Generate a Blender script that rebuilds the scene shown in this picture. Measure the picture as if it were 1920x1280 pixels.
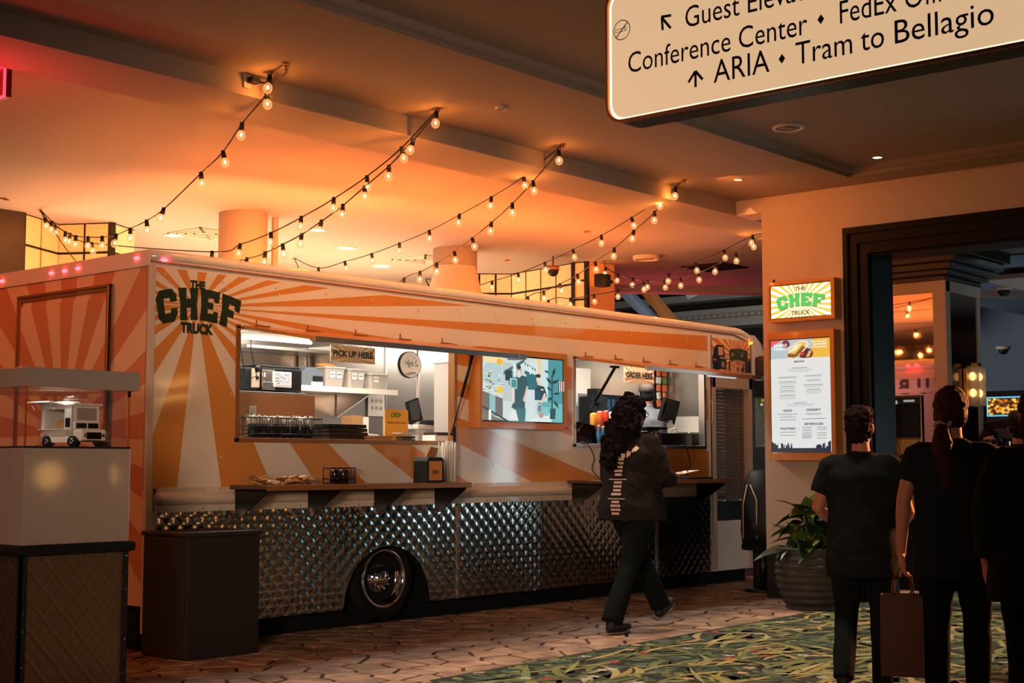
import bpy, bmesh, math, random
from mathutils import Vector, Matrix, noise
from mathutils.geometry import tessellate_polygon
random.seed(7)
D = bpy.data
SC = bpy.context.scene
COL = SC.collection
for o in list(D.objects): D.objects.remove(o, do_unlink=True)
PI = math.pi

# ------------------------------------------------------------------ camera
CAMH = 1.25
FPX = 2671.0
PITCH = math.atan(230 / 2671)
AZ = math.atan(2311 / math.hypot(2671, 230))
FW = Vector((math.cos(AZ) * math.cos(PITCH), math.sin(AZ) * math.cos(PITCH), math.sin(PITCH)))
RT = Vector((math.sin(AZ), -math.cos(AZ), 0))
UP = RT.cross(FW)
cam_d = D.cameras.new('camera'); cam = D.objects.new('camera', cam_d); COL.objects.link(cam)
cam_d.sensor_width = 36.0; cam_d.lens = FPX / 1920 * 36.0
cam_d.clip_start = 0.05; cam_d.clip_end = 200
M3 = Matrix((RT, UP, -FW)).transposed()
cam.matrix_world = Matrix.Translation((0, 0, CAMH)) @ M3.to_4x4()
SC.camera = cam
cam_d.dof.use_dof = False

# ------------------------------------------------------------------ world, lights, exposure
SC.view_settings.view_transform = 'Standard'
SC.view_settings.look = 'None'
SC.view_settings.gamma = 1
SC.view_settings.use_curve_mapping = False
SC.view_settings.exposure = 0.0
W = D.worlds.new('world'); SC.world = W; W.use_nodes = True
W.node_tree.nodes['Background'].inputs[0].default_value = (0.30, 0.62, 0.75, 1)
W.node_tree.nodes['Background'].inputs[1].default_value = 0.06


def area(name, loc, size, power, color, target=None, spread=180, shape='RECTANGLE'):
    l = D.lights.new(name, 'AREA'); l.shape = shape; l.size = size[0]; l.size_y = size[1]
    l.energy = power; l.color = color; l.spread = math.radians(spread)
    o = D.objects.new(name, l); o.location = loc; COL.objects.link(o)
    if target is not None:
        d = Vector(target) - Vector(loc)
        o.rotation_euler = d.to_track_quat('-Z', 'Y').to_euler()
    return o


def spot(name, loc, target, power, color, angle=60, blend=.5, rad=.05):
    l = D.lights.new(name, 'SPOT'); l.energy = power; l.color = color
    l.spot_size = math.radians(angle); l.spot_blend = blend; l.shadow_soft_size = rad
    o = D.objects.new(name, l); o.location = loc; COL.objects.link(o)
    o.rotation_euler = (Vector(target) - Vector(loc)).to_track_quat('-Z', 'Y').to_euler()
    return o


OR = (1.0, 0.20, 0.035)
# amber uplights lying along the truck roof
area('roof_uplight', (9.8, 9.6, 2.80), (4.6, 1.0), 125, OR, (9.8, 9.9, 5))
area('roof_uplight', (12.0, 9.8, 2.80), (2.8, 1.0), 60, (1.0, .24, .05), (12.2, 11.2, 4.0))
area('roof_uplight', (8.8, 10.0, 2.80), (2.4, .6), 110, (1.0, .30, .08), (9.1, 11.3, 3.6), spread=120)
# warm uplights of the room behind the truck
area('rear_uplight', (11.6, 13.3, 1.9), (4.4, 1.2), 350, (1.0, 0.62, 0.36), (11.6, 13.7, 5))
area('rear_uplight', (8.4, 12.9, 1.9), (2.4, 1.0), 110, (1.0, 0.52, 0.28), (8.2, 12.5, 5))
# red neon glow at the left and magenta glow at the far right of the ceiling
area('red_uplight', (4.0, 8.4, 3.0), (0.8, .8), 34, (1.0, 0.03, 0.04), (4.6, 9.2, 5))
area('magenta_uplight', (17.0, 12.0, 2.6), (2.0, 1.5), 22, (1.0, 0.12, 0.16), (17.0, 12.0, 5))
# amber fill added out of view to wash the rear of the truck
area('rear_fill', (1.5, 10.6, 3.5), (1.2, 1.2), 84, (1.0, 0.26, 0.05), (5.7, 9.0, 1.9))
# amber fills added beside the beam to warm the truck top and right wall
area('beam_fill', (9.7, 7.25, 3.74), (7.6, .12), 24, (1.0, 0.42, 0.16), (9.7, 8.2, 2.45), spread=75)
area('beam_fill', (10.9, 6.9, 3.78), (.2, .9), 8, (1.0, 0.24, 0.03), (12.1, 6.7, 3.3), spread=150)
# soft warm fill added behind the camera, aimed at the truck
area('walkway_fill', (-1.0, 1.2, 1.9), (1.2, 1.0), 34, (1.0, 0.62, 0.42), (9.2, 8.1, 1.1), spread=46)
area('floor_band_fill', (9.2, 5.0, 3.83), (8.4, 2.9), 96, (1.0, 0.70, 0.50), (9.2, 5.0, 0), spread=12)  # added area in place of ceiling downlights, shaped for the lit floor band
# fluorescent strips inside the truck
area('galley_strip', (7.6, 8.75, 2.50), (2.3, 0.35), 62, (1.0, 0.90, 0.78), (7.6, 9.0, 0))
area('galley_strip', (11.5, 8.75, 2.50), (2.2, 0.35), 55, (1.0, 0.91, 0.80), (11.5, 9.2, 0))
# teal and grey ambience of the gaming hall beyond the doorway
area('hall_ambience', (19, 5, 3.7), (5, 4), 24, (0.55, 0.75, 0.9), (19, 5, 0))
area('hall_uplight', (20, 6.5, 2.0), (4, 4), 30, (0.6, 0.75, 0.9), (20, 7, 6))
area('people_fill', (11.2, 1.9, 2.6), (.5, .5), 50, (1.0, 0.30, 0.08), (6.9, 3.0, .9), spread=40)  # added orange fill aimed at the foreground people
area('cab_fill', (15.2, 9.6, 2.6), (1.0, 1.0), 20, (1.0, 0.35, 0.36), (13.7, 9.0, 1.9))  # added pink fill for the truck front seen in the mirror
area('coffer_glow', (20.5, 12.5, 3.2), (3, 3), 190, (0.8, 0.85, 0.88), (26, 14, 4.2))


def ray(u, v): return FW * FPX + RT * (u - 960) - UP * (v - 640)
def onY(u, v, Y):
    d = ray(u, v); return Vector((0, 0, CAMH)) + d * (Y / d.y)
def onX(u, v, X):
    d = ray(u, v); return Vector((0, 0, CAMH)) + d * (X / d.x)
def onZ(u, v, Z):
    d = ray(u, v); return Vector((0, 0, CAMH)) + d * ((Z - CAMH) / d.z)
def atW(u, v, w):
    d = ray(u, v); return Vector((0, 0, CAMH)) + d * (w / FPX)


# ------------------------------------------------------------------ materials
def lin(c):
    return tuple(((x / 255) / 12.92 if x / 255 <= .04045 else ((x / 255 + .055) / 1.055) ** 2.4) for x in c)


def mat(name, rgb, rough=.5, metal=0, emit=None, es=0, coat=0, bump=0, bscale=60, var=0, vscale=8, alpha=1, trans=0, spec=.5, ior=1.45):
    m = D.materials.new(name); m.use_nodes = True; nt = m.node_tree; b = nt.nodes['Principled BSDF']
    c = (*lin(rgb), 1)
    b.inputs['Base Color'].default_value = c
    b.inputs['Roughness'].default_value = rough; b.inputs['Metallic'].default_value = metal
    b.inputs['Coat Weight'].default_value = coat; b.inputs['Coat Roughness'].default_value = .06
    b.inputs['Specular IOR Level'].default_value = spec
    b.inputs['IOR'].default_value = ior
    b.inputs['Transmission Weight'].default_value = trans
    b.inputs['Alpha'].default_value = alpha
    if emit is not None:
        b.inputs['Emission Color'].default_value = (*lin(emit), 1); b.inputs['Emission Strength'].default_value = es
    if var or bump:
        tc = nt.nodes.new('ShaderNodeTexCoord')
    if var:
        n = nt.nodes.new('ShaderNodeTexNoise'); n.inputs['Scale'].default_value = vscale; n.inputs['Detail'].default_value = 5
        r = nt.nodes.new('ShaderNodeMapRange'); r.inputs[1].default_value = .3; r.inputs[2].default_value = .7
        r.inputs[3].default_value = 1 - var; r.inputs[4].default_value = 1 + var
        mx = nt.nodes.new('ShaderNodeVectorMath'); mx.operation = 'SCALE'; mx.inputs[0].default_value = c[:3]
        nt.links.new(tc.outputs['Object'], n.inputs['Vector']); nt.links.new(n.outputs['Fac'], r.inputs[0])
        nt.links.new(r.outputs[0], mx.inputs['Scale']); nt.links.new(mx.outputs[0], b.inputs['Base Color'])
    if bump:
        n2 = nt.nodes.new('ShaderNodeTexNoise'); n2.inputs['Scale'].default_value = bscale; n2.inputs['Detail'].default_value = 4
        bp = nt.nodes.new('ShaderNodeBump'); bp.inputs['Strength'].default_value = bump; bp.inputs['Distance'].default_value = .01
        nt.links.new(tc.outputs['Object'], n2.inputs['Vector']); nt.links.new(n2.outputs['Fac'], bp.inputs['Height'])
        nt.links.new(bp.outputs[0], b.inputs['Normal'])
    return m


def vmat(name, emis=0, rough=.5, coat=0, metal=0):
    """colour comes from the mesh's own flat print (attribute Col); emis > 0 for backlit screens"""
    m = D.materials.new(name); m.use_nodes = True; nt = m.node_tree; b = nt.nodes['Principled BSDF']
    a = nt.nodes.new('ShaderNodeAttribute'); a.attribute_name = 'Col'
    b.inputs['Roughness'].default_value = rough; b.inputs['Coat Weight'].default_value = coat; b.inputs['Metallic'].default_value = metal
    if emis:
        b.inputs['Base Color'].default_value = (.02, .02, .02, 1)
        nt.links.new(a.outputs['Color'], b.inputs['Emission Color']); b.inputs['Emission Strength'].default_value = emis
    else:
        nt.links.new(a.outputs['Color'], b.inputs['Base Color'])
    return m


WHITE = (226, 220, 208); OCHRE = (212, 142, 62)


def ray_ramp_mat():
    """glossy truck side: a sunburst of ochre rays on white around the lettering"""
    m = D.materials.new('truck_side_paint'); m.use_nodes = True; nt = m.node_tree; b = nt.nodes['Principled BSDF']
    L = nt.links.new; N = nt.nodes.new
    g = N('ShaderNodeNewGeometry'); s = N('ShaderNodeSeparateXYZ'); L(g.outputs['Position'], s.inputs[0])
    def mth(op, a, c=None, d=None):
        n = N('ShaderNodeMath'); n.operation = op
        for i, x in enumerate((a, c, d)):
            if x is None: continue
            if isinstance(x, (int, float)): n.inputs[i].default_value = x
            else: L(x, n.inputs[i])
        return n.outputs[0]
    dx = mth('SUBTRACT', s.outputs[0], 6.073); dz = mth('SUBTRACT', s.outputs[2], 2.348)
    an = mth('MULTIPLY', mth('ARCTAN2', dz, dx), 180 / PI)
    neg = [(-178, -170), (-166, -161), (-156, -148), (-138.5, -125.8), (-111.5, -96.5), (-79.5, -61.6), (-48, -37.9), (-30.1, -24), (-19.2, -15.4), (-11.9, -8.8), (-6.05, -3.1), (-.5, 0)]
    pos = [(0, 2.0), (4.8, 7.5), (10.6, 13.5), (17.6, 21.7), (27.7, 34.1), (43.8, 54.7), (72.3, 90.2), (109.8, 125.5), (139.7, 147), (156, 161.5), (166, 170.5), (175, 179.9)]
    def ramp(val, lst, lo):
        r = N('ShaderNodeValToRGB'); cr = r.color_ramp; cr.interpolation = 'CONSTANT'
        cr.elements[0].position = 0; cr.elements[0].color = (0, 0, 0, 1)
        cr.elements[1].position = 1; cr.elements[1].color = (0, 0, 0, 1)
        for a, c in lst:
            e = cr.elements.new(max((a - lo) / 180, 0.0001)); e.color = (1, 1, 1, 1)
            e = cr.elements.new(min((c - lo) / 180, .9999)); e.color = (0, 0, 0, 1)
        L(mth('DIVIDE', mth('SUBTRACT', val, lo), 180), r.inputs[0]); return r.outputs[0]
    f1 = mth('MULTIPLY', ramp(an, neg, -180), mth('LESS_THAN', an, 0)); f2 = mth('MULTIPLY', ramp(an, pos, 0), mth('GREATER_THAN', an, 0))
    f = mth('MAXIMUM', f1, f2)
    f = mth('MULTIPLY', f, mth('LESS_THAN', s.outputs[2], 2.595))
    f = mth('MULTIPLY', f, mth('LESS_THAN', s.outputs[0], 12.58))
    mx = N('ShaderNodeMix'); mx.data_type = 'RGBA'; L(f, mx.inputs['Factor'])
    mx.inputs['A'].default_value = (*lin(WHITE), 1); mx.inputs['B'].default_value = (*lin(OCHRE), 1)
    L(mx.outputs['Result'], b.inputs['Base Color'])
    b.inputs['Roughness'].default_value = .38; b.inputs['Coat Weight'].default_value = .9; b.inputs['Coat Roughness'].default_value = .07
    # slightly wavy sheet metal
    n = N('ShaderNodeTexNoise'); n.inputs['Scale'].default_value = 1.6; n.inputs['Detail'].default_value = 1
    bp = N('ShaderNodeBump'); bp.inputs['Strength'].default_value = .12; bp.inputs['Distance'].default_value = .03
    L(g.outputs['Position'], n.inputs['Vector']); L(n.outputs['Fac'], bp.inputs['Height'])
    L(bp.outputs[0], b.inputs['Coat Normal'])
    return m


def rear_mat():
    m = D.materials.new('truck_rear_lit_paint'); m.use_nodes = True; nt = m.node_tree; b = nt.nodes['Principled BSDF']
    L = nt.links.new; N = nt.nodes.new
    g = N('ShaderNodeNewGeometry'); s = N('ShaderNodeSeparateXYZ'); L(g.outputs['Position'], s.inputs[0])
    def mth(op, a, c=None):
        n = N('ShaderNodeMath'); n.operation = op
        for i, x in enumerate((a, c)):
            if x is None: continue
            if isinstance(x, (int, float)): n.inputs[i].default_value = x
            else: L(x, n.inputs[i])
        return n.outputs[0]
    dy = mth('SUBTRACT', s.outputs[1], 9.18); dz = mth('SUBTRACT', s.outputs[2], 1.46)
    an = mth('MULTIPLY', mth('ARCTAN2', dy, dz), 180 / PI)
    f = mth('GREATER_THAN', mth('SINE', mth('MULTIPLY', mth('ADD', an, 6.4), PI / 10.78)), 0)
    mx = N('ShaderNodeMix'); mx.data_type = 'RGBA'; L(f, mx.inputs['Factor'])
    mx.inputs['A'].default_value = (*lin((228, 196, 160)), 1); mx.inputs['B'].default_value = (*lin((206, 138, 100)), 1)  # orange light is mixed into the white and ochre stripes
    L(mx.outputs['Result'], b.inputs['Base Color'])
    b.inputs['Roughness'].default_value = .4; b.inputs['Coat Weight'].default_value = .5; b.inputs['Coat Roughness'].default_value = .15
    return m


MT = {}
def M(k): return MT[k]
MT['side'] = ray_ramp_mat(); MT['rear'] = rear_mat()
MT['white'] = mat('white_gloss_paint', WHITE, .35, coat=.6)
MT['cream'] = mat('cream_moulding', (205, 196, 182), .35, coat=.3)
MT['ochre'] = mat('ochre_gloss_paint', (204, 134, 56), .4, coat=.3)
MT['black'] = mat('black_paint', (22, 26, 28), .5, spec=.3)
MT['blackm'] = mat('black_metal', (18, 18, 20), .35, metal=.3)
MT['rubber'] = mat('black_rubber', (16, 21, 23), .8, spec=.2)
MT['chrome'] = mat('chrome', (225, 222, 218), .08, metal=1)
MT['steel'] = mat('stainless_steel', (200, 198, 194), .28, metal=1)
MT['steelw'] = mat('stainless_wall', (176, 170, 162), .26, metal=.85, bump=.25, bscale=2.2)
MT['quilt'] = mat('quilted_stainless', (166, 164, 160), .15, metal=1)
MT['bronze'] = mat('bronze_trim', (170, 116, 70), .35, metal=.55)
MT['wood'] = mat('brown_laminate', (74, 50, 36), .4, var=.2, vscale=5)
MT['darkwood'] = mat('dark_brown_panel', (52, 40, 32), .45)
MT['ceil'] = mat('ceiling_plaster', (148, 134, 122), .85, bump=.05, bscale=200)
MT['wall'] = mat('wall_plaster', (190, 172, 154), .8, bump=.05, bscale=150)
MT['pedestal'] = mat('grey_gloss_laminate', (150, 138, 128), .22, coat=.6)
MT['pquilt'] = mat('brushed_quilt', (118, 98, 76), .34, metal=.8)
MT['casing'] = mat('dark_door_casing', (15, 17, 16), .5, spec=.15)
MT['led'] = mat('lamp_diffuser', (255, 240, 220), .5, emit=(255, 232, 205), es=9)
MT['ledwarm'] = mat('warm_lamp_diffuser', (255, 230, 190), .5, emit=(255, 214, 160), es=4)
MT['tube'] = mat('fluorescent_tube', (255, 255, 255), .5, emit=(255, 250, 240), es=5)
MT['bulb'] = mat('bulb_filament', (255, 200, 120), .5, emit=(255, 146, 60), es=950)
MT['redled'] = mat('red_marker_lens', (255, 40, 50), .3, emit=(255, 50, 60), es=14)
MT['amberled'] = mat('amber_marker_lens', (255, 140, 20), .3, emit=(255, 140, 30), es=10)
MT['neon'] = mat('red_neon', (255, 40, 60), .3, emit=(255, 40, 60), es=5)
MT['skin'] = mat('skin', (176, 116, 88), .55)
MT['skin_dark'] = mat('brown_skin', (120, 74, 52), .5)
MT['hair_black'] = mat('black_hair', (12, 11, 11), .75, spec=.2, bump=.6, bscale=90)
MT['hair_red'] = mat('auburn_hair', (48, 21, 14), .7, spec=.2, bump=.5, bscale=120)
MT['hair_plum'] = mat('plum_dark_hair', (30, 14, 17), .8, spec=.15, bump=.5, bscale=120)
MT['tee'] = mat('black_cotton', (26, 32, 34), .95, bump=.3, bscale=30, spec=.08)
MT['jacket'] = mat('black_jacket_fabric', (34, 30, 29), .85, bump=.4, bscale=14, spec=.15)
MT['denim'] = mat('dark_denim', (20, 26, 29), .9, bump=.2, bscale=60, spec=.08)
MT['beige'] = mat('beige_trousers', (150, 120, 84), .8)
MT['greyshirt'] = mat('grey_blue_work_shirt', (120, 124, 134), .8, bump=.3, bscale=16)
MT['shoe'] = mat('dark_shoe', (22, 22, 24), .6)
MT['sole'] = mat('pale_sole', (120, 118, 112), .6)
MT['leaf'] = mat('green_leaf', (30, 56, 28), .35, var=.5, vscale=14, coat=.3)
MT['leaf2'] = mat('yellow_green_leaf', (96, 104, 40), .4, var=.5, vscale=20)
MT['pot'] = mat('charcoal_ribbed_pot', (62, 60, 58), .6, var=.35, vscale=10, bump=.4, bscale=14)
MT['soil'] = mat('soil', (24, 18, 14), .9)
MT['paper'] = mat('white_paper', (226, 220, 210), .7)
MT['kraft'] = mat('kraft_paper', (170, 122, 76), .75)
MT['bag'] = mat('brown_paper_bag', (84, 54, 36), .75, bump=.3, bscale=8)
MT['tanboard'] = mat('tan_splash_board', (168, 112, 66), .45)
MT['darkkraft'] = mat('dark_folded_cardboard', (44, 28, 20), .75)
MT['plastic'] = mat('clear_frosted_plastic', (214, 206, 196), .25, trans=.35, alpha=.85)
MT['gplastic'] = mat('grey_blue_plastic', (96, 108, 116), .35, coat=.3)
MT['pplastic'] = mat('pale_plastic', (206, 200, 190), .35)
MT['bluebot'] = mat('blue_bottle_plastic', (60, 118, 160), .2, coat=.4)
MT['screenoff'] = mat('dark_screen', (8, 12, 20), .08, coat=.5)
MT['orangecan'] = mat('orange_carton', (214, 92, 40), .5)
MT['redcan'] = mat('red_carton', (190, 50, 34), .5)
MT['ycan'] = mat('yellow_carton', (222, 150, 50), .5)
MT['cable'] = mat('black_cable', (8, 8, 8), .5)
MT['mirror'] = mat('bronze_mirror', (212, 186, 170), .03, metal=1)
MT['trimw'] = mat('pale_trim', (188, 168, 148), .5)
MT['brass'] = mat('brass', (190, 140, 70), .25, metal=1)
MT['globe'] = mat('added_lamp_glow', (255, 215, 160), .5, emit=(255, 186, 104), es=12)  # glow of the lamps added out of view for reflections
MT['sconce'] = mat('sconce_glass', (255, 220, 150), .4, emit=(255, 205, 130), es=5)
MT['hallceil'] = mat('grey_blue_ceiling', (120, 132, 146), .8)
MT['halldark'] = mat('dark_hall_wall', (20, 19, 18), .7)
MT['halltan'] = mat('tan_soffit', (170, 110, 60), .7)
MT['maroon'] = mat('maroon_band', (90, 30, 34), .6)
MT['base'] = mat('dark_subfloor', (26, 22, 20), .8)
MT['grout'] = mat('dark_grout', (30, 24, 20), .9)
MT['print'] = vmat('flat_print', 0, .45)
MT['pglow'] = vmat('backlit_print', 1.0, .3)
MT['pglow2'] = vmat('bright_backlit_print', 1.35, .3)
MT['pglow3'] = vmat('added_cool_glow', 9.0, .3)  # glow of the added screen out of view
MT['pdim'] = vmat('dim_backlit_print', .45, .3)
MT['carpetp'] = vmat('carpet_yarn_print', 0, .95)
MT['green'] = mat('dark_green_lettering', (14, 40, 24), .5)
MT['lettering'] = mat('black_lettering', (16, 14, 12), .6)
MT['signface'] = mat('backlit_cream_acrylic', (120, 104, 84), .6, emit=(250, 206, 158), es=.70)
MT['signedge'] = mat('sign_edge_led', (255, 240, 210), .5, emit=(255, 232, 196), es=1.5)
MT['copper'] = mat('copper_sign_edge', (190, 110, 60), .35, metal=.7)


def glass_mat():
    m = D.materials.new('clear_glass'); m.use_nodes = True; nt = m.node_tree
    nt.nodes.remove(nt.nodes['Principled BSDF'])
    out = nt.nodes['Material Output']; t = nt.nodes.new('ShaderNodeBsdfTransparent'); g = nt.nodes.new('ShaderNodeBsdfGlossy')
    g.inputs['Roughness'].default_value = .01
    lw = nt.nodes.new('ShaderNodeLayerWeight'); lw.inputs[0].default_value = .5
    pw = nt.nodes.new('ShaderNodeMath'); pw.operation = 'POWER'; pw.inputs[1].default_value = 4; nt.links.new(lw.outputs['Facing'], pw.inputs[0])
    f = nt.nodes.new('ShaderNodeMath'); f.operation = 'MULTIPLY_ADD'; f.inputs[1].default_value = .8; f.inputs[2].default_value = .05; nt.links.new(pw.outputs[0], f.inputs[0])
    mx = nt.nodes.new('ShaderNodeMixShader')
    nt.links.new(f.outputs[0], mx.inputs[0]); nt.links.new(t.outputs[0], mx.inputs[1]); nt.links.new(g.outputs[0], mx.inputs[2])
    nt.links.new(mx.outputs[0], out.inputs[0]); return m
MT['glass'] = glass_mat()


def bulb_glass():
    m = D.materials.new('lit_bulb_glass'); m.use_nodes = True; nt = m.node_tree; nt.nodes.remove(nt.nodes['Principled BSDF'])
    t = nt.nodes.new('ShaderNodeBsdfTransparent'); e = nt.nodes.new('ShaderNodeEmission'); e.inputs[0].default_value = (1, .42, .12, 1); e.inputs[1].default_value = 1.5
    lw = nt.nodes.new('ShaderNodeLayerWeight'); lw.inputs[0].default_value = .35; mr = nt.nodes.new('ShaderNodeMapRange'); mr.inputs[3].default_value = .22; mr.inputs[4].default_value = .6
    mx = nt.nodes.new('ShaderNodeMixShader'); nt.links.new(lw.outputs['Facing'], mr.inputs[0]); nt.links.new(mr.outputs[0], mx.inputs[0]); nt.links.new(t.outputs[0], mx.inputs[1]); nt.links.new(e.outputs[0], mx.inputs[2])
    nt.links.new(mx.outputs[0], nt.nodes['Material Output'].inputs[0]); return m
MT['bulbglass'] = bulb_glass()


def stone_mat():
    m = mat('flagstone', (168, 140, 116), .62, bump=.35, bscale=18)
    nt = m.node_tree; b = nt.nodes['Principled BSDF']
    tc = nt.nodes.new('ShaderNodeNewGeometry'); oi = nt.nodes.new('ShaderNodeObjectInfo')
    n = nt.nodes.new('ShaderNodeTexNoise'); n.inputs['Scale'].default_value = 5; n.inputs['Detail'].default_value = 6
    r = nt.nodes.new('ShaderNodeValToRGB'); r.color_ramp.elements[0].position = .32; r.color_ramp.elements[1].position = .7
    r.color_ramp.elements[0].color = (*lin((98, 74, 58)), 1); r.color_ramp.elements[1].color = (*lin((166, 140, 116)), 1)
    mr = nt.nodes.new('ShaderNodeMapRange'); mr.inputs[3].default_value = .7; mr.inputs[4].default_value = 1.15
    v = nt.nodes.new('ShaderNodeVectorMath'); v.operation = 'SCALE'
    nt.links.new(tc.outputs['Position'], n.inputs['Vector']); nt.links.new(n.outputs['Fac'], r.inputs[0])
    nt.links.new(oi.outputs['Random'], mr.inputs[0]); nt.links.new(mr.outputs[0], v.inputs['Scale'])
    nt.links.new(r.outputs[0], v.inputs[0]); nt.links.new(v.outputs[0], b.inputs['Base Color'])
    return m
MT['stone'] = stone_mat()


# ------------------------------------------------------------------ mesh helpers
class MB:
    def __init__(s): s.v = []; s.f = []; s.mi = []; s.sm = []; s.cur = 0; s.smooth = False
    def add(s, vs, fs, smooth=None, mi=None):
        b = len(s.v); s.v += [tuple(v) for v in vs]
        for f in fs:
            s.f.append(tuple(b + i for i in f)); s.mi.append(s.cur if mi is None else mi); s.sm.append(s.smooth if smooth is None else smooth)
        return s
    def box(s, x0, x1, y0, y1, z0, z1, bev=0, mi=None):
        if x0 > x1: x0, x1 = x1, x0
        if y0 > y1: y0, y1 = y1, y0
        if z0 > z1: z0, z1 = z1, z0
        if bev <= 0:
            return s.add([(x0, y0, z0), (x1, y0, z0), (x1, y1, z0), (x0, y1, z0), (x0, y0, z1), (x1, y0, z1), (x1, y1, z1), (x0, y1, z1)],
                         [(0, 3, 2, 1), (4, 5, 6, 7), (0, 1, 5, 4), (1, 2, 6, 5), (2, 3, 7, 6), (3, 0, 4, 7)], False, mi)
        bm = bmesh.new(); bmesh.ops.create_cube(bm, size=1)
        for v in bm.verts: v.co = Vector(((x0 + x1) / 2 + v.co.x * (x1 - x0), (y0 + y1) / 2 + v.co.y * (y1 - y0), (z0 + z1) / 2 + v.co.z * (z1 - z0)))
        bmesh.ops.bevel(bm, geom=bm.edges[:], offset=min(bev, .49 * min(x1 - x0, y1 - y0, z1 - z0)), segments=2, affect='EDGES', profile=.6)
        vs = [v.co[:] for v in bm.verts]; fs = [tuple(v.index for v in f.verts) for f in bm.faces]; bm.free()
        return s.add(vs, fs, False, mi)
    def tube(s, pts, r, n=8, cap=True, smooth=True, mi=None):
        pts = [Vector(p) for p in pts]; rs = r if isinstance(r, (list, tuple)) else [r] * len(pts)
        vs = []; fs = []; a = None
        for i, p in enumerate(pts):
            t = (pts[min(i + 1, len(pts) - 1)] - pts[max(i - 1, 0)]).normalized()
            if a is None:
                a = t.orthogonal().normalized()
            else:
                a = (a - t * a.dot(t)); a = a.normalized() if a.length > 1e-6 else t.orthogonal().normalized()
            b = t.cross(a)
            rr = rs[i]; ra, rb = rr if isinstance(rr, (tuple, list)) else (rr, rr)
            for k in range(n):
                th = 2 * PI * k / n; vs.append(p + a * (math.cos(th) * ra) + b * (math.sin(th) * rb))
        for i in range(len(pts) - 1):
            for k in range(n):
                k2 = (k + 1) % n; fs.append((i * n + k, i * n + k2, (i + 1) * n + k2, (i + 1) * n + k))
        if cap: fs.append(tuple(range(n - 1, -1, -1))); fs.append(tuple((len(pts) - 1) * n + k for k in range(n)))
        return s.add(vs, fs, smooth, mi)
    def loft(s, rings, n=20, mi=None, smooth=True, cap=True):
        """rings: (x, y, z, rx, ry) horizontal ellipses"""
        vs = []; fs = []
        for (x, y, z, rx, ry) in rings:
            for k in range(n):
                th = 2 * PI * k / n; vs.append((x + rx * math.cos(th), y + ry * math.sin(th), z))
        for i in range(len(rings) - 1):
            for k in range(n):
                k2 = (k + 1) % n; fs.append((i * n + k, i * n + k2, (i + 1) * n + k2, (i + 1) * n + k))
        if cap: fs.append(tuple(range(n - 1, -1, -1))); fs.append(tuple((len(rings) - 1) * n + k for k in range(n)))
        return s.add(vs, fs, smooth, mi)
    def ell(s, c, r, nu=14, nv=9, rot=None, mi=None):
        vs = []; fs = []; c = Vector(c); R = rot or Matrix.Identity(3)
        for i in range(1, nv):
            ph = PI * i / nv
            for k in range(nu):
                th = 2 * PI * k / nu
                vs.append(c + R @ Vector((r[0] * math.sin(ph) * math.cos(th), r[1] * math.sin(ph) * math.sin(th), r[2] * math.cos(ph))))
        vs.append(c + R @ Vector((0, 0, r[2]))); vs.append(c + R @ Vector((0, 0, -r[2]))); t = len(vs) - 2; bt = t + 1
        for i in range(nv - 2):
            for k in range(nu):
                k2 = (k + 1) % nu; fs.append((i * nu + k, (i + 1) * nu + k, (i + 1) * nu + k2, i * nu + k2))
        for k in range(nu):
            k2 = (k + 1) % nu; fs.append((t, k, k2)); fs.append((bt, (nv - 2) * nu + k2, (nv - 2) * nu + k))
        return s.add(vs, fs, True, mi)
    def cyl(s, p0, p1, r, n=20, r2=None, mi=None, smooth=True): return s.tube([p0, p1], [r, r if r2 is None else r2], n, True, smooth, mi)
    def prism(s, poly, axis, d0, d1, mi=None):
        """poly of 2D points in the plane normal to axis ('x': (y,z), 'y': (x,z), 'z': (x,y)), extruded d0..d1"""
        def P(a, b, d): return {'x': (d, a, b), 'y': (a, d, b), 'z': (a, b, d)}[axis]
        n = len(poly); vs = [P(a, b, d0) for a, b in poly] + [P(a, b, d1) for a, b in poly]
        fs = [(i, (i + 1) % n, n + (i + 1) % n, n + i) for i in range(n)]
        tri = tessellate_polygon([[Vector((a, b, 0)) for a, b in poly]])
        fs += [tuple(t) for t in tri] + [tuple(n + i for i in reversed(t)) for t in tri]
        return s.add(vs, fs, False, mi)
    def mesh(s, name, mats):
        me = D.meshes.new(name); me.from_pydata(s.v, [], s.f); me.validate(verbose=False)
        for m in (mats if isinstance(mats, (list, tuple)) else [mats]): me.materials.append(M(m) if isinstance(m, str) else m)
        if len(me.polygons) == len(s.f):
            me.polygons.foreach_set('material_index', s.mi); me.polygons.foreach_set('use_smooth', s.sm)
        bm = bmesh.new(); bm.from_mesh(me); bmesh.ops.recalc_face_normals(bm, faces=bm.faces); bm.to_mesh(me); bm.free()
        return me
    def obj(s, name, mats, parent=None, **kw):
        return link(s.mesh(name, mats), name, parent, **kw)


def link(me, name, parent=None, label=None, cat=None, group=None, kind=None):
    o = D.objects.new(name, me); COL.objects.link(o)
    if parent is not None:
        o.parent = parent; o.matrix_parent_inverse = PINV[parent.name] if parent.name in PINV else Matrix.Identity(4)
    if label: o['label'] = label
    if cat: o['category'] = cat
    if group: o['group'] = group
    if kind: o['kind'] = kind
    return o
PINV = {}


def thing(name, label, cat, loc=(0, 0, 0), group=None, rot=0):
    """an Empty at the thing's base; children are given in world coordinates"""
    e = D.objects.new(name, None); COL.objects.link(e); e.empty_display_size = .1
    e.location = loc; e.rotation_euler = (0, 0, rot); e['label'] = label; e['category'] = cat
    if group: e['group'] = group
    mw = Matrix.Translation(Vector(loc)) @ Matrix.Rotation(rot, 4, 'Z')
    PINV[e.name] = mw.inverted()
    return e


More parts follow.
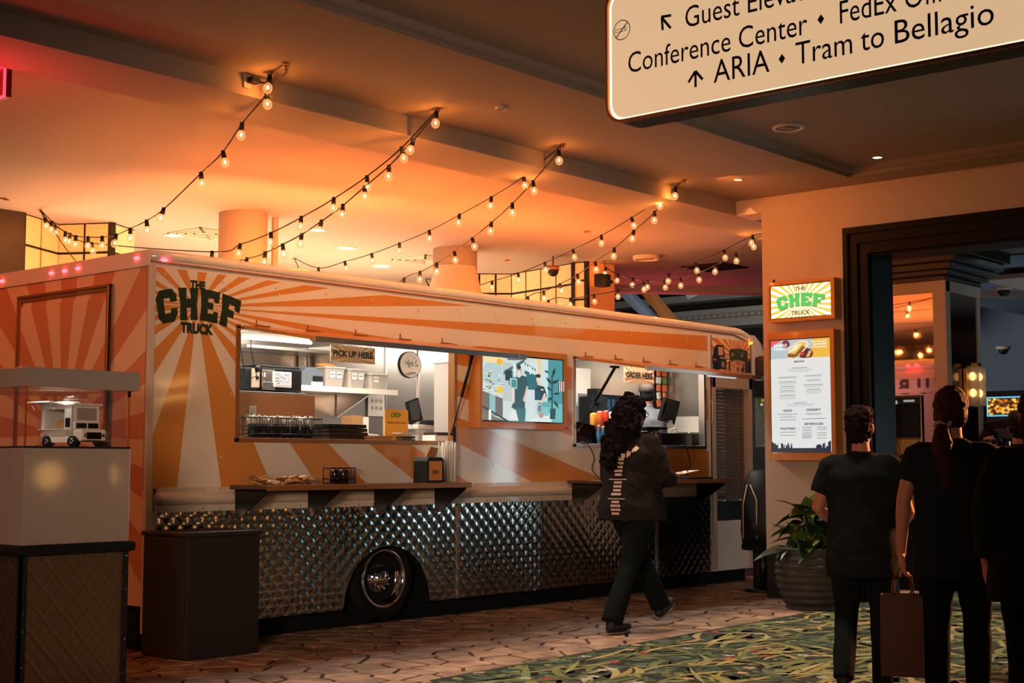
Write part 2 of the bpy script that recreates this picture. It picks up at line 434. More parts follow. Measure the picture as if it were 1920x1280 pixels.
def copy_tree(o, parent=None):
    c = o.copy(); COL.objects.link(c)
    if parent is not None: c.parent = parent; c.matrix_parent_inverse = o.matrix_parent_inverse.copy()
    for ch in KIDS(o): copy_tree(ch, c)
    return c
def KIDS(o): return [x for x in D.objects if x.parent == o]


def remesh(mb, voxel, smooth=4, fn=None):
    me = D.meshes.new('tmp'); me.from_pydata(mb.v, [], mb.f)
    o = D.objects.new('tmp', me); COL.objects.link(o)
    r = o.modifiers.new('r', 'REMESH'); r.mode = 'VOXEL'; r.voxel_size = voxel; r.use_smooth_shade = True
    if smooth:
        sm = o.modifiers.new('s', 'SMOOTH'); sm.iterations = smooth; sm.factor = .5
    dg = bpy.context.evaluated_depsgraph_get(); dg.update()
    out = D.meshes.new_from_object(o.evaluated_get(dg))
    D.objects.remove(o); D.meshes.remove(me)
    if fn:
        for v in out.vertices: v.co = fn(v.co)
    for p in out.polygons: p.use_smooth = True
    return out


_tc = {}
def text_geo(s, bold=0.0):
    """(verts2d, faces, w) of a word in the default face, cap height 1"""
    k = (s, bold)
    if k in _tc: return _tc[k]
    c = D.curves.new('t', 'FONT'); c.body = s; c.size = 1.0 / .729; c.offset = bold; c.resolution_u = 3; c.fill_mode = 'BOTH'
    o = D.objects.new('t', c); COL.objects.link(o)
    dg = bpy.context.evaluated_depsgraph_get(); dg.update()
    me = D.meshes.new_from_object(o.evaluated_get(dg))
    vs = [(v.co.x, v.co.y) for v in me.vertices]; fs = [tuple(p.vertices) for p in me.polygons]
    D.objects.remove(o); D.curves.remove(c); D.meshes.remove(me)
    x0 = min(v[0] for v in vs); x1 = max(v[0] for v in vs)
    vs = [(x - x0, y) for x, y in vs]; _tc[k] = (vs, fs, x1 - x0); return _tc[k]


CHEF = {
 'C': [(.2, 0), (.8, 0), (1, .2), (1, .4), (.66, .4), (.66, .27), (.36, .27), (.36, .73), (.66, .73), (.66, .6), (1, .6), (1, .8), (.8, 1), (.2, 1), (0, .8), (0, .2)],
 'H': [(0, 0), (.42, 0), (.39, .38), (.61, .38), (.58, 0), (1, 0), (.93, .5), (1, 1), (.58, 1), (.61, .66), (.39, .66), (.42, 1), (0, 1), (.07, .5)],
 'E': [(0, 0), (1, 0), (.98, .36), (.74, .36), (.7, .26), (.42, .26), (.42, .39), (.7, .39), (.7, .61), (.42, .61), (.42, .74), (.7, .74), (.74, .64), (.98, .64), (1, 1), (0, 1), (.06, .5)],
 'F': [(0, 0), (.46, 0), (.42, .34), (.72, .34), (.72, .58), (.42, .58), (.42, .74), (.7, .74), (.74, .6), (1, .6), (1, 1), (0, 1), (.06, .5)]}


def chef_polys(cx, cy, w, h, arch=.22, grow=0):
    out = []; lw = w / 4.3
    for i, ch in enumerate('CHEF'):
        x0 = cx - w / 2 + i * (w - lw) / 3
        p = CHEF[ch]; q = []
        for k in range(len(p)):
            a, b = p[k], p[(k + 1) % len(p)]
            for t in (0, .5): q.append((a[0] + (b[0] - a[0]) * t, a[1] + (b[1] - a[1]) * t))
        pts = []
        for a, b in q:
            X = x0 + a * lw; u = (X - cx) / (w / 2)
            Y = cy - h / 2 + b * h + arch * h * (.45 - u * u)
            X += (b - .5) * u * lw * .28
            pts.append((X, Y))
        out.append(pts)
    return out


def clip(poly, x0, x1, y0, y1):
    def cut(p, f, g):
        o = []
        for i in range(len(p)):
            a, b = p[i], p[(i + 1) % len(p)]; fa, fb = f(a), f(b)
            if fa >= 0: o.append(a)
            if (fa >= 0) != (fb >= 0):
                t = fa / (fa - fb); o.append((a[0] + (b[0] - a[0]) * t, a[1] + (b[1] - a[1]) * t))
        return o
    for f in (lambda p: p[0] - x0, lambda p: x1 - p[0], lambda p: p[1] - y0, lambda p: y1 - p[1]):
        poly = cut(poly, f, None)
        if len(poly) < 3: return []
    return poly


class Pic:
    """flat print: coloured shapes laid on one sheet, o = lower left corner, ux/uy unit directions, n outward"""
    def __init__(s, o, ux, uy, w, h, n, step=.0004):
        s.o, s.ux, s.uy, s.n = Vector(o), Vector(ux), Vector(uy), Vector(n); s.w, s.h = w, h
        s.v = []; s.f = []; s.c = []; s.k = 0; s.step = step
    def raw(s, vs, fs, col):
        b = len(s.v); d = s.k * s.step; s.k += 1
        for x, y in vs: s.v.append(s.o + s.ux * (x * s.w) + s.uy * (y * s.h) + s.n * d)
        for f in fs: s.f.append(tuple(b + i for i in f)); s.c.append((*lin(col), 1))
    def poly(s, pts, col):
        pts = clip(pts, 0, 1, 0, 1)
        if len(pts) < 3: return
        s.raw(pts, [tuple(t) for t in tessellate_polygon([[Vector((a, b, 0)) for a, b in pts]])], col)
    def same(s): s.k -= 1
    def rect(s, x0, y0, x1, y1, col): s.poly([(x0, y0), (x1, y0), (x1, y1), (x0, y1)], col)
    def disc(s, cx, cy, rx, ry, col, n=14): s.poly([(cx + rx * math.cos(2 * PI * i / n), cy + ry * math.sin(2 * PI * i / n)) for i in range(n)], col)
    def rays(s, cx, cy, n, col, ph=0, asp=1.0, duty=.5):
        k = s.k
        for i in range(n):
            a0 = ph + 2 * PI * i / n; a1 = a0 + 2 * PI / n * duty
            s.k = k; s.poly([(cx, cy), (cx + 4 * math.cos(a0), cy + 4 * math.sin(a0) * asp), (cx + 4 * math.cos(a1), cy + 4 * math.sin(a1) * asp)], col)
        s.k = k + 1
    def text(s, t, x, y, hgt, col, width=None, bold=0.02, align='l'):
        """hgt = cap height and width, both as a fraction of the sheet"""
        vs, fs, w = text_geo(t, bold); sy = hgt; sx = (width / w) if width else hgt * s.h / s.w
        off = {'l': 0, 'c': -.5 * w * sx, 'r': -w * sx}[align]
        s.raw([(x + off + a * sx, y + b * sy) for a, b in vs], fs, col)
    def chef(s, cx, cy, w, h, col, arch=.22):
        k = s.k
        for p in chef_polys(cx, cy, w, h, arch):
            s.k = k; s.poly(p, col)
        s.k = k + 1
    def obj(s, name, m, parent=None, **kw):
        me = D.meshes.new(name); me.from_pydata(s.v, [], s.f); me.materials.append(M(m))
        a = me.color_attributes.new('Col', 'FLOAT_COLOR', 'CORNER')
        i = 0; buf = []
        for p, c in zip(me.polygons, s.c):
            buf += list(c) * len(p.vertices)
        a.data.foreach_set('color', buf)
        return link(me, name, parent, **kw)


def X_(v): return v.x
def pbox(mb, u0, v0, u1, v1, Y, depth, bev=0, z0=None, mi=None):
    """box whose front face covers that part of the plane y = Y, going back by depth"""
    vm, um = (v0 + v1) / 2, (u0 + u1) / 2
    xa, xb = onY(u0, vm, Y).x, onY(u1, vm, Y).x; zt = onY(um, v0, Y).z; zb = onY(um, v1, Y).z if z0 is None else z0
    mb.box(xa, xb, Y, Y + depth, zb, zt, bev, mi); return xa, xb, zb, zt
# ================================================================== the setting
ZC, ZB, XW = 3.85, 3.705, 12.05
YT = 8.145

b = MB(); b.box(-3, 30, -4, 26, -.12, -.012); b.obj('floor', 'base', kind='structure')
floor = D.objects['floor']

def cboundary(x): return 5.84 + .045 * (x - 5.94)

# flagstones, one by one (the 300 nearest the camera as parts, the rest joined)
def flagstones():
    step = .245; seeds = {}
    nx0, nx1, ny0, ny1 = int(4.2 / step), int(14.6 / step), int(5.4 / step), int(8.7 / step)
    rnd = random.Random(3)
    for i in range(nx0 - 2, nx1 + 3):
        for j in range(ny0 - 2, ny1 + 3):
            seeds[(i, j)] = ((i + .5 * (j % 2) + rnd.uniform(-.36, .36)) * step, (j + rnd.uniform(-.36, .36)) * step)
    cells = []
    for i in range(nx0, nx1):
        for j in range(ny0, ny1):
            c = seeds[(i, j)]; p = [(c[0] - .4, c[1] - .4), (c[0] + .4, c[1] - .4), (c[0] + .4, c[1] + .4), (c[0] - .4, c[1] + .4)]
            def half(p, mx, my, nx, ny):
                o = []
                for k in range(len(p)):
                    a, q = p[k], p[(k + 1) % len(p)]
                    fa = (mx - a[0]) * nx + (my - a[1]) * ny; fb = (mx - q[0]) * nx + (my - q[1]) * ny
                    if fa >= 0: o.append(a)
                    if (fa >= 0) != (fb >= 0):
                        t = fa / (fa - fb); o.append((a[0] + (q[0] - a[0]) * t, a[1] + (q[1] - a[1]) * t))
                return o
            for di in range(-2, 3):
                for dj in range(-2, 3):
                    if di or dj:
                        n = seeds[(i + di, j + dj)]; d = (n[0] - c[0], n[1] - c[1]); l = math.hypot(*d)
                        if l < 1e-6: continue
                        g = .0115 / l; t = .5 - g
                        p = half(p, c[0] + d[0] * t, c[1] + d[1] * t, d[0], d[1])
                        if len(p) < 3: break
                if len(p) < 3: break
            if len(p) < 3: continue
            # keep the stones off the carpet
            bx = cboundary(c[0]) + .012
            p = half(p, 0, bx, .045, -1) if False else p
            o = []
            for k in range(len(p)):
                a, q = p[k], p[(k + 1) % len(p)]
                fa, fb = a[1] - cboundary(a[0]) - .012, q[1] - cboundary(q[0]) - .012
                if fa >= 0: o.append(a)
                if (fa >= 0) != (fb >= 0):
                    t = fa / (fa - fb); o.append((a[0] + (q[0] - a[0]) * t, a[1] + (q[1] - a[1]) * t))
            p = o
            if len(p) < 3: continue
            cells.append((c, p))
    cells.sort(key=lambda c: math.hypot(*c[0]) + (3 if c[0][1] > 8.1 else 0) + (2 if c[0][0] < 5 and c[0][1] > 7 else 0))
    rest = MB()
    for k, (c, p) in enumerate(cells):
        h = rnd.uniform(-.0015, .0015); cx = sum(a[0] for a in p) / len(p); cy = sum(a[1] for a in p) / len(p)
        top = [(cx + (x - cx) * .965, cy + (y - cy) * .965) for x, y in p]; n = len(p)
        vs = [(x - cx, y - cy, -.012) for x, y in p] + [(x - cx, y - cy, -.004 + h) for x, y in p] + [(x - cx, y - cy, h) for x, y in top]
        fs = [(i, (i + 1) % n, n + (i + 1) % n, n + i) for i in range(n)] + [(n + i, n + (i + 1) % n, 2 * n + (i + 1) % n, 2 * n + i) for i in range(n)] + [tuple(2 * n + i for i in range(n))]
        if k < 300:
            m = MB(); m.add(vs, fs, False); o = link(m.mesh('flagstone', 'stone'), 'flagstone', floor); o.location = (cx, cy, 0)
        else:
            rest.add([(x + cx, y + cy, z) for x, y, z in vs], fs, False)
    rest.obj('flagstones', 'stone', floor, kind='stuff')
flagstones()

# carpet with its woven garden pattern
b = MB(); xs = [-1, 5.94, 12, 20]
b.prism([(-1, -2.5), (24, -2.5), (24, cboundary(24)), (-1, cboundary(-1))], 'z', -.012, .004)
MT['carpetbase'] = mat('carpet_dark_green', (22, 34, 26), .97, bump=.5, bscale=220)
carpet = b.obj('carpet', 'carpetbase', floor)
def carpet_pattern():
    P = Pic((0, 0, .0045), (1, 0, 0), (0, 1, 0), 1, 1, (0, 0, 1), step=0)
    rnd = random.Random(5); lev = [0]
    greens = [(44, 72, 48), (62, 86, 58), (36, 66, 56), (80, 98, 54), (98, 106, 60), (52, 80, 66), (30, 54, 44), (40, 60, 50)]
    ylw = [(132, 128, 66), (144, 128, 76), (112, 118, 64), (138, 132, 92), (96, 106, 62), (80, 92, 56)]
    def leaf(cx, cy, L, wd, an, bend, col, z):
        n = 7; pts = []; 
        for sgn in (1, -1):
            rr = range(n + 1) if sgn == 1 else range(n - 1, 0, -1)
            for i in rr:
                t = i / n; x = (t - .5) * L; y = bend * L * (1 - (2 * t - 1) ** 2) + sgn * wd * math.sin(PI * t ** .8)
                pts.append((cx + x * math.cos(an) - y * math.sin(an), cy + x * math.sin(an) + y * math.cos(an)))
        if any(p[1] > cboundary(p[0]) - .01 for p in pts): return
        bb = len(P.v)
        for x, y in pts: P.v.append(Vector((x, y, z)))
        k = len(pts); h = n
        for i in range(n):
            l0, l1 = i, i + 1; r0, r1 = (k - i) % k, (k - i - 1) % k
            q = [l0, l1, r1, r0] ; q = [a for j, a in enumerate(q) if a not in q[:j]]
            if len(q) >= 3: P.f.append(tuple(bb + a for a in q)); P.c.append((*lin(col), 1))
    def cen():
        x = rnd.uniform(4.6, 14.5); y = rnd.uniform(1.6, 6.1)
        return x, y
    def vis(x, y):
        return y > 2.0 and (x * .36 - y) < 3.2 and y < cboundary(x)
    def jit(c): d = rnd.uniform(-14, 14); return tuple(max(0, min(255, v + d)) for v in c)
    for k in range(8200):
        x, y = cen()
        if not vis(x, y): continue
        leaf(x, y, rnd.uniform(.09, .22), rnd.uniform(.016, .04), rnd.uniform(0, 2 * PI), rnd.uniform(-.12, .12), jit(rnd.choice(greens)), .0047 + rnd.random() * .0004)
    for k in range(1300):
        x, y = cen()
        if not vis(x, y): continue
        a = rnd.gauss(.15, .7); L = rnd.uniform(.25, .8)
        c = jit(rnd.choice(ylw + greens[3:5]))
        leaf(x, y, L, rnd.uniform(.022, .04), a, rnd.uniform(-.22, .22), (24, 36, 28), .00525)
        leaf(x, y, L * .96, rnd.uniform(.014, .03), a, rnd.uniform(-.2, .2), c, .0055 + rnd.random() * .0004)
    for k in range(300):
        x, y = cen()
        if not vis(x, y): continue
        r = rnd.random(); col = (140, 32, 36) if r < .12 else ((170, 74, 46) if r < .18 else ((150, 152, 146) if r < .7 else (166, 138, 108)))
        for q in range(5):
            a = q * 2 * PI / 5 + k
            leaf(x + .026 * math.cos(a), y + .026 * math.sin(a), .055, .015, a, 0, jit(col), .0061 + .00002 * q)
    return P.obj('woven_pattern', 'carpetp', carpet, kind='stuff')
carpet_pattern()

# ceilings
b = MB(); b.box(-2, 17.3, 6.03, 7.45, ZC, ZC + .25); b.box(11.66, 17.3, -4, 6.03, ZC, ZC + .25)
E1, E2 = onZ(1130, 533, ZC), onZ(1500, 538, ZC); ed = (E1 - E2); E3 = E1 + ed * ((18 - E1.y) / ed.y); E4 = E2 + ed * ((8.06 - E2.y) / ed.y)
b.prism([(-2, 8.06), (E4.x, 8.06), (E3.x, 18), (-2, 18)], 'z', ZC, ZC + .25)
b.obj('ceiling', 'ceil', kind='structure'); ceiling = D.objects['ceiling']
b = MB(); b.box(-2, 11.66, -4, 6.03, ZC + .07, ZC + .25); b.obj('tray_ceiling', 'ceil', ceiling)
b = MB()
b.prism([(6.03, ZC - .012), (6.03, ZC + .07), (5.93, ZC + .07), (5.96, ZC + .03), (6.0, ZC + .02), (6.0, ZC - .012)], 'x', -2, 11.70)
b.prism([(11.66, ZC - .012), (11.66, ZC + .07), (11.56, ZC + .07), (11.59, ZC + .03), (11.63, ZC + .02), (11.63, ZC - .012)], 'y', -4, 6.03)
b.obj('trim_tray', 'ceil', kind='structure')
b = MB(); b.box(-2, 17.2, 7.45, 8.06, ZB, ZC + .25); b.obj('ceiling_beam', 'ceil', ceiling)
b = MB(); b.box(XW, XW + .35, 7.1605, 7.4495, ZB, ZC); b.obj('wall_header', 'wall', kind='structure')
# right wall with the doorway
TH = .40; YD, ZD = 6.02, 3.19
b = MB()
b.box(XW, XW + TH, YD, 7.16, 0, ZC); b.box(XW, XW + TH, 1.6, YD, ZD, ZC); b.box(XW, XW + TH, -4, 1.6, 0, ZC)
b.obj('wall_right', 'wall', kind='structure')
b = MB()
for (w_, v_, p_) in ((.26, .225, .03), (.225, .195, .065), (.195, .13, .035), (.13, .10, .06), (.10, .035, .03), (.035, 0, .055)):
    b.box(XW - p_, XW + .002, YD + v_, YD + w_, 0, ZD + v_)
    b.box(XW - p_, XW + .002, 1.6 - w_, YD + w_, ZD + v_, ZD + w_)
    b.box(XW - p_, XW + .002, 1.6 - w_, 1.6 - v_, 0, ZD + v_)
b.box(XW, XW + TH + .02, YD - .02, YD, 0, ZD); b.box(XW, XW + TH + .02, 1.6, YD, ZD - .02, ZD)
b.obj('door_casing', 'casing', kind='structure'); D.objects['door_casing'].name = 'trim_1'
# far walls that close the room
b = MB(); b.box(-2, 14.6, 17.8, 18, 0, ZC); b.obj('wall_back', 'wall', kind='structure')
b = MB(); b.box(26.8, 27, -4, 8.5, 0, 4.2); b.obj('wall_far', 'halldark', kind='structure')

# magenta-lit soffit end and coffered hall seen past the truck
b = MB(); nn = V3 = Vector((-ed.y, ed.x, 0)).normalized() * .3; nn = nn if nn.x > 0 else -nn
b.prism([(E4.x, E4.y), (E4.x + nn.x, E4.y + nn.y), (E3.x + nn.x, E3.y + nn.y), (E3.x, E3.y)], 'z', ZC - .10, ZC + .25); b.obj('soffit_edge', 'ceil', ceiling)
b = MB(); b.box(17.6, 30, 8.5, 26, 5.4, 5.6); b.obj('coffer_ceiling', 'hallceil', ceiling)
b = MB(); b.box(29.6, 29.8, 9, 26, 0, 5.4); b.obj('wall_hall_back', 'hallceil', kind='structure'); D.objects['wall_hall_back'].name = 'wall_hall_far'
def rail(u, v0, v1, X, dep, m, name, y0=12, y1=25):
    za, zb = onX(u, v0, X).z, onX(u, v1, X).z
    b = MB(); b.box(X, X + dep, y0, y1, zb, za); b.obj(name, m, ceiling)
MT['cornice'] = mat('grey_cornice', (150, 144, 132), .7)
MT['coppers'] = mat('copper_lit_recess', (206, 126, 64), .35, metal=.5)
rail(1436, 540, 553, 26.6, 1.2, 'cornice', 'coffer_moulding'); rail(1436, 553, 561, 27.4, .5, 'coppers', 'copper_soffit')
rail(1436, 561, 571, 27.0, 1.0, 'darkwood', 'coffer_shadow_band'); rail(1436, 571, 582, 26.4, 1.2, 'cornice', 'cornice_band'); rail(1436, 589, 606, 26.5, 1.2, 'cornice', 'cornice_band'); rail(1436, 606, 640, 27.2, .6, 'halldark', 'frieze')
t_ = MB(); zt_ = onX(1436, 582, 26.3).z; zb_ = onX(1436, 588, 26.3).z
for k in range(90): t_.box(26.3, 26.5, 12 + k * .16, 12.1 + k * .16, zb_, zt_)
t_.obj('dentils', 'cornice', ceiling, kind='stuff')
def slant(u0, v0, u1, v1, w0, wd, m, name):
    p, q = atW(u0, v0, w0), atW(u1, v1, w0); b = MB(); b.tube([p, q], [(wd, .12), (wd * .8, .12)], 4, smooth=False); b.obj(name, m, ceiling)
slant(1160, 535, 1232, 606, 27.5, .22, 'hallceil', 'coffer_beam'); slant(1205, 535, 1262, 606, 27.2, .18, 'coppers', 'coffer_beam'); slant(1290, 536, 1300, 556, 26.8, .5, 'cornice', 'coffer_beam')

# glazed tile partitions and columns behind the truck
MT['tile'] = mat('glazed_wall_panel', (222, 196, 150), .35, var=.05)
MT['tiledark'] = mat('dark_partition', (40, 30, 24), .5)
def panel_grid(name, p0, p1, z0, z1, nh, nv, m='tile', t=.04):
    """upright wall of flat panels with dark joints between two ground points"""
    p0, p1 = Vector((*p0, 0)), Vector((*p1, 0)); d = (p1 - p0); L = d.length; d.normalize(); nrm = Vector((d.y, -d.x, 0))
    b = MB()
    def slab(a, c, za, zb, n0, n1):
        q = [p0 + d * a + nrm * n0, p0 + d * c + nrm * n0, p0 + d * c + nrm * n1, p0 + d * a + nrm * n1]
        return [(v.x, v.y, za) for v in q] + [(v.x, v.y, zb) for v in q], [(0, 3, 2, 1), (4, 5, 6, 7), (0, 1, 5, 4), (1, 2, 6, 5), (2, 3, 7, 6), (3, 0, 4, 7)]
    b.add(*slab(0, L, z0, z1, -t, 0)); root = b.obj(name, 'black', kind='structure')
    g = .014
    for i in range(nh):
        for j in range(nv):
            c = MB(); c.add(*slab(L * i / nh + g, L * (i + 1) / nh - g, z0 + (z1 - z0) * j / nv + g, z0 + (z1 - z0) * (j + 1) / nv - g, 0, .012))
            c.obj('tile', m, root)
    return root
A1 = onZ(42, 399, ZC); A2 = onZ(110, 420, ZC); A3 = onZ(210, 417, ZC); A4 = onZ(252, 431, ZC)
panel_grid('wall_left_tiles', (A1.x, A1.y), (A2.x, A2.y), 1.9, ZC, 2, 6)
D.objects['wall_left_tiles'].name = 'wall_tiled_1'
panel_grid('wall_tiled_2', (A2.x, A2.y), (A3.x, A3.y), 1.9, ZC, 2, 6)
panel_grid('wall_tiled_3', (A3.x, A3.y), (A4.x, A4.y), 1.9, ZC, 1, 6)
b = MB(); b.box(A3.x - .03, A3.x + .03, A3.y - .03, A3.y + .03, 0, ZC); b.box(A1.x - .03, A1.x + .03, A1.y - .03, A1.y + .03, 0, ZC)
b.obj('trim_3', 'black', kind='structure')
dd = onZ(0, 400, ZC); b = MB(); b.box(dd.x - .9, A1.x, A1.y - .06, A1.y + .5, 0, ZC); b.obj('wall_left', 'tiledark', kind='structure')
B1 = onZ(868, 512, ZC); B2 = onZ(960, 513, ZC); B3 = onZ(1073, 493, ZC)
panel_grid('wall_tiled_4', (B1.x, B1.y), (B2.x, B2.y), 1.9, ZC, 3, 7)
panel_grid('wall_tiled_5', (B2.x, B2.y), (B3.x, B3.y), 1.9, ZC, 4, 7)
G1 = onZ(1076, 492, ZC); G2 = onZ(1100, 490, ZC); G3 = onZ(1152, 497, ZC)
panel_grid('wall_tiled_6', (G1.x, G1.y), (G2.x, G2.y), 1.9, ZC, 1, 8)
b = MB()
for g in (G1, G2): b.box(g.x - .025, g.x + .025, g.y - .025, g.y + .025, 0, ZC)
b.obj('trim_4', 'black', kind='structure')
MT['salmon'] = mat('salmon_plaster', (206, 150, 110), .8)
b = MB(); q = (G3 - G2).normalized(); nn = Vector((-q.y, q.x, 0)) * -.5
pp = [(G2.x + .03, G2.y), (G3.x, G3.y), (G3.x - nn.x, G3.y - nn.y), (G2.x - nn.x, G2.y - nn.y)]
b.prism(pp, 'z', 0, ZC); b.obj('wall_pier', 'salmon', kind='structure')
pc = onZ(1118, 512, 3.7)
t = thing('wall_speaker', 'small black box speaker high on the orange pier behind the truck', 'speaker', (pc.x - .1, pc.y - .12, 3.5))
b = MB(); b.box(pc.x - .18, pc.x - .02, pc.y - .25, pc.y - .1, 3.50, 3.66, .012); b.obj('cabinet', 'black', t)
b = MB(); b.box(pc.x - .03, pc.x + .1, pc.y - .19, pc.y - .02, 3.56, 3.6); b.obj('bracket', 'blackm', t)

def rcol(name, u0, u1, v, label):
    c0, c1 = onZ(u0, v, ZC), onZ(u1, v, ZC); c = (c0 + c1) / 2; r = (c1 - c0).length / 2
    nrm = Vector((c.x, c.y, 0)).normalized() * r * .3
    b = MB(); b.tube([(c.x + nrm.x, c.y + nrm.y, 0), (c.x + nrm.x, c.y + nrm.y, ZC)], r, 40); return b.obj(name, 'wall', label=label, cat='column')
rcol('round_column', 411, 502, 399, 'thick round column behind the truck, left of the two')
rcol('round_column', 812, 895, 465, 'round column behind the truck, farther right with a conical sleeve')
b = MB(); p_ = onZ(516, 408, ZC); b.tube([(p_.x, p_.y, 0), (p_.x, p_.y, ZC)], .035, 12); b.obj('ceiling_pipe', 'wall', label='thin upright pipe beside the thick round column', cat='pipe')
# conical duct sleeve of the right column
pc = (onZ(812, 465, ZC) + onZ(895, 465, ZC)) / 2
b = MB(); b.tube([(pc.x, pc.y, 3.62), (pc.x, pc.y, 3.0)], [.245, .40], 40, False); b.obj('column_sleeve', 'wall', D.objects['round_column.001'])

# mirrored square column and gaming hall beyond the doorway
t = D.objects.new('mirrored_column', None); COL.objects.link(t); t.location = (16, 7, 0); t['label'] = 'square mirrored column with pale trim seen through the doorway'; t['category'] = 'column'
PINV[t.name] = Matrix.Translation((-16, -7, 0))
b = MB(); b.box(16.02, 16.98, 7.07, 8.2, 0, 3.42); b.obj('shaft', 'darkwood', t)
b = MB(); b.box(16.0, 16.02, 7.17, 8.12, .6, 3.28); b.obj('mirror_panel', 'mirror', t)
b = MB(); b.box(16.12, 16.88, 7.045, 7.07, .6, 3.28); MT['darkmirror'] = mat('dark_smoked_panel', (60, 44, 34), .12, metal=.8); b.obj('smoked_panel', 'darkmirror', t)
b = MB()
b.box(15.97, 16.1, 7.02, 7.16, 0, 3.42, .01); b.box(16.9, 17.0, 7.03, 7.1, 0, 3.42, .01); b.box(15.98, 16.06, 8.1, 8.22, 0, 3.42, .01)
b.box(15.98, 16.05, 7.02, 8.2, 3.28, 3.42, .01); b.box(16.0, 17.0, 7.02, 7.07, 3.28, 3.42, .01)
b.box(15.985, 16.02, 7.16, 7.19, .6, 3.29); b.obj('frame', 'trimw', t)
b = MB()
for k, (e, za, zb) in enumerate(((.03, 3.42, 3.48), (.1, 3.48, 3.54), (.16, 3.54, 3.62), (.24, 3.62, 3.72), (.3, 3.72, 3.85))):
    b.box(16 - e, 17 + e, 7.05 - e, 8.2 + e, za, zb, .015)
b.obj('capital', 'darkwood', t)
# wall sconce with two glass tubes
sc_ = thing('wall_sconce', 'brass wall sconce with two glowing ribbed glass tubes on the dark side of the column', 'lamp', (16.6, 7.0, 1.9))
for k, dx in enumerate((0, .19)):
    x = 16.52 + dx
    b = MB(); b.tube([(x, 6.95, 1.95), (x, 6.95, 2.42)], .075, 16, False); b.obj('glass_tube', MT['plastic'], sc_)
    b = MB(); b.ell((x, 6.95, 2.1), (.03, .03, .05)); b.ell((x, 6.95, 2.3), (.03, .03, .05)); b.obj('lamp', 'sconce', sc_)
b = MB(); b.box(16.45, 16.78, 6.99, 7.045, 2.0, 2.4, .01); b.box(16.56, 16.66, 6.9, 6.98, 2.42, 2.46); b.obj('back_plate', 'brass', sc_)

# hall ceiling rings, band and gaming screens
b = MB(); b.box(17.4, 26.8, -4, 9.4, 3.84, 4.0); b.obj('hall_ceiling', 'hallceil', ceiling)
b = MB(); b.box(18.5, 26.8, -4, 7.6, 3.70, 3.76); b.obj('ceiling_band', 'trimw', ceiling)
b = MB(); b.box(22.6, 26.8, -4, 8.4, 3.36, 3.42); b.obj('ceiling_band', 'trimw', ceiling)
b = MB(); b.box(22.7, 26.7, -4, 8.4, 3.42, 3.60); b.obj('maroon_band', 'maroon', ceiling)
b = MB(); b.box(22.7, 23.2, -4, 8.6, 2.9, 3.36); b.obj('tan_soffit', 'halltan', ceiling)
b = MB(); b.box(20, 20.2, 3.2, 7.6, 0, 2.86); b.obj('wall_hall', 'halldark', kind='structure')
for (u, v, z) in ((1882, 538, 3.84), (1881, 650, 3.36)):
    p = onZ(u, v, z); t = thing('ceiling_camera', 'black dome camera on the grey hall ceiling' if v < 600 else 'small dome camera under the maroon ceiling band', 'camera', (p.x, p.y, p.z))
    b = MB(); b.ell((p.x, p.y, z - .06), (.09, .09, .08)); b.obj('dome', 'black', t)
    b = MB(); b.tube([(p.x, p.y, z - .05), (p.x, p.y, z)], [.11, .14], 16); b.obj('housing', 'trimw', t)

def slot_machine(u0, v0, u1, v1, X, label, cols, seed):
    a, c = onX(u0, (v0 + v1) / 2, X), onX(u1, (v0 + v1) / 2, X); zt, zb = onX((u0 + u1) / 2, v0, X).z, onX((u0 + u1) / 2, v1, X).z
    t = thing('slot_machine', label, 'slot machine', (X + .3, (a.y + c.y) / 2, 0))
    b = MB(); b.box(X + .02, X + .5, c.y - .015, a.y + .015, 0, zt + .08, .01); b.box(X - .25, X + .1, c.y - .01, a.y + .01, .0, .95, .01); b.obj('cabinet', 'black', t)
    rn = random.Random(seed)
    P = Pic((X + .018, a.y, zb), (0, -1, 0), (0, 0, 1), a.y - c.y, zt - zb, (-1, 0, 0))
    P.rect(0, 0, 1, 1, (96, 200, 236)); P.rect(.04, .07, .96, .93, (40, 22, 10))
    for k in range(70):
        x, y = rn.uniform(.07, .93), rn.uniform(.12, .88); P.disc(x, y, .05, .07, rn.choice(cols), 6)
    P.obj('screen', 'pglow', t); return t
slot_machine(1849, 743, 1917, 780, 19.3, 'gaming cabinet with a gold pattern screen edged in pale blue', [(240, 170, 40), (220, 120, 20), (250, 210, 80), (120, 60, 20)], 1)
slot_machine(1812, 746, 1842, 783, 19.3, 'gaming cabinet with a dark blue edged screen half behind the column', [(20, 30, 60), (120, 140, 180)], 2)
slot_machine(1727, 746, 1745, 776, 18.5, 'gaming cabinet with a green and white screen beside the poster stand', [(80, 170, 60), (230, 230, 210), (60, 120, 160)], 3)
p0 = onX(1816, 790, 18.2); p1 = onX(1918, 786, 18.2)
t = thing('jackpot_counter', 'grey ledge over pink display boards below the gold gaming screen', 'display', (18.3, (p0.y + p1.y) / 2, 0))
b = MB(); b.box(18.2, 18.7, p1.y - .3, p0.y, 1.58, 1.71, .01); b.obj('ledge', mat('grey_ledge', (110, 96, 96), .5), t)
b = MB(); b.box(18.3, 18.7, p1.y - .3, p0.y, 0, 1.58); b.obj('cabinet', 'black', t)
P = Pic((18.29, p0.y - .02, 1.3), (0, -1, 0), (0, 0, 1), 1.2, .27, (-1, 0, 0))
P.rect(.0, .0, .32, 1, (150, 84, 80)); P.rect(.36, .62, .9, 1, (30, 20, 16)); P.text('10,126.01', .4, .72, .2, (255, 240, 220), width=.44)
P.disc(.56, .34, .1, .26, (230, 130, 60)); P.disc(.56, .1, .07, .12, (220, 50, 60)); P.obj('display_print', 'pdim', t)

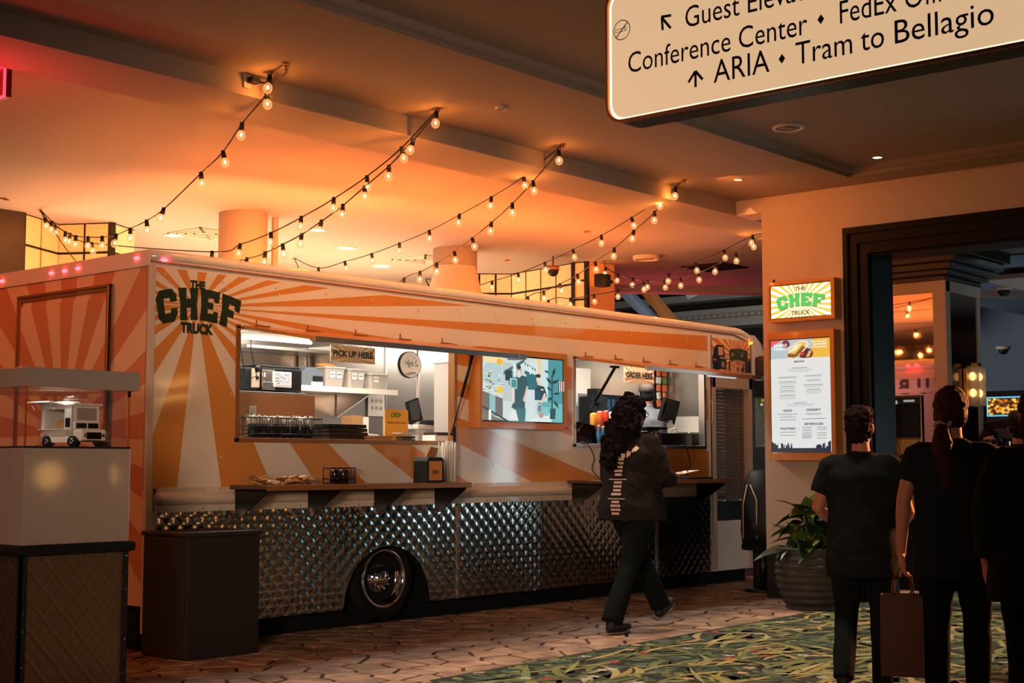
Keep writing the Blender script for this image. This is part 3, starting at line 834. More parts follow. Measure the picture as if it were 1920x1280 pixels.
# ================================================================== ceiling fittings
def disc_thing(name, u, v, r, label, cat, ringm='ceil', facem=None, z=ZC, th=.012, group=None):
    p = onZ(u, v, z); t = thing(name, label, cat, (p.x, p.y, z), group)
    b = MB(); n = 28
    b.loft([(p.x, p.y, z + .0, r, r), (p.x, p.y, z - th, r * .97, r * .97), (p.x, p.y, z - th * .9, r * .8, r * .8), (p.x, p.y, z - .001, r * .78, r * .78)], n, cap=False); b.obj('trim_ring', ringm, t)
    b = MB(); b.loft([(p.x, p.y, z - th * .55, r * .8, r * .8), (p.x, p.y, z - th * .5, r * .79, r * .79)], n); b.obj('face', facem or ringm, t)
    return t
MT['grille'] = mat('grey_speaker_grille', (120, 112, 100), .7)
disc_thing('ceiling_speaker', 1478, 237, .125, 'round flush ceiling speaker with pale ring below the hanging sign', 'speaker', 'paper', 'grille', ZC + .07, .02)
disc_thing('downlight', 1645, 294, .05, 'small lit recessed downlight right of the round ceiling speaker', 'downlight', 'trimw', 'led', ZC + .07, .01)
disc_thing('ceiling_disc', 940, 201, .045, 'small pale round cover plate on the dark ceiling between the second and third string hooks', 'smoke detector', 'trimw', 'trimw', ZC, .02)
disc_thing('downlight', 1384, 336, .045, 'tiny recessed downlight in the corner beside the wall header', 'downlight', 'trimw', 'ledwarm', ZC, .01)
for (u, v, r, lab) in ((325, 440, .11, 'lit oval downlight left of the thick round column'), (650, 464, .12, 'lit downlight above the truck, nearest right of the thick round column'), (716, 498, .13, 'lit downlight low over the truck roof, rightmost of the bright ones'), (596, 430, .1, 'lit downlight behind the middle string of bulbs')):
    disc_thing('downlight', u, v, r, lab, 'downlight', 'wall', 'led')
for (u, v, lab) in ((1101, 433, 'small dark sprinkler cap on the orange ceiling, higher of two'), (950, 487, 'small dark sprinkler cap on the orange ceiling above the tiled wall'), (10, 372, 'small dark sprinkler cap at the left edge of the ceiling')):
    disc_thing('sprinkler_cap', u, v, .05, lab, 'sprinkler', 'bronze', 'casing')
disc_thing('dome_light', 1212, 480, .17, 'pale round dome fixture on the ceiling near the pier', 'lamp', 'wall', 'trimw', ZC, .05)
p = onZ(1037, 508, 3.66); t = thing('dome_camera', 'dark dome camera hanging over the tiled wall', 'camera', (p.x, p.y, ZC - .002))
b = MB(); b.ell((p.x, p.y, 3.66), (.07, .07, .07)); b.obj('dome', 'black', t)
b = MB(); b.tube([(p.x, p.y, 3.67), (p.x, p.y, 3.72), (p.x, p.y, 3.73), (p.x, p.y, ZC - .002)], [.08, .08, .012, .012], 16); b.obj('collar', 'bronze', t)
for (u, v, s_, lab, g) in ((385, 437, .3, 'square ceiling vent outline left of the thick round column', 'wall'), (797, 486, .3, 'square ceiling vent near the sleeved column', 'wall'), (1340, 500, .32, 'dark square ceiling vent in the magenta lit corner', 'casing')):
    p = onZ(u, v, ZC); t = thing('ceiling_vent', lab, 'vent', (p.x, p.y, ZC))
    b = MB()
    for i in range(4):
        a = s_ * (1 - i * .23); 
        b.box(p.x - a, p.x + a, p.y - a, p.y - a + .025, ZC - .012, ZC); b.box(p.x - a, p.x + a, p.y + a - .025, p.y + a, ZC - .012, ZC)
        b.box(p.x - a, p.x - a + .025, p.y - a, p.y + a, ZC - .012, ZC); b.box(p.x + a - .025, p.x + a, p.y - a, p.y + a, ZC - .012, ZC)
    b.obj('louvre', g, t)
# red neon exit style sign at the left edge
p = onX(3, 97, 4.55); t = thing('neon_sign', 'red neon outlined sign hanging at the left edge under the ceiling', 'sign', (p.x, p.y, p.z))
ya, yb = onX(-60, 140, 4.55).y, onX(9, 140, 4.55).y; zt, zb = onX(5, 124, 4.55).z, onX(5, 181, 4.55).z
b = MB(); b.tube([(4.55, yb, zt), (4.55, yb, zb), (4.55, ya, zb), (4.55, ya, zt), (4.55, yb, zt)], .010, 8); b.obj('neon_tube', 'neon', t)
b = MB(); b.box(4.56, 4.60, yb, ya, zb, zt, .004); b.obj('back_panel', 'redback' if 'redback' in MT else mat('dark_red_panel', (90, 16, 20), .4), t)
b = MB(); b.box(4.53, 4.62, yb - .02, ya, zt + .015, p.z, .005); b.tube([(4.57, (ya + yb) / 2, p.z), (4.57, (ya + yb) / 2, ZC)], .012, 8); b.obj('mount', 'casing', t)

# ================================================================== hanging way-finding sign
SX = 4.90
t = thing('hanging_sign', 'large backlit cream way-finding sign with rounded corners hung from the ceiling, top right', 'sign', (SX, 2.7, ZC))
y0 = onX(1140, 130, SX).y; zb = onX(1140, 236, SX).z; y1 = y0 - 2.9; zt = zb + .60; yo = y0
def rrect(y0, y1, z0, z1, r, n=6):
    o = []
    for cy, cz, a0 in ((y0 - r, z1 - r, PI / 2), (y0 - r, z0 + r, PI), (y1 + r, z0 + r, 1.5 * PI), (y1 + r, z1 - r, 0)):
        for k in range(n + 1):
            a = a0 + PI / 2 * k / n; o.append((cy - r * math.cos(a) if False else cy + r * (-math.cos(a)), cz + r * math.sin(a)))
    return o
def rr(y0, y1, z0, z1, r, n=7):
    """rounded rectangle outline, y0 > y1"""
    o = []
    for cy, cz, a0 in ((y1 + r, z0 + r, PI), (y0 - r, z0 + r, 1.5 * PI), (y0 - r, z1 - r, 0), (y1 + r, z1 - r, .5 * PI)):
        for k in range(n + 1):
            a = a0 + PI / 2 * k / n; o.append((cy + r * math.cos(a), cz + r * math.sin(a)))
    return o
def ring(b, A, B, x):
    n = len(A); b.add([(x, *p) for p in A] + [(x, *p) for p in B], [(i, (i + 1) % n, n + (i + 1) % n, n + i) for i in range(n)], False)
b = MB(); b.prism(rr(y0, y1, zb, zt, .085), 'x', SX + .005, SX + .13); b.obj('housing', 'blackm', t)
b = MB(); o_ = rr(y0, y1, zb, zt, .085); i_ = rr(y0 - .012, y1 + .012, zb + .012, zt - .012, .075)
n = len(o_)
b.add([(SX - .02, *p) for p in o_] + [(SX - .02, *p) for p in i_] + [(SX + .01, *p) for p in o_] + [(SX + .01, *p) for p in i_],
      [(i, (i + 1) % n, n + (i + 1) % n, n + i) for i in range(n)] + [(i, 2 * n + i, 2 * n + (i + 1) % n, (i + 1) % n) for i in range(n)] + [(n + i, n + (i + 1) % n, 3 * n + (i + 1) % n, 3 * n + i) for i in range(n)], False)
b.obj('rim', 'copper', t)
b = MB(); b.prism(rr(y0 - .012, y1 + .012, zb + .012, zt - .012, .075), 'x', SX - .004, SX + .004); b.obj('edge_light', 'signedge', t)
b = MB(); b.prism(rr(y0 - .026, y1 + .026, zb + .022, zt - .022, .068), 'x', SX - .007, SX - .003); b.obj('face_panel', 'signface', t)
for yy in (y0 - .5, y1 + .5):
    b = MB(); b.tube([(SX + .07, yy, zt - .01), (SX + .07, yy, ZC + .07)], .018, 10); b.obj('hanger', 'blackm', t)
def sign_text(txt, ua, va, ub, vb, cap, bold=.0):
    """lettering between two measured spots on the sign face"""
    a, c = onX(ua, va, SX - .0085), onX(ub, vb, SX - .0085)
    P = Pic((SX - .0085, 0, 0), (0, -1, 0), (0, 0, 1), 1, 1, (-1, 0, 0), 0)
    z = (a.z + c.z) / 2
    P.text(txt, -a.y, z, cap, (22, 16, 12), width=a.y - c.y, bold=bold); return P
def addp(P, pts, ua=None): P.raw(pts, [tuple(q) for q in tessellate_polygon([[Vector((x, y, 0)) for x, y in pts]])], (22, 16, 12))
P = sign_text('Conference Center', 1178, 139, 1514, 62, .095)
Q = sign_text('FedEx Office', 1575, 45, 1575 + 236, -8, .095); 
Q2 = sign_text('ARIA', 1338, 156, 1443, 134, .10); Q3 = sign_text('Tram', 1492, 122, 1598, 99.7, .095); Q5 = sign_text('to', 1614, 96.3, 1658, 87, .095); Q6 = sign_text('Bellagio', 1678, 82.8, 1864, 43.6, .095)
Q4 = sign_text('Guest Elevators', 1285, 51, 1285 + 285, -14, .095)
SY = []
def newpic():
    q = Pic((SX - .0085, 0, 0), (0, -1, 0), (0, 0, 1), 1, 1, (-1, 0, 0), 0); return q
def sp(u, v): q = onX(u, v, SX); return (-q.y, q.z)
for (u, v) in ((1541, 37), (1468, 111)):
    S_ = newpic(); SY.append((S_, 'diamond_mark')); c = sp(u, v); r = .020; addp(S_, [(c[0] - r * .75, c[1]), (c[0], c[1] - r), (c[0] + r * .75, c[1]), (c[0], c[1] + r)])
def bar(S_, a, c, w):
    d = Vector(c) - Vector(a); n = Vector((-d.y, d.x)).normalized() * w
    addp(S_, [(a[0] + n.x, a[1] + n.y), (a[0] - n.x, a[1] - n.y), (c[0] - n.x, c[1] - n.y), (c[0] + n.x, c[1] + n.y)])
w = .006
S_ = newpic(); SY.append((S_, 'arrow')); c = sp(1306, 134); e = sp(1307, 164); 
bar(S_, (c[0], c[1]), (c[0], e[1]), w); bar(S_, c, (c[0] - .035, c[1] - .042), w); bar(S_, c, (c[0] + .035, c[1] - .042), w)
S_ = newpic(); SY.append((S_, 'arrow')); c = sp(1243, 34); bar(S_, c, (c[0] + .045, c[1] - .055), w); bar(S_, (c[0] - .003, c[1] + .004), (c[0] + .048, c[1] + .0), w); bar(S_, (c[0], c[1] + .004), (c[0] + .004, c[1] - .055), w)
S_ = newpic(); SY.append((S_, 'no_smoking_symbol')); c = sp(1168, 57); r = .045
for k in range(28):
    a0, a1 = 2 * PI * k / 28, 2 * PI * (k + 1) / 28
    S_.raw([(c[0] + r * math.cos(a0), c[1] + r * math.sin(a0)), (c[0] + r * math.cos(a1), c[1] + r * math.sin(a1)), (c[0] + (r - .004) * math.cos(a1), c[1] + (r - .004) * math.sin(a1)), (c[0] + (r - .004) * math.cos(a0), c[1] + (r - .004) * math.sin(a0))], [(0, 1, 2, 3)], (60, 44, 34))
bar(S_, (c[0] - .032, c[1] - .03), (c[0] + .032, c[1] + .03), .0025)
for yy in (-.006, .006): bar(S_, (c[0] - .034, c[1] + yy), (c[0] + .03, c[1] + yy), .0012)
bar(S_, (c[0] + .018, c[1] - .006), (c[0] + .018, c[1] + .006), .0015); bar(S_, (c[0] - .034, c[1] - .006), (c[0] - .034, c[1] + .006), .0012); bar(S_, (c[0] + .02, c[1] + .01), (c[0] + .01, c[1] + .022), .001)
for q, nm in ((P, 'lettering'), (Q, 'lettering'), (Q2, 'lettering'), (Q3, 'lettering'), (Q4, 'lettering'), (Q5, 'lettering'), (Q6, 'lettering')) + tuple(SY): q.obj(nm, 'print', t)
# ================================================================== the food truck
TX0, TX1, TY1 = 5.69, 13.75, 10.25
truck = thing('food_truck', 'long white food truck with ochre sunburst stripes and quilted steel skirt', 'truck', (TX0, YT, 0))
W1 = (6.445, 8.70, 1.437, 2.224); W2 = (10.338, 12.49, 1.437, 2.224); DR = (12.66, 13.40, .16, 2.16)
def wall_rects(xs, zs, holes):
    out = []
    for i in range(len(xs) - 1):
        for j in range(len(zs) - 1):
            cx, cz = (xs[i] + xs[i + 1]) / 2, (zs[j] + zs[j + 1]) / 2
            if any(h[0] < cx < h[1] and h[2] < cz < h[3] for h in holes): continue
            out.append((xs[i], xs[i + 1], zs[j], zs[j + 1]))
    return out
b = MB()
for (a, c, d, e) in wall_rects([TX0, W1[0], W1[1], W2[0], W2[1], 12.58], [1.085, 1.437, 2.224, 2.655], [W1, W2]): b.box(a, c, YT, YT + .05, d, e)
b.obj('side_wall', 'side', truck)
b = MB()
for (a, c, d, e) in wall_rects([12.58, DR[0], DR[1], TX1], [.144, DR[2], DR[3], 2.3], [DR]): b.box(a, c, YT + .001, YT + .05, d, e)
b.prism([(12.58, 2.3), (TX1, 2.3), (TX1 - .02, 2.45), (TX1 - .1, 2.58), (TX1 - .22, 2.655), (12.58, 2.655)], 'y', YT + .001, YT + .05)
b.obj('front_side_wall', 'white', truck)
b = MB(); b.box(TX0, TX0 + .05, YT + .002, TY1, .30, 2.61); b.obj('rear_wall', 'rear', truck)
b = MB(); b.box(TX1 - .05, TX1, YT + .05, TY1, .144, 2.4); b.obj('front_wall', 'white', truck)
b = MB(); b.box(TX0, TX1, TY1 - .05, TY1, .144, 2.6); b.obj('far_wall', 'white', truck)
# roof cap with a rounded front corner
prof = [(TX0 - .012, 2.607), (TX0 - .012, 2.70), (TX0 + .01, 2.716), (13.15, 2.716)]
for k in range(1, 9):
    a = PI / 2 * (1 - k / 8); prof.append((13.15 + .61 * math.cos(a), 2.716 - .5 + .5 * math.sin(a)))
inner = [(13.72, 2.216)]
for k in range(1, 9):
    a = PI / 2 * k / 8; inner.append((13.15 + .57 * math.cos(a), 2.716 - .5 + .44 * math.sin(a)))
inner += [(TX0 + .2, 2.656), (TX0 + .2, 2.607)]
b = MB(); b.prism(prof + inner, 'y', YT + .03, TY1 + .01); b.obj('roof', 'white', truck)
b = MB(); pts = [(TX0 - .008, YT + .03, 2.67), (TX0 + .3, YT + .03, 2.676)] + [(x, YT + .03, z - .04) for x, z in prof[3:]]
b.tube(pts, [.042] * len(pts), 12); b.obj('roof_edge', 'white', truck)
b = MB(); b.tube([(TX0 - .004, YT - .006, 2.630), (13.1, YT - .006, 2.636), (13.45, YT - .006, 2.56)], .007, 6); b.obj('drip_rail', 'bronze', truck)
b = MB(); b.box(TX0 - .022, TX0 - .008, YT + .0, TY1 + .01, 2.598, 2.612); b.box(TX0 - .02, TX0 - .01, YT, TY1, 2.612, 2.705, .004); b.obj('rear_roof_band', 'white', truck)
b = MB(); b.box(TX0 - .014, TX0 + .03, YT - .012, YT + .03, .12, 2.62, .008); b.obj('corner_post', 'cream', truck)
b = MB(); b.box(TX0 + .03, TX1 - .3, YT + .12, TY1 - .1, .0, .60); b.obj('chassis', 'rubber', truck)
b = MB(); b.box(TX0 + .05, TX0 + .12, YT + .1, TY1 - .1, .0, .32); b.obj('rear_kick', 'rubber', truck)
# belt moulding: flange, half round pipe, flange
def belt(x0, x1, name='belt_moulding'):
    b = MB(); pr = [(YT, 1.092), (YT - .012, 1.092), (YT - .012, 1.062)]
    for k in range(9):
        a = PI * k / 8; pr.append((YT - .012 - .045 * math.sin(a), 1.015 + .045 * math.cos(a)))
    pr += [(YT - .012, .966), (YT - .012, .925), (YT, .925)]
    b.prism(pr, 'x', x0, x1); b.ell((x0, YT - .012, 1.015), (.03, .045, .045)); return b.obj(name, 'cream', truck)
belt(5.77, 9.16); belt(9.17, 12.57)
b = MB()
for k in range(46):
    for z in (1.078, .942): b.ell((5.85 + k * .148, YT - .013, z), (.007, .004, .007), 6, 4)
b.obj('belt_rivets', 'steel', truck, kind='stuff')
MT['seam'] = mat('dull_steel_seam', (110, 106, 100), .5, metal=.6)
# quilted skirt panels, pressed diamonds
AC, AR = 7.94, .47
def arch_lo(x):
    d = abs(x - AC)
    return .146 if d >= AR else max(.146, .14 + math.sqrt(AR * AR - d * d))
def skirt(x0, x1):
    st = .0105; nx = int((x1 - x0) / st); nz = 76; vs = []; fs = []
    for i in range(nx + 1):
        x = x0 + (x1 - x0) * i / nx; lo = arch_lo(x)
        for j in range(nz + 1):
            z = lo + (.925 - lo) * j / nz
            a = x / .118 + z / .112; c = x / .118 - z / .112
            h = .0048 * (abs(math.sin(PI * a)) * abs(math.sin(PI * c))) ** .8
            wv = .012 * noise.noise((x * 1.1, z * .9, 3)) + .004 * noise.noise((x * 3.1, z * 1.5, 8))
            vs.append((x, YT - .012 - h - wv, z))
    for i in range(nx):
        for j in range(nz): k = i * (nz + 1) + j; fs.append((k, k + nz + 1, k + nz + 2, k + 1))
    b = MB(); b.add(vs, fs, True); 
    o = b.obj('skirt_panel', 'quilt', truck); return o
skirt(5.765, 8.735); skirt(8.745, 11.60); skirt(11.61, 12.575)
for q_ in ((5.70, 5.765, YT - .006, YT + .04, .13, .93), (8.728, 8.752, YT - .030, YT, .146, .925), (11.595, 11.615, YT - .030, YT, .146, .925), (12.57, 12.60, YT - .012, YT + .04, .146, 1.09)):
    b = MB(); b.box(*q_); b.obj('skirt_trim', 'seam' if q_[0] > 8 and q_[0] < 12 else 'cream', truck)
b = MB()
for x in (8.74, 11.605):
    for k in range(11): b.ell((x, YT - .032, .18 + k * .07), (.008, .005, .008), 8, 5)
b.obj('skirt_rivets', 'chrome', truck, kind='stuff')
b = MB()
rr_ = random.Random(2)
for x in [5.8 + .49 * k for k in range(14)]:
    for z in (2.545, 2.50): b.ell((x + (.03 if z < 2.53 else 0), YT, z), (.010, .006, .010), 6, 4)
for x, z in ((5.85, 1.6), (5.85, 1.25), (6.30, 1.3), (6.38, 1.75), (6.33, 2.0), (9.2, 1.25), (9.6, 1.2), (10.1, 1.3), (9.9, 1.18), (8.8, 1.7), (8.8, 1.3), (10.2, 2.0)): b.ell((x, YT, z), (.009, .005, .009), 6, 4)
b.obj('rivets', 'cream', truck, kind='stuff')
# wheel in its well
def wheel(x, y, name='wheel'):
    w = thing('wheel_tmp', 'w', 'w', (x, y, 0)); 
    return w
wh = D.objects.new('wheel', None); COL.objects.link(wh); wh.parent = truck; wh.matrix_parent_inverse = PINV[truck.name]; wh.location = (0, 0, 0)
wx, wy, wr = 7.955, 8.19, .345
PINV['wheel'] = Matrix.Identity(4)
def wl(rings, n=48, cap=False):
    b = MB(); vs = []; fs = []
    for (r, y) in rings:
        for k in range(n): a = 2 * PI * k / n; vs.append((wx + r * math.cos(a), y, .352 + r * math.sin(a)))
    for i in range(len(rings) - 1):
        for k in range(n): k2 = (k + 1) % n; fs.append((i * n + k, i * n + k2, (i + 1) * n + k2, (i + 1) * n + k))
    if cap: fs.append(tuple((len(rings) - 1) * n + k for k in range(n)))
    b.add(vs, fs, True); return b
wl([(.25, wy + .2), (.34, wy + .2), (wr, wy + .15), (wr, wy + .05), (.33, wy + .01), (.29, wy - .01), (.245, wy + .0), (.24, wy + .03)]).obj('tyre', 'rubber', wh)
wl([(.245, wy + .02), (.232, wy - .006), (.215, wy - .004), (.205, wy + .03), (.195, wy + .075), (.15, wy + .09), (.11, wy + .075), (.075, wy + .04), (.06, wy + .01), (.04, wy + .0)], cap=True).obj('rim', 'chrome', wh)
b = MB()
for k in range(10):
    a = 2 * PI * k / 10; b.ell((wx + .085 * math.cos(a), wy + .035, .352 + .085 * math.sin(a)), (.012, .02, .012), 8, 6)
b.obj('wheel_nuts', 'chrome', wh, kind='stuff')
b = MB()
for k in range(16):
    a0, a1 = PI * k / 16, PI * (k + 1) / 16
    b.add([(AC + (AR + .005) * math.cos(a), y, .14 + (AR + .005) * math.sin(a)) for a in (a0, a1) for y in (YT - .005, YT + .35)], [(0, 1, 3, 2)], True)
b.obj('wheel_well', 'rubber', truck)

# rear hatch frame with raised bronze edge, marker lamps
hf = D.objects.new('rear_hatch', None); COL.objects.link(hf); hf.parent = truck; hf.matrix_parent_inverse = PINV[truck.name]; PINV['rear_hatch'] = Matrix.Identity(4)
x = TX0 - .002; y0_, y1_, z0_, z1_ = 8.60, 9.81, 1.2, 2.51
b = MB(); b.box(x - .012, x, y0_ + .05, y1_ - .02, z0_, z1_ - .08, .004); b.obj('hatch_panel', 'rear', hf)
b = MB()
for (e, p_) in ((0, .035), (.028, .022)):
    b.box(x - p_, x, y0_ + e, y1_ - e, z1_ - e - .02, z1_ - e, .004)
    b.box(x - p_, x, y0_ + e, y0_ + e + .02, z0_, z1_ - e, .004); b.box(x - p_, x, y1_ - e * .5 - .014, y1_ - e * .5, z0_, z1_ - e, .004)
b.obj('hatch_frame', 'bronze', hf)
b = MB(); b.box(x - .03, x - .02, y0_ - .012, y0_ + .006, z0_, z1_ - .01); b.obj('hatch_seal', 'black', hf)
def marker(x, y, z, m, nrm):
    b = MB(); b.ell((x, y, z), (.02 if nrm == 'x' else .03, .03 if nrm == 'x' else .018, .013), 12, 8); o = b.obj('marker_lens', m, truck); return o
for (u, v) in ((5, 527), (97, 512), (122, 508), (147, 503), (257, 484)):
    p = onX(u, v, TX0 - .02); marker(TX0 - .02, p.y, min(max(p.z, 2.63), 2.69), 'redled', 'x')
p = onY(308, 485, YT - .01); marker(p.x, YT - .012, 2.645, 'redled', 'y')
p = onY(1416, 632, YT - .01); marker(13.42, YT - .012, 2.565, 'amberled', 'y')
# lettering on the side
P = Pic((5.69, YT - .001, 1.0), (1, 0, 0), (0, 0, 1), 1, 1, (0, -1, 0), .0006)
def q2(u, v): p = onY(u, v, YT); return p.x - 5.69, p.z - 1.0
c = q2(370, 577); a_ = q2(293, 560); e_ = q2(446, 590)
P.poly = lambda pts, col: P.raw(pts, [tuple(t) for t in tessellate_polygon([[Vector((a, bb, 0)) for a, bb in pts]])], col)
lw = e_[0] - a_[0]
P.chef(c[0] + .015, c[1] - .0, lw * 1.0, .225, (16, 44, 28), arch=.26)
P.text('THE', c[0] - .0, c[1] + .135, .055, (16, 44, 28), width=.13, bold=.09, align='c')
P.text('TRUCK', c[0] + .0, c[1] - .178, .068, (16, 44, 28), width=.28, bold=.09, align='c')
P.obj('logo_lettering', 'print', truck)
# front panel poster above the door
x0, x1, z0, z1 = 12.66, 13.41, 2.235, 2.575
P = Pic((x0, YT - .002, z0), (1, 0, 0), (0, 0, 1), x1 - x0, z1 - z0, (0, -1, 0), .0006)
P.rect(0, 0, 1, 1, (232, 196, 150)); P.rays(.68, .42, 26, (206, 116, 44), asp=2.0)
P.poly([(.02, .05), (.0, .35), (.06, .7), (.12, .8), (.3, .8), (.33, .5), (.38, .25), (.36, .05)], (20, 30, 34))
P.rect(.16, .48, .29, .74, (206, 160, 120)); P.disc(.28, .2, .05, .1, (150, 130, 110)); P.rect(.02, .3, .1, .36, (200, 90, 70)); P.rect(.2, .38, .35, .42, (190, 170, 150))
P.disc(.12, .12, .07, .16, (12, 18, 20))
for x_, h_ in ((.43, .32), (.8, .26), (.86, .5), (.9, .62), (.94, .4), (.97, .46)): P.rect(x_, 0, x_ + .03, h_, (20, 30, 34))
for x_ in (.64, .75): P.rect(x_, .04, x_ + .035, .14, (20, 30, 34))
P.chef(.68, .54, .46, .36, (20, 66, 36), arch=.2); P.text('THE', .67, .79, .07, (30, 44, 34), width=.06, align='c'); P.text('TRUCK', .68, .24, .08, (60, 50, 34), width=.15, align='c')
P.obj('front_poster', 'print', truck)
b = MB(); b.box(12.63, 12.645, YT - .01, YT + .01, 1.09, 2.60); b.box(13.42, 13.435, YT - .01, YT + .01, 2.2, 2.6); b.box(12.62, 13.7, YT - .018, YT + .004, 2.175, 2.205, .003); b.obj('panel_joints', 'steel', truck)
P = Pic((12.66, YT - .002, 2.095), (1, 0, 0), (0, 0, 1), .75, .07, (0, -1, 0), .0006)
P.rect(0, 0, 1, 1, (22, 26, 28)); P.rect(0, .3, .42, 1, (226, 150, 90)); P.rect(.1, .3, .2, 1, (210, 190, 170)); P.rect(.26, .3, .34, 1, (220, 190, 160)); P.disc(.7, .7, .03, .2, (230, 220, 200))
P.obj('poster_strip', 'print', truck)
# roller door
dr = D.objects.new('roller_door', None); COL.objects.link(dr); dr.parent = truck; dr.matrix_parent_inverse = PINV[truck.name]; PINV['roller_door'] = Matrix.Identity(4)
b = MB(); a0, a1, b0, b1 = DR
b.box(a0 - .03, a0 + .04, YT - .02, YT + .1, b0, b1 + .03, .006); b.box(a1 - .04, a1 + .03, YT - .02, YT + .1, b0, b1 + .03, .006); b.box(a0 - .03, a1 + .03, YT - .02, YT + .1, b1 - .11, b1 + .03, .006)
b.obj('door_frame', 'trimw', dr)
MT['slat'] = mat('brown_roller_slat', (112, 92, 76), .4, metal=.4)
sl = MB(); sl.box(a0 + .04, a1 - .04, YT + .05, YT + .065, 0, .034, .005); sm = sl.mesh('slat', 'slat')
z = .93
while z < b1 - .13:
    o = link(sm, 'slat', dr); o.location = (0, 0, z); z += .0385
b = MB(); b.box(a1 - .13, a1 - .10, YT + .03, YT + .05, .9, b1 - .11); b.box(a0 + .04, a1 - .04, YT + .035, YT + .06, .88, .93, .004); b.obj('door_rail', 'slat', dr)
b = MB(); b.box(a0 + .15, a0 + .27, YT + .028, YT + .036, .888, .92); b.obj('door_label', mat('dark_red_label', (90, 24, 20), .6), dr)
b = MB(); b.box(a0 + .04, a1 - .04, YT + .02, YT + .06, .66, .86, .004); b.obj('step_well', 'black', dr)
b = MB(); b.box(a0 + .04, a1 - .04, YT + .004, YT + .03, b0, .66, .004); b.obj('kick_panel', 'white', dr)
b = MB(); b.tube([(12.585, YT - .035, 1.9), (12.585, YT - .05, 1.88), (12.585, YT - .05, 1.70), (12.585, YT - .035, 1.68)], .008, 8); b.obj('grab_handle', 'cream', dr)

# window frames, awning flaps, gas struts, clips
def hatch(W_, tag, led):
    x0, x1, z0, z1 = W_
    h = D.objects.new('serving_window', None); COL.objects.link(h); h.parent = truck; h.matrix_parent_inverse = PINV[truck.name]; PINV[h.name] = Matrix.Identity(4)
    b = MB(); t_ = .03
    b.box(x0 - t_, x0 + .004, YT - .014, YT + .06, z0 - t_, z1 + t_, .004); b.box(x1 - .004, x1 + t_, YT - .014, YT + .06, z0 - t_, z1 + t_, .004)
    b.box(x0 - t_, x1 + t_, YT - .014, YT + .06, z0 - t_, z0 + .004, .004); b.box(x0 - t_, x1 + t_, YT - .014, YT + .06, z1 - .004, z1 + .018, .004)
    b.obj('window_frame', 'bronze' if tag == 1 else 'steel', h)
    # flap hinged along the top, held nearly level
    hy, hz, oy, oz = YT - .018, z1 + .022, YT - .80, z1 - .105
    b = MB(); d = Vector((0, oy - hy, oz - hz)); n = Vector((0, -d.z, d.y)).normalized() * -.012
    def sec(x): return [(x, hy, hz), (x, oy, oz), (x, oy + n.y * 2, oz - .024), (x, hy + n.y * 2, hz - .024)]
    b.add(sec(x0 + .02) + sec(x1 - .02), [(0, 1, 2, 3), (7, 6, 5, 4), (0, 4, 5, 1), (1, 5, 6, 2), (2, 6, 7, 3), (3, 7, 4, 0)], False); b.obj('awning_flap', 'ochre', h)
    b = MB(); b.box(x0 + .015, x1 - .015, oy - .008, oy + .014, oz - .034, oz + .004, .003); b.box(x1 - .1, x1 - .012, oy - .012, oy + .12, oz - .036, oz + .006, .003); b.obj('flap_edge', 'steel', h)
    for k in range(5):
        xx = x0 + .14 + (x1 - x0 - .3) * k / 4
        b = MB(); b.box(xx, xx + .13, YT - .02, YT, z1 + .026, z1 + .034, .002); b.box(xx, xx + .008, YT - .02, YT - .01, z1 + .03, z1 + .07, .002); b.obj('hinge_clip', 'bronze', h)
    return h
h1 = hatch(W1, 1, True); h2 = hatch(W2, 2, True)
def strut(h, p, q):
    p, q = Vector(p), Vector(q); m = p.lerp(q, .52)
    b = MB(); b.tube([p, m], .014, 10); b.obj('strut_cylinder', 'black', h)
    b = MB(); b.tube([m, q], .006, 8); b.ell(q, (.014, .014, .014), 8, 6); b.obj('strut_rod', 'blackm', h)
    b = MB(); b.box(p.x - .05, p.x + .05, p.y - .02, p.y + .02, p.z, p.z + .02, .004); b.obj('strut_bracket', 'black', h)
strut(h1, (8.66, YT - .25, 2.145), (8.655, YT - .02, 1.50)); b = MB(); b.box(8.68, 8.70, YT - .03, YT - .01, 1.43, 1.56, .003); b.obj('latch', 'black', h1)
p = onY(1131, 690, 7.85); strut(h2, (10.39, YT - .42, 2.12), (10.365, YT - .02, 1.56))
b = MB(); b.box(11.38, 11.85, YT - .80, YT - .76, 2.075, 2.118, .004); b.obj('flap_lit_segment', mat('cool_lit_steel', (200, 220, 225), .4, emit=(190, 214, 220), es=.8), h2)  # glow stands in for the lit stretch of the flap's metal edge

# serving shelves with triangular brackets
def shelf(x0, x1, label, nb):
    s = thing('serving_shelf', label, 'shelf', ((x0 + x1) / 2, YT - .2, 1.08))
    b = MB(); b.box(x0, x1, YT - .42, YT - .014, 1.073, 1.103, .004); b.obj('shelf_board', 'wood', s)
    b = MB(); b.box(x0, x1, YT - .428, YT - .42, 1.066, 1.106, .002); b.obj('edge_strip', 'bronze', s)
    for k in range(nb):
        xx = x0 + .015 + (x1 - x0 - .06) * k / (nb - 1)
        b = MB(); b.prism([(YT - .40, 1.073), (YT - .40, 1.05), (YT - .10, .86), (YT - .06, .86), (YT - .058, 1.073)], 'x', xx, xx + .012); b.box(xx - .0, xx + .04, YT - .40, YT - .058, 1.062, 1.073)
        b.obj('bracket', 'blackm', s)
    return s
shelf(6.37, 8.46, 'brown shelf on four black brackets under the pick up window', 4)
shelf(10.20, 12.30, 'dark narrow shelf on black brackets under the order window', 3)

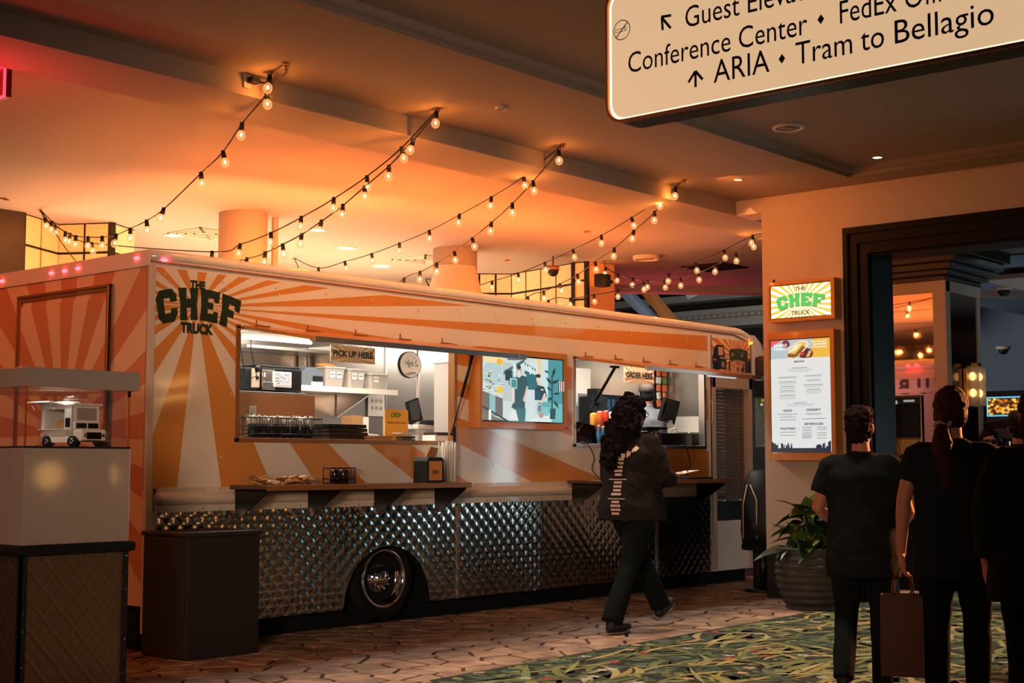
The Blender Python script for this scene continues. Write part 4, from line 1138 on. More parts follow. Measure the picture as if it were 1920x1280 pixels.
# lettering and hood lamps on the cab front (seen in the mirrored column)
P = Pic((TX1 + .002, 8.17, 2.20), (0, 1, 0), (0, 0, 1), .62, .25, (1, 0, 0), .0006)
P.text('U', .19, .05, .8, (30, 22, 26), width=.27, bold=.06); P.text('B', .66, .05, .8, (30, 22, 26), width=.25, bold=.06); P.rect(.0, .05, .07, .87, (30, 22, 26)); P.obj('front_lettering', 'print', truck)
for y in (8.5, 8.62, 9.2, 9.8):
    b = MB(); b.ell((TX1 - .08, y, 2.60), (.03, .03, .014), 10, 6); b.obj('marker_lens', 'redled', truck)
# wall screen between the windows
tv = thing('wall_screen', 'wide screen in an ochre box frame mounted between the two serving windows', 'screen', (9.6, YT, 1.9))
FY = YT - .13
a = onY(905, 663, FY); c = onY(1058, 792, FY); fx1 = onY(1064, 802, FY)
tx0, tx1 = a.x, onY(1058, 720, FY).x; tz1 = onY(980, 667, FY).z; tz0 = onY(980, 792, FY).z
b = MB(); bx0, bx1, bz0, bz1 = tx0 - .035, tx1 + .045, tz0 - .055, tz1 + .05
b.box(bx0, bx1, FY + .02, YT - .001, bz0, bz1); 
b.box(bx0, tx0, FY, FY + .02, bz0, bz1); b.box(tx1, bx1, FY, FY + .02, bz0, bz1); b.box(tx0, tx1, FY, FY + .02, bz0, tz0); b.box(tx0, tx1, FY, FY + .02, tz1, bz1)
b.obj('screen_frame', 'ochre', tv)
b = MB(); b.box(tx0, tx1, FY + .012, FY + .02, tz0, tz1); b.obj('bezel', 'screenoff', tv)
P = Pic((tx0 + .012, FY + .011, tz0 + .012), (1, 0, 0), (0, 0, 1), tx1 - tx0 - .024, tz1 - tz0 - .024, (0, -1, 0), .0002)
TE = (64, 130, 136)
P.rect(0, 0, 1, 1, (206, 218, 214)); P.rect(.8, 0, 1, 1, (70, 150, 156)); P.rect(.8, 0, 1, .3, (110, 186, 186)); P.rect(.64, .5, .72, 1, (240, 206, 140)); P.rect(.72, .4, .81, 1, (200, 226, 228))
P.poly([(0, .1), (0, .44), (.24, .34), (.24, .05)], (112, 104, 98)); P.poly([(.08, .1), (.08, .4), (.15, .38), (.15, .08)], (140, 190, 192)); P.poly([(0, 0), (0, .12), (.28, 0)], (120, 112, 104))
P.poly([(.0, .22), (.0, .19), (.3, -.02), (.34, -.02)], (24, 50, 54)); P.rect(.07, 0, .1, .16, (236, 236, 230))
P.poly([(0, .78), (.05, .9), (.23, .84), (.23, .6), (.1, .5), (0, .6)], (180, 206, 206)); P.rect(.02, .88, .24, 1, (246, 222, 160)); P.disc(.2, .9, .04, .05, (240, 180, 50))
for k in range(7): P.rect(.06, .42 + k * .055, .1, .45 + k * .055, (190, 146, 60) if k % 2 else (210, 206, 190))
rn = random.Random(9)
for k in range(26): x_, y_ = rn.uniform(.0, .24), rn.uniform(.42, .74); P.rect(x_, y_, x_ + rn.uniform(.01, .03), y_ + rn.uniform(.01, .03), rn.choice([(40, 80, 84), (230, 236, 232), (160, 180, 176), (60, 60, 56)]))
P.rect(.16, .42, .23, .52, (246, 200, 50)); P.rect(.23, .3, .34, .9, (190, 200, 196)); P.poly([(.24, .76), (.5, .98), (.5, .93), (.24, .7)], (60, 110, 116))
P.rect(.3, .55, .46, .78, (70, 130, 136)); P.rect(.26, .62, .34, .78, (30, 60, 64)); P.poly([(.42, .86), (.66, .98), (.68, .74), (.5, .8)], (214, 226, 224)); P.poly([(.5, .8), (.7, .7), (.7, .66), (.5, .74)], (50, 100, 106))
for k in range(5): P.rect(.5 + .03 * k, .88 - .02 * k, .515 + .03 * k, .92 - .02 * k, (60, 110, 116))
P.rect(.56, .5, .575, .86, (240, 244, 240)); P.rect(.52, .5, .66, .74, (40, 110, 120))
P.poly([(.5, 0), (.5, .5), (.62, .5), (.62, 0)], (206, 222, 220)); P.poly([(.54, .02), (.54, .0), (.84, .0), (.84, .12), (.8, .14)], (220, 230, 226)); P.rect(.7, .1, .8, .3, (130, 196, 196)); P.rect(.72, .24, .84, .32, (96, 170, 172))
P.poly([(.32, .16), (.3, .03), (.42, .02), (.42, .16)], (222, 228, 224))
# standing adult, head, beard, shirt, arms
P.poly([(.36, .18), (.34, .5), (.38, .66), (.43, .72), (.52, .7), (.54, .56), (.5, .34), (.5, .16)], (44, 86, 90)); P.poly([(.38, .2), (.42, .0), (.5, .0), (.51, .2)], (60, 108, 112)); P.poly([(.33, .2), (.37, .34), (.39, .2)], (40, 76, 80))
P.disc(.425, .8, .03, .07, (216, 186, 172)); P.disc(.425, .73, .028, .055, (226, 220, 214)); P.disc(.42, .845, .03, .035, (50, 60, 60)); P.rect(.395, .80, .455, .81, (30, 44, 48)); P.disc(.49, .34, .018, .035, (222, 190, 176)); P.rect(.34, .28, .37, .5, (226, 210, 200)); P.poly([(.52, .56), (.54, .54), (.5, .36), (.48, .36)], (222, 196, 180))
P.rect(.31, .5, .4, .66, (176, 206, 206)); P.rect(.33, .52, .39, .64, (70, 140, 146)); P.rect(.35, .68, .39, .88, (220, 232, 230))
# crouching child
P.poly([(.62, .34), (.62, .5), (.66, .58), (.74, .56), (.78, .42), (.72, .34)], (34, 66, 76)); P.disc(.67, .67, .03, .065, (232, 206, 190)); P.disc(.665, .725, .032, .03, (44, 48, 46)); P.poly([(.74, .46), (.77, .44), (.72, .3), (.69, .3)], (222, 196, 180)); P.rect(.7, .5, .73, .52, (230, 236, 230)); P.rect(.62, .34, .69, .48, (24, 80, 100))
for rad, cc in ((.045, (40, 80, 84)), (.038, (200, 216, 212)), (.028, (90, 130, 130))): P.disc(.68, .21, rad * .7, rad * 2.2, cc)
P.disc(.7, .1, .03, .04, (180, 150, 140))
# potted plant and books
P.rect(.835, .1, .85, .75, (24, 58, 60)); P.poly([(.81, .05), (.82, .22), (.89, .22), (.88, .05)], (30, 76, 84))
for (x_, y_, dx, dy) in ((.85, .72, .03, .16), (.84, .6, -.08, .12), (.85, .6, .08, .1), (.84, .5, -.07, .06), (.85, .45, .1, .02), (.86, .36, .07, -.14), (.84, .62, .06, .05), (.8, .78, -.06, .04), (.84, .4, -.05, -.06)):
    n_ = Vector((-dy, dx)).normalized() * .02; P.poly([(x_, y_), (x_ + dx / 2 + n_.x, y_ + dy / 2 + n_.y), (x_ + dx, y_ + dy), (x_ + dx / 2 - n_.x, y_ + dy / 2 - n_.y)], (22, 54, 58))
for k, cc in enumerate(((30, 60, 64), (236, 230, 220), (206, 40, 50), (236, 236, 230), (60, 40, 40), (230, 214, 190))): P.rect(.92 + k * .013, .5, .932 + k * .013, .66, cc)
P.obj('picture', 'pglow', tv)
b = MB(); b.ell((bx1 - .02, FY - .003, bz0 + .02), (.008, .004, .008), 8, 5); b.obj('screw', 'black', tv)

# truck interior: floor, back wall, bulkheads, ceiling
b = MB(); b.box(5.75, 13.6, 8.2, 9.96, .40, .44); b.obj('galley_floor', 'casing', truck)
b = MB(); b.box(5.75, 13.6, 9.90, 9.96, .44, 2.6); b.obj('galley_back_wall', 'steelw', truck)
b = MB(); b.box(13.40, 13.46, 8.5, 9.9, .44, 2.6); b.obj('bulkhead', 'steelw', truck); b = MB(); b.box(5.75, 5.8, 8.2, 9.9, .44, 2.6); b.obj('bulkhead', 'steelw', truck)
b = MB(); b.box(5.75, 13.6, 8.2, 9.9, 2.56, 2.6); b.obj('galley_ceiling', 'white', truck)
b = MB(); b.box(9.02, 9.06, 8.22, 8.68, .44, 2.13, .004); b.box(9.015, 9.065, 8.20, 8.70, 2.13, 2.14); b.obj('partition', mat('grey_partition', (168, 162, 154), .4), truck)
for x in (9.6, 10.05):
    b = MB(); b.box(x, x + .02, 9.885, 9.9, 1.0, 2.56); b.obj('wall_seam', 'steel', truck)
b = MB(); b.box(6.0, 9.0, 8.22, 8.72, 1.37, 1.41, .004); b.box(6.0, 9.0, 8.3, 8.7, .44, 1.37); b.obj('pickup_counter', 'steel', truck)
b = MB(); b.box(10.3, 12.56, 8.22, 8.6, 1.37, 1.41, .004); b.box(10.3, 12.56, 8.3, 8.58, .44, 1.37); b.obj('order_counter', 'steel', truck)
b = MB(); b.box(6.3, 10.6, 9.3, 9.9, 1.33, 1.37); b.box(6.3, 10.6, 9.35, 9.9, .44, 1.33); b.obj('back_counter', 'steel', truck)
# ================================================================== inside the pick up window
sh = thing('steel_shelf', 'pale steel wall shelf carrying plastic tubs inside the pick up window', 'shelf', (8.9, 9.6, 1.9))
SZ = onY(650, 727, 9.40).z; xa = onY(520, 710, 9.4).x; xb = onY(744, 733, 9.4).x
b = MB(); b.box(xa, xb, 9.40, 9.885, SZ - .03, SZ, .004); b.box(xa, xb, 9.385, 9.40, SZ - .045, SZ + .004, .003); b.obj('shelf_board', 'white', sh)
for xx in (xa + .25, xb - .3):
    b = MB(); b.prism([(9.42, SZ - .03), (9.885, SZ - .03), (9.885, SZ - .24)], 'x', xx, xx + .02); b.obj('bracket', 'steel', sh)
us = thing('steel_shelf', 'upper steel rail shelf with a triangular bracket high in the pick up window', 'shelf', (8.3, 9.7, 2.3))
b = MB(); uz = 2.26; b.box(7.6, 8.62, 9.5, 9.885, uz - .03, uz, .004); b.obj('shelf_board', 'steel', us)
b = MB(); b.prism([(9.35, uz + .05), (9.885, uz + .05), (9.885, uz - .22)], 'x', 8.62, 8.64); b.obj('bracket', 'steel', us)
b = MB(); b.box(8.5, 8.55, 9.86, 9.885, 1.7, uz); b.obj('upright', 'white', us)
# fluorescent tube fitting
t = thing('tube_light', 'bright white fluorescent tube at the upper left of the pick up window', 'lamp', (6.9, 8.5, 2.3))
p, q = onY(455, 629, 8.45), onY(583, 645, 8.45); zt_ = (p.z + q.z) / 2 + .0
b = MB(); b.tube([(p.x, 8.45, zt_), (q.x, 8.45, zt_)], .014, 10); b.obj('tube', 'tube', t)
b = MB(); b.box(p.x, q.x, 8.46, 8.56, zt_ + .012, zt_ + .045, .004); b.obj('housing', 'white', t)
for k, (u, v) in enumerate(((450, 636), (469, 640))):
    p = onY(u, v, 8.9); 
    b = MB(); b.tube([(p.x, 8.9, 2.4), (p.x + .01, 8.9, 2.15), (p.x + .05 + .02 * k, 8.9, 1.95), (p.x + .06, 8.95, 1.93)], .004, 6)
    b.obj('hanging_cable', 'cable', label=('thin black cable hanging at the left end of the pick up window', 'second thin black cable hanging just right of the first, pick up window')[k], cat='cable')
# oven on its own bracket shelf
OY = 8.95
zs = onY(510, 735, OY).z
t = thing('steel_shelf', 'dark steel shelf edge under the black oven, pick up window left', 'shelf', (7.4, OY + .2, zs))
b = MB(); b.box(7.0, onY(577, 735, OY - .04).x, OY - .04, OY + .5, zs - .03, zs, .004); b.obj('shelf_board', 'steel', t)
b = MB(); b.prism([(OY + .02, zs - .03), (OY + .4, zs - .03), (OY + .4, zs - .2)], 'x', 7.7, 7.72); b.obj('bracket', 'steel', t)
ov = thing('oven', 'black countertop oven with a bright touch screen inside the pick up window', 'oven', (7.6, OY + .2, zs))
b = MB(); ox0, ox1, oz0, oz1 = pbox(b, 488, 690, 566, 728, OY, .4, .012, zs + .012); b.obj('body', 'blackm', ov)
b = MB(); b.box(ox0 + .01, ox0 + .14, OY - .012, OY, oz0 + .03, oz1 - .02, .004); b.box(ox0 + .01, ox0 + .14, OY - .018, OY - .01, oz0 + .005, oz0 + .07, .004); b.obj('door', 'steel', ov)
b = MB(); b.box(ox0 - .005, ox1 + .0, OY + .02, OY + .38, oz1, oz1 + .02, .008); b.obj('top_cover', 'black', ov)
b = MB(); sx0, sx1, sz0, sz1 = pbox(b, 513, 697, 547, 726, OY - .022, .022, .006); b.obj('screen_frame', 'pplastic', ov)
P = Pic((sx0 + .012, OY - .0235, sz0 + .014), (1, 0, 0), (0, 0, 1), sx1 - sx0 - .024, sz1 - sz0 - .024, (0, -1, 0), .0003)
P.rect(0, 0, 1, 1, (236, 232, 226)); rn = random.Random(4)
for k in range(26): x_, y_ = rn.uniform(.04, .9), rn.uniform(.06, .9); P.rect(x_, y_, x_ + rn.uniform(.03, .1), y_ + rn.uniform(.04, .1), rn.choice([(40, 40, 48), (206, 60, 70), (120, 124, 130), (60, 60, 66)]))
P.obj('screen', 'pglow', ov)
b = MB(); b.tube([(ox0 + .02, OY - .03, oz0 + .06), (ox0 + .02, OY - .03, oz1 - .05)], .006, 8); b.obj('handle', 'chrome', ov)
fd = thing('blender_base', 'black kitchen machine with a pale front panel left of the oven', 'appliance', (7.2, OY + .2, zs))
b = MB(); fx0, fx1, fz0, fz1 = pbox(b, 450, 688, 486, 728, OY + .02, .36, .012, zs + .012); b.obj('body', 'black', fd)
b = MB(); b.box(fx0 + .11, fx1 - .01, OY + .0, OY + .02, fz0 + .02, fz1 - .01, .004); b.obj('front_panel', 'trimw', fd)
b = MB(); b.ell(((fx0 + fx1) / 2 + .06, OY - .002, fz0 + .17), (.028, .012, .028), 12, 8); b.ell(((fx0 + fx1) / 2 + .06, OY - .002, fz0 + .1), (.018, .012, .018), 10, 6); b.obj('knobs', 'blackm', fd)
# label printer, tubs
lp = thing('label_printer', 'grey blue rounded label printer beside the oven', 'printer', (8.6, 9.5, SZ))
b = MB(); x0_, x1_ = onY(566, 700, 9.42).x, onY(606, 700, 9.42).x; zt_ = onY(590, 689, 9.42).z
pr = [(x0_, SZ), (x1_, SZ), (x1_, SZ + (zt_ - SZ) * .5), (x1_ - .03, SZ + (zt_ - SZ) * .8), (x1_ - .1, zt_), (x0_ + .06, zt_), (x0_, SZ + (zt_ - SZ) * .75)]
b.prism(pr, 'y', 9.42, 9.72); b.obj('body', 'gplastic', lp)
b = MB(); b.box(x1_ - .12, x1_ - .02, 9.40, 9.42, SZ + .05, SZ + .09, .003); b.obj('slot', 'black', lp)
b = MB(); b.box(x1_ - .14, x1_ - .01, 9.41, 9.42, SZ + .005, SZ + .04, .003); b.obj('front_plate', 'pplastic', lp)
tubs = [(612, 690, 652, 'large clear plastic tub with two labels, next to the printer', 717), (655, 694, 691, 'clear plastic tub with two labels, middle of the three', 720), (694, 703, 733, 'low clear plastic tub with one label at the shelf end', 721)]
for k, (u0, v0, u1, lab, v1) in enumerate(tubs):
    x0_, x1_ = onY(u0, 705, 9.44).x + .01, onY(u1, 705, 9.44).x - .01; zt_ = onY((u0 + u1) / 2, v0, 9.44).z
    t = thing('storage_tub', lab, 'tub', ((x0_ + x1_) / 2, 9.55, SZ), 'plastic tubs on the steel shelf')
    b = MB(); cx, cy, hw, hd = (x0_ + x1_) / 2, 9.57, (x1_ - x0_) / 2, .12
    def rq(s, z, r=.02): return [(cx - hw * s + r, cy - hd * s, z), (cx + hw * s - r, cy - hd * s, z), (cx + hw * s, cy - hd * s + r, z), (cx + hw * s, cy + hd * s - r, z), (cx + hw * s - r, cy + hd * s, z), (cx - hw * s + r, cy + hd * s, z), (cx - hw * s, cy + hd * s - r, z), (cx - hw * s, cy - hd * s + r, z)]
    vs = rq(.86, SZ) + rq(1, zt_) ; b.add(vs, [tuple(range(7, -1, -1))] + [(i, (i + 1) % 8, 8 + (i + 1) % 8, 8 + i) for i in range(8)] + [tuple(range(8, 16))], False); b.obj('tub', 'plastic', t)
    b = MB(); b.add(rq(1.06, zt_) + rq(1.06, zt_ + .012), [tuple(range(7, -1, -1))] + [(i, (i + 1) % 8, 8 + (i + 1) % 8, 8 + i) for i in range(8)] + [tuple(range(8, 16))], False); b.obj('lid', 'pplastic', t)
    for j in range(2 if k < 2 else 1):
        P = Pic((cx - .07 + j * .08, cy - hd * .98, (SZ + zt_) / 2), (1, 0, 0), (0, 0, 1), .055, .055, (0, -1, 0), .0008)
        P.rect(0, 0, 1, 1, (246, 242, 232)); P.rect(.1, .5, .9, .66, (90, 70, 40)); P.rect(.1, .2, .6, .3, (190, 160, 90)); P.obj('sticker', 'print', t)
t = thing('bread_loaf', 'orange brown bread loaf lying on the large plastic tub', 'bread', (onY(618, 686, 9.55).x, 9.55, SZ + .15))
b = MB(); p = onY(612, 686, 9.55); b.ell((p.x, 9.56, onY(612, 690, 9.44).z + .035), (.12, .06, .022)); b.obj('loaf', mat('bread_crust', (206, 128, 60), .6), t)
# round wall emblem, wall notices
p = onY(767, 683, 9.885); hh = (onY(767, 658, 9.885).z - onY(767, 708, 9.885).z) / 2
P = Pic((p.x - .13, 9.884, p.z - hh), (1, 0, 0), (0, 0, 1), .30, hh * 2, (0, -1, 0), .0005)
P.disc(.5, .5, .5, .5, (40, 40, 36), 28); P.disc(.5, .5, .47, .47, (226, 196, 170), 28); rn = random.Random(12)
for k in range(60):
    a = rn.uniform(0, 2 * PI); r = rn.uniform(0, .33); P.disc(.5 + r * math.cos(a), .56 + r * .8 * math.sin(a), .03, .03, rn.choice([(60, 80, 60), (230, 230, 216), (120, 130, 110), (200, 200, 190)]), 5)
P.chef(.5, .17, .3, .09, (50, 50, 46), arch=.1)
o = P.obj('oval_emblem', 'print', label='oval wall emblem with leaf pattern on the steel wall, pick up window', cat='emblem')
P = Pic((onY(690, 770, 9.88).x, 9.88, onY(705, 780, 9.88).z), (1, 0, 0), (0, 0, 1), .22, .26, (0, -1, 0), .0008)
P.rect(0, 0, 1, 1, (226, 224, 218)); P.poly([(.1, .8), (.1, .95), (.9, .98), (.9, .84)], (80, 150, 170))
for i in range(3):
    for j in range(2): P.disc(.24 + i * .26, .3 + j * .26, .09, .08, (176, 160, 140), 8)
P.obj('wall_notice', 'print', label='white picture notice with a blue band on the steel wall', cat='notice')
# hanging signs: PICK UP HERE
def hang_sign(u0, v0, u1, v1, Y, text, label, tilt, cols, td):
    vm = (v0 + v1) / 2
    x0, x1 = onY(u0, vm, Y).x, onY(u1, vm, Y).x; z1, z0 = onY((u0 + u1) / 2, v0, Y).z, onY((u0 + u1) / 2, v1, Y).z
    t = thing('hanging_sign', label, 'sign', ((x0 + x1) / 2, Y, z1))
    b = MB(); b.box(x0, x1, Y, Y + .008, z0, z1); b.obj('board', 'trimw', t)
    P = Pic((x0, Y - .001, z0), (1, 0, 0), (0, 0, 1), x1 - x0, z1 - z0, (0, -1, 0), .0005)
    P.rect(.0, .0, 1, 1, cols[0]); P.rays(.5, .3, 26, cols[1], asp=(x1 - x0) / (z1 - z0)); P.text(text, .5, .34, .36, td, width=.9, bold=.07, align='c'); P.obj('print', 'print', t)
    b = MB()
    for x in (x0 + .05, x1 - .05): b.tube([(x, Y + .004, z1), (x, Y + .004, 2.5)], .003, 6)
    b.obj('hanger', 'steel', t)
hang_sign(620, 649, 703, 680, 8.5, 'PICK UP HERE', 'striped PICK UP HERE sign with green letters hanging in the left window', 0, ((226, 206, 170), (196, 148, 84)), (10, 44, 26))
hang_sign(1171, 689, 1226, 719, 8.75, 'ORDER HERE', 'striped ORDER HERE sign with dark letters hanging in the right window', 0, ((224, 186, 150), (186, 120, 76)), (20, 24, 22))
# orange tan board behind the basket, basket of cutlery cups
b = MB(); q0, q1, q2_, q3_ = pbox(b, 448, 739, 590, 826, 8.66, .02, 0, 1.412); b.obj('back_board', 'tanboard', label='tan orange splash board behind the wire basket', cat='board')
MT['wrap'] = mat('clear_wrapped_cutlery', (190, 186, 178), .3, bump=.5, bscale=30)
bk = thing('wire_basket', 'black wire basket full of wrapped cutlery cups on the pick up counter', 'basket', (7.1, 8.4, 1.411))
bx0_, bx1_ = onY(478, 800, 8.32).x, onY(600, 800, 8.32).x; bz1_ = onY(540, 784, 8.32).z
b = MB()
for z in (1.415, 1.415 + (bz1_ - 1.415) * .33, 1.415 + (bz1_ - 1.415) * .66, bz1_):
    b.tube([(bx0_, 8.30, z), (bx1_, 8.30, z), (bx1_, 8.5, z), (bx0_, 8.5, z), (bx0_, 8.30, z)], .004, 6)
for k in range(26):
    x = bx0_ + (bx1_ - bx0_) * k / 25; b.tube([(x, 8.30, 1.415), (x, 8.30, bz1_)], .002, 5); b.tube([(x, 8.5, 1.415), (x, 8.5, bz1_)], .002, 5)
b.obj('wire_frame', 'blackm', bk)
rn = random.Random(8)
for k in range(7):
    x = bx0_ + .05 + (bx1_ - bx0_ - .1) * k / 6
    t = thing('cutlery_cup', ('leftmost', 'second from left', 'third from left', 'middle', 'third from right', 'second from right', 'rightmost')[k] + ' cup of clear wrapped cutlery in the black wire basket', 'cup', (x, 8.40, 1.419), 'cutlery cups in the wire basket')
    b = MB(); b.tube([(x, 8.40, 1.42), (x, 8.40, 1.55)], [.036, .046], 14); b.obj('cup', 'black', t)
    b = MB()
    for j in range(22):
        a = rn.uniform(0, 2 * PI); r = rn.uniform(.005, .036); dx, dy = r * math.cos(a), r * math.sin(a); h = rn.uniform(.03, .075)
        b.tube([(x + dx, 8.40 + dy, 1.51), (x + dx * 1.3, 8.40 + dy * 1.3, 1.53 + h), (x + dx * 1.5, 8.4 + dy * 1.5, 1.545 + h)], [.007, .013, .008], 6)
    b.obj('wrapped_cutlery', 'wrap', t, kind='stuff')
for k, (u, v, w_, h_, lab) in enumerate(((460, 800, .06, .2, 'pale menu card stuck inside the left edge of the pick up window'), (470, 770, .05, .1, 'small white instruction card on the tan board'))):
    p = onY(u, v, 8.64); P = Pic((p.x, 8.655 - .002, p.z - (.06 if k else .1)), (1, 0, 0), (0, 0, 1), w_ * 1.3, h_, (0, -1, 0), .0008)
    P.rect(0, 0, 1, 1, (186, 156, 130) if k == 0 else (220, 206, 186)); 
    for j in range(6): P.rect(.12, .1 + j * .14, .85, .14 + j * .14, (70, 56, 46))
    P.obj('notice_card', 'print', label=lab, cat='card')
# stack of folded boxes, brown bag, tray, poster, tubs and tablet on the counter
rn = random.Random(21)
for k in range(5):
    t_x = onY(640, 815, 8.4).x
    b = MB(); dx = rn.uniform(-.02, .02); b.box(t_x - .20 + dx, t_x + .21 + dx, 8.32, 8.62, 1.412 + k * .031, 1.440 + k * .031, .006)
    b.obj('folded_carton', 'darkkraft' if k < 4 else 'black', label=('dark brown folded carton at the bottom of the stack beside the wire basket', 'second dark folded carton from the bottom of the stack', 'middle dark folded carton of the stack', 'second dark folded carton from the top', 'black topmost folded carton of the stack')[k], cat='carton', group='folded cartons on the pick up counter')
t = thing('takeout_box', 'tan and white paper takeout box at the back of the pick up counter', 'box', (onY(675, 795, 8.9).x, 9.4, 1.372))
b = MB(); x_ = onY(661, 795, 9.4).x; zt_ = onY(675, 779, 9.4).z; b.box(x_, x_ + .13, 9.4, 9.55, 1.372, zt_, .004); b.obj('box_body', 'kraft', t)
b = MB(); b.box(x_ + .131, x_ + .2, 9.4, 9.55, 1.372, zt_ - .01, .004); b.obj('box_side', 'paper', t)
t = thing('paper_tray', 'folded kraft paper tray on the pick up counter', 'tray', (onY(700, 815, 8.35).x, 8.4, 1.412))
b = MB(); x_ = onY(680, 815, 8.35).x; xe = onY(724, 815, 8.35).x
b.add([(x_ + .02, 8.3, 1.412), (xe - .02, 8.3, 1.412), (xe - .02, 8.42, 1.412), (x_ + .02, 8.42, 1.412), (x_ - .02, 8.28, 1.47), (xe, 8.27, 1.48), (xe + .01, 8.45, 1.475), (x_, 8.45, 1.485)], [(0, 3, 2, 1), (0, 1, 5, 4), (1, 2, 6, 5), (2, 3, 7, 6), (3, 0, 4, 7)], False)
b.obj('tray', 'kraft', t)
b = MB(); b.tube([((x_ + xe) / 2 - .08, 8.36, 1.48), ((x_ + xe) / 2 + .06, 8.37, 1.475)], .014, 8); b.obj('folded_napkin', 'paper', t)
t = thing('table_poster', 'ochre upright card with green CHEF lettering at the pick up counter', 'sign', (onY(744, 790, 8.5).x, 8.5, 1.412))
b = MB(); x0_, x1_, z0_, z1_ = pbox(b, 722, 768, 765, 824, 8.5, .006, 0, 1.412); b.obj('card', 'ochre', t)
P = Pic((x0_, 8.499, z0_), (1, 0, 0), (0, 0, 1), x1_ - x0_, z1_ - z0_, (0, -1, 0), .0005)
P.rect(0, 0, 1, 1, (240, 172, 52)); P.chef(.46, .84, .44, .13, (70, 120, 30), arch=.2); P.text('PLEASE RECEIVE HERE', .5, .6, .055, (110, 70, 20), width=.8, bold=.03, align='c'); P.obj('print', 'print', t)
t = thing('clear_tub', 'clear plastic tub of dark pouches at the right end of the pick up counter', 'tub', (onY(787, 812, 8.36).x, 8.36, 1.412))
b = MB(); x0_, x1_ = onY(752, 815, 8.32).x, onY(785, 815, 8.32).x; b.box(x0_, x1_, 8.3, 8.42, 1.412, 1.50, .008); b.obj('tub', 'glass', t)
b = MB()
for k in range(3): b.box(x0_ + .02, x1_ - .04, 8.32, 8.4, 1.418 + k * .022, 1.434 + k * .022, .003)
b.obj('pouches', 'blackm', t); b = MB(); b.box(x0_ - .005, x1_ + .005, 8.295, 8.425, 1.50, 1.508, .003); b.obj('lid', 'plastic', t)
t = thing('tablet_stand', 'black tablet on a pale angled stand by the steel partition', 'tablet', (onY(783, 780, 8.75).x, 8.8, 1.412))
c = onY(776, 770, 8.78)
b = MB(); R = Matrix.Rotation(.35, 3, 'Y') @ Matrix.Rotation(-.35, 3, 'X')
def rb(b, c, sx, sy, sz, R): 
    vs = [Vector(c) + R @ Vector((x * sx, y * sy, z * sz)) for z in (-1, 1) for y in (-1, 1) for x in (-1, 1)]
    b.add(vs, [(0, 2, 3, 1), (4, 5, 7, 6), (0, 1, 5, 4), (1, 3, 7, 5), (3, 2, 6, 7), (2, 0, 4, 6)], False)
rb(b, (c.x, 8.78, c.z), .075, .012, .10, Matrix.Rotation(-.3, 3, 'Y')); b.obj('tablet', 'black', t)
b = MB(); rb(b, (c.x, 8.767, c.z), .062, .002, .085, Matrix.Rotation(-.3, 3, 'Y')); b.obj('screen', 'screenoff', t)
b = MB(); b.box(c.x - .03, c.x + .24, 8.7, 8.9, c.z - .16, c.z - .12, .01); b.box(c.x + .04, c.x + .14, 8.76, 8.84, 1.412, c.z - .15, .006); b.obj('stand', 'pplastic', t)
b = MB(); b.box(c.x + .05, c.x + .2, 8.68, 8.76, c.z - .12, c.z - .08, .01); b.obj('card_reader', 'black', t)
t = thing('receipt_printer', 'pale receipt printer and black till drawer under the tablet', 'printer', (c.x + .15, 8.56, 1.412))
b = MB(); b.box(c.x - .02, c.x + .24, 8.5, 8.66, 1.412, 1.50, .01); b.obj('body', 'pplastic', t); b = MB(); b.box(c.x + .0, c.x + .22, 8.49, 8.66, 1.50, 1.525, .006); b.obj('lid', 'darkkraft', t)

# things on the outer shelf
TZ = 1.1035
t = thing('sauce_tray', 'clear tray heaped with sauce packets on the left end of the shelf', 'tray', (6.75, 7.9, TZ))
x0_, x1_ = onY(468, 890, 7.88).x, onY(590, 890, 7.88).x
b = MB(); b.add([(x0_, 7.82, TZ + .002), (x1_, 7.82, TZ + .002), (x1_, 7.98, TZ + .002), (x0_, 7.98, TZ + .002), (x0_ - .01, 7.80, TZ + .075), (x1_ + .01, 7.80, TZ + .075), (x1_ + .01, 8.0, TZ + .075), (x0_ - .01, 8.0, TZ + .075)], [(0, 1, 2, 3), (0, 1, 5, 4), (1, 2, 6, 5), (2, 3, 7, 6), (3, 0, 4, 7)], False); b.obj('tray', 'glass', t)
rn = random.Random(6)
pk = [mat('packet_tan', (214, 160, 90), .5), mat('packet_brown', (140, 88, 48), .5), mat('packet_cream', (226, 196, 150), .5), mat('packet_gold', (190, 140, 70), .5)]
pm = []
for m_ in pk:
    b = MB(); b.box(-.032, .032, -.022, .022, -.006, .006, .004); pm.append(b.mesh('sauce_packet', m_))
for k in range(44):
    o = link(rn.choice(pm), 'sauce_packet', label='small sauce packet lying in the clear tray on the shelf', cat='packet', group='sauce packets in the clear tray')
    o.location = (rn.uniform(x0_ + .04, x1_ - .04), rn.uniform(7.85, 7.95), TZ + .012 + (k % 4) * .014); o.rotation_euler = (rn.uniform(-.35, .35), rn.uniform(-.35, .35), rn.uniform(0, 3))
t = thing('metal_caddy', 'small black wire caddy of jars in the middle of the shelf', 'caddy', (onY(637, 887, 7.9).x, 7.9, TZ))
x0_, x1_ = onY(620, 887, 7.9).x, onY(657, 887, 7.9).x; zt_ = onY(638, 877, 7.9).z
b = MB(); b.box(x0_, x1_, 7.85, 7.98, TZ, TZ + .01); 
for z in (TZ + .04, zt_): b.tube([(x0_, 7.85, z), (x1_, 7.85, z), (x1_, 7.98, z), (x0_, 7.98, z), (x0_, 7.85, z)], .005, 6)
for x in (x0_, (x0_ + x1_) / 2, x1_): b.tube([(x, 7.85, TZ), (x, 7.85, zt_)], .004, 6); b.tube([(x, 7.98, TZ), (x, 7.98, zt_)], .004, 6)
b.obj('wire_frame', 'blackm', t)
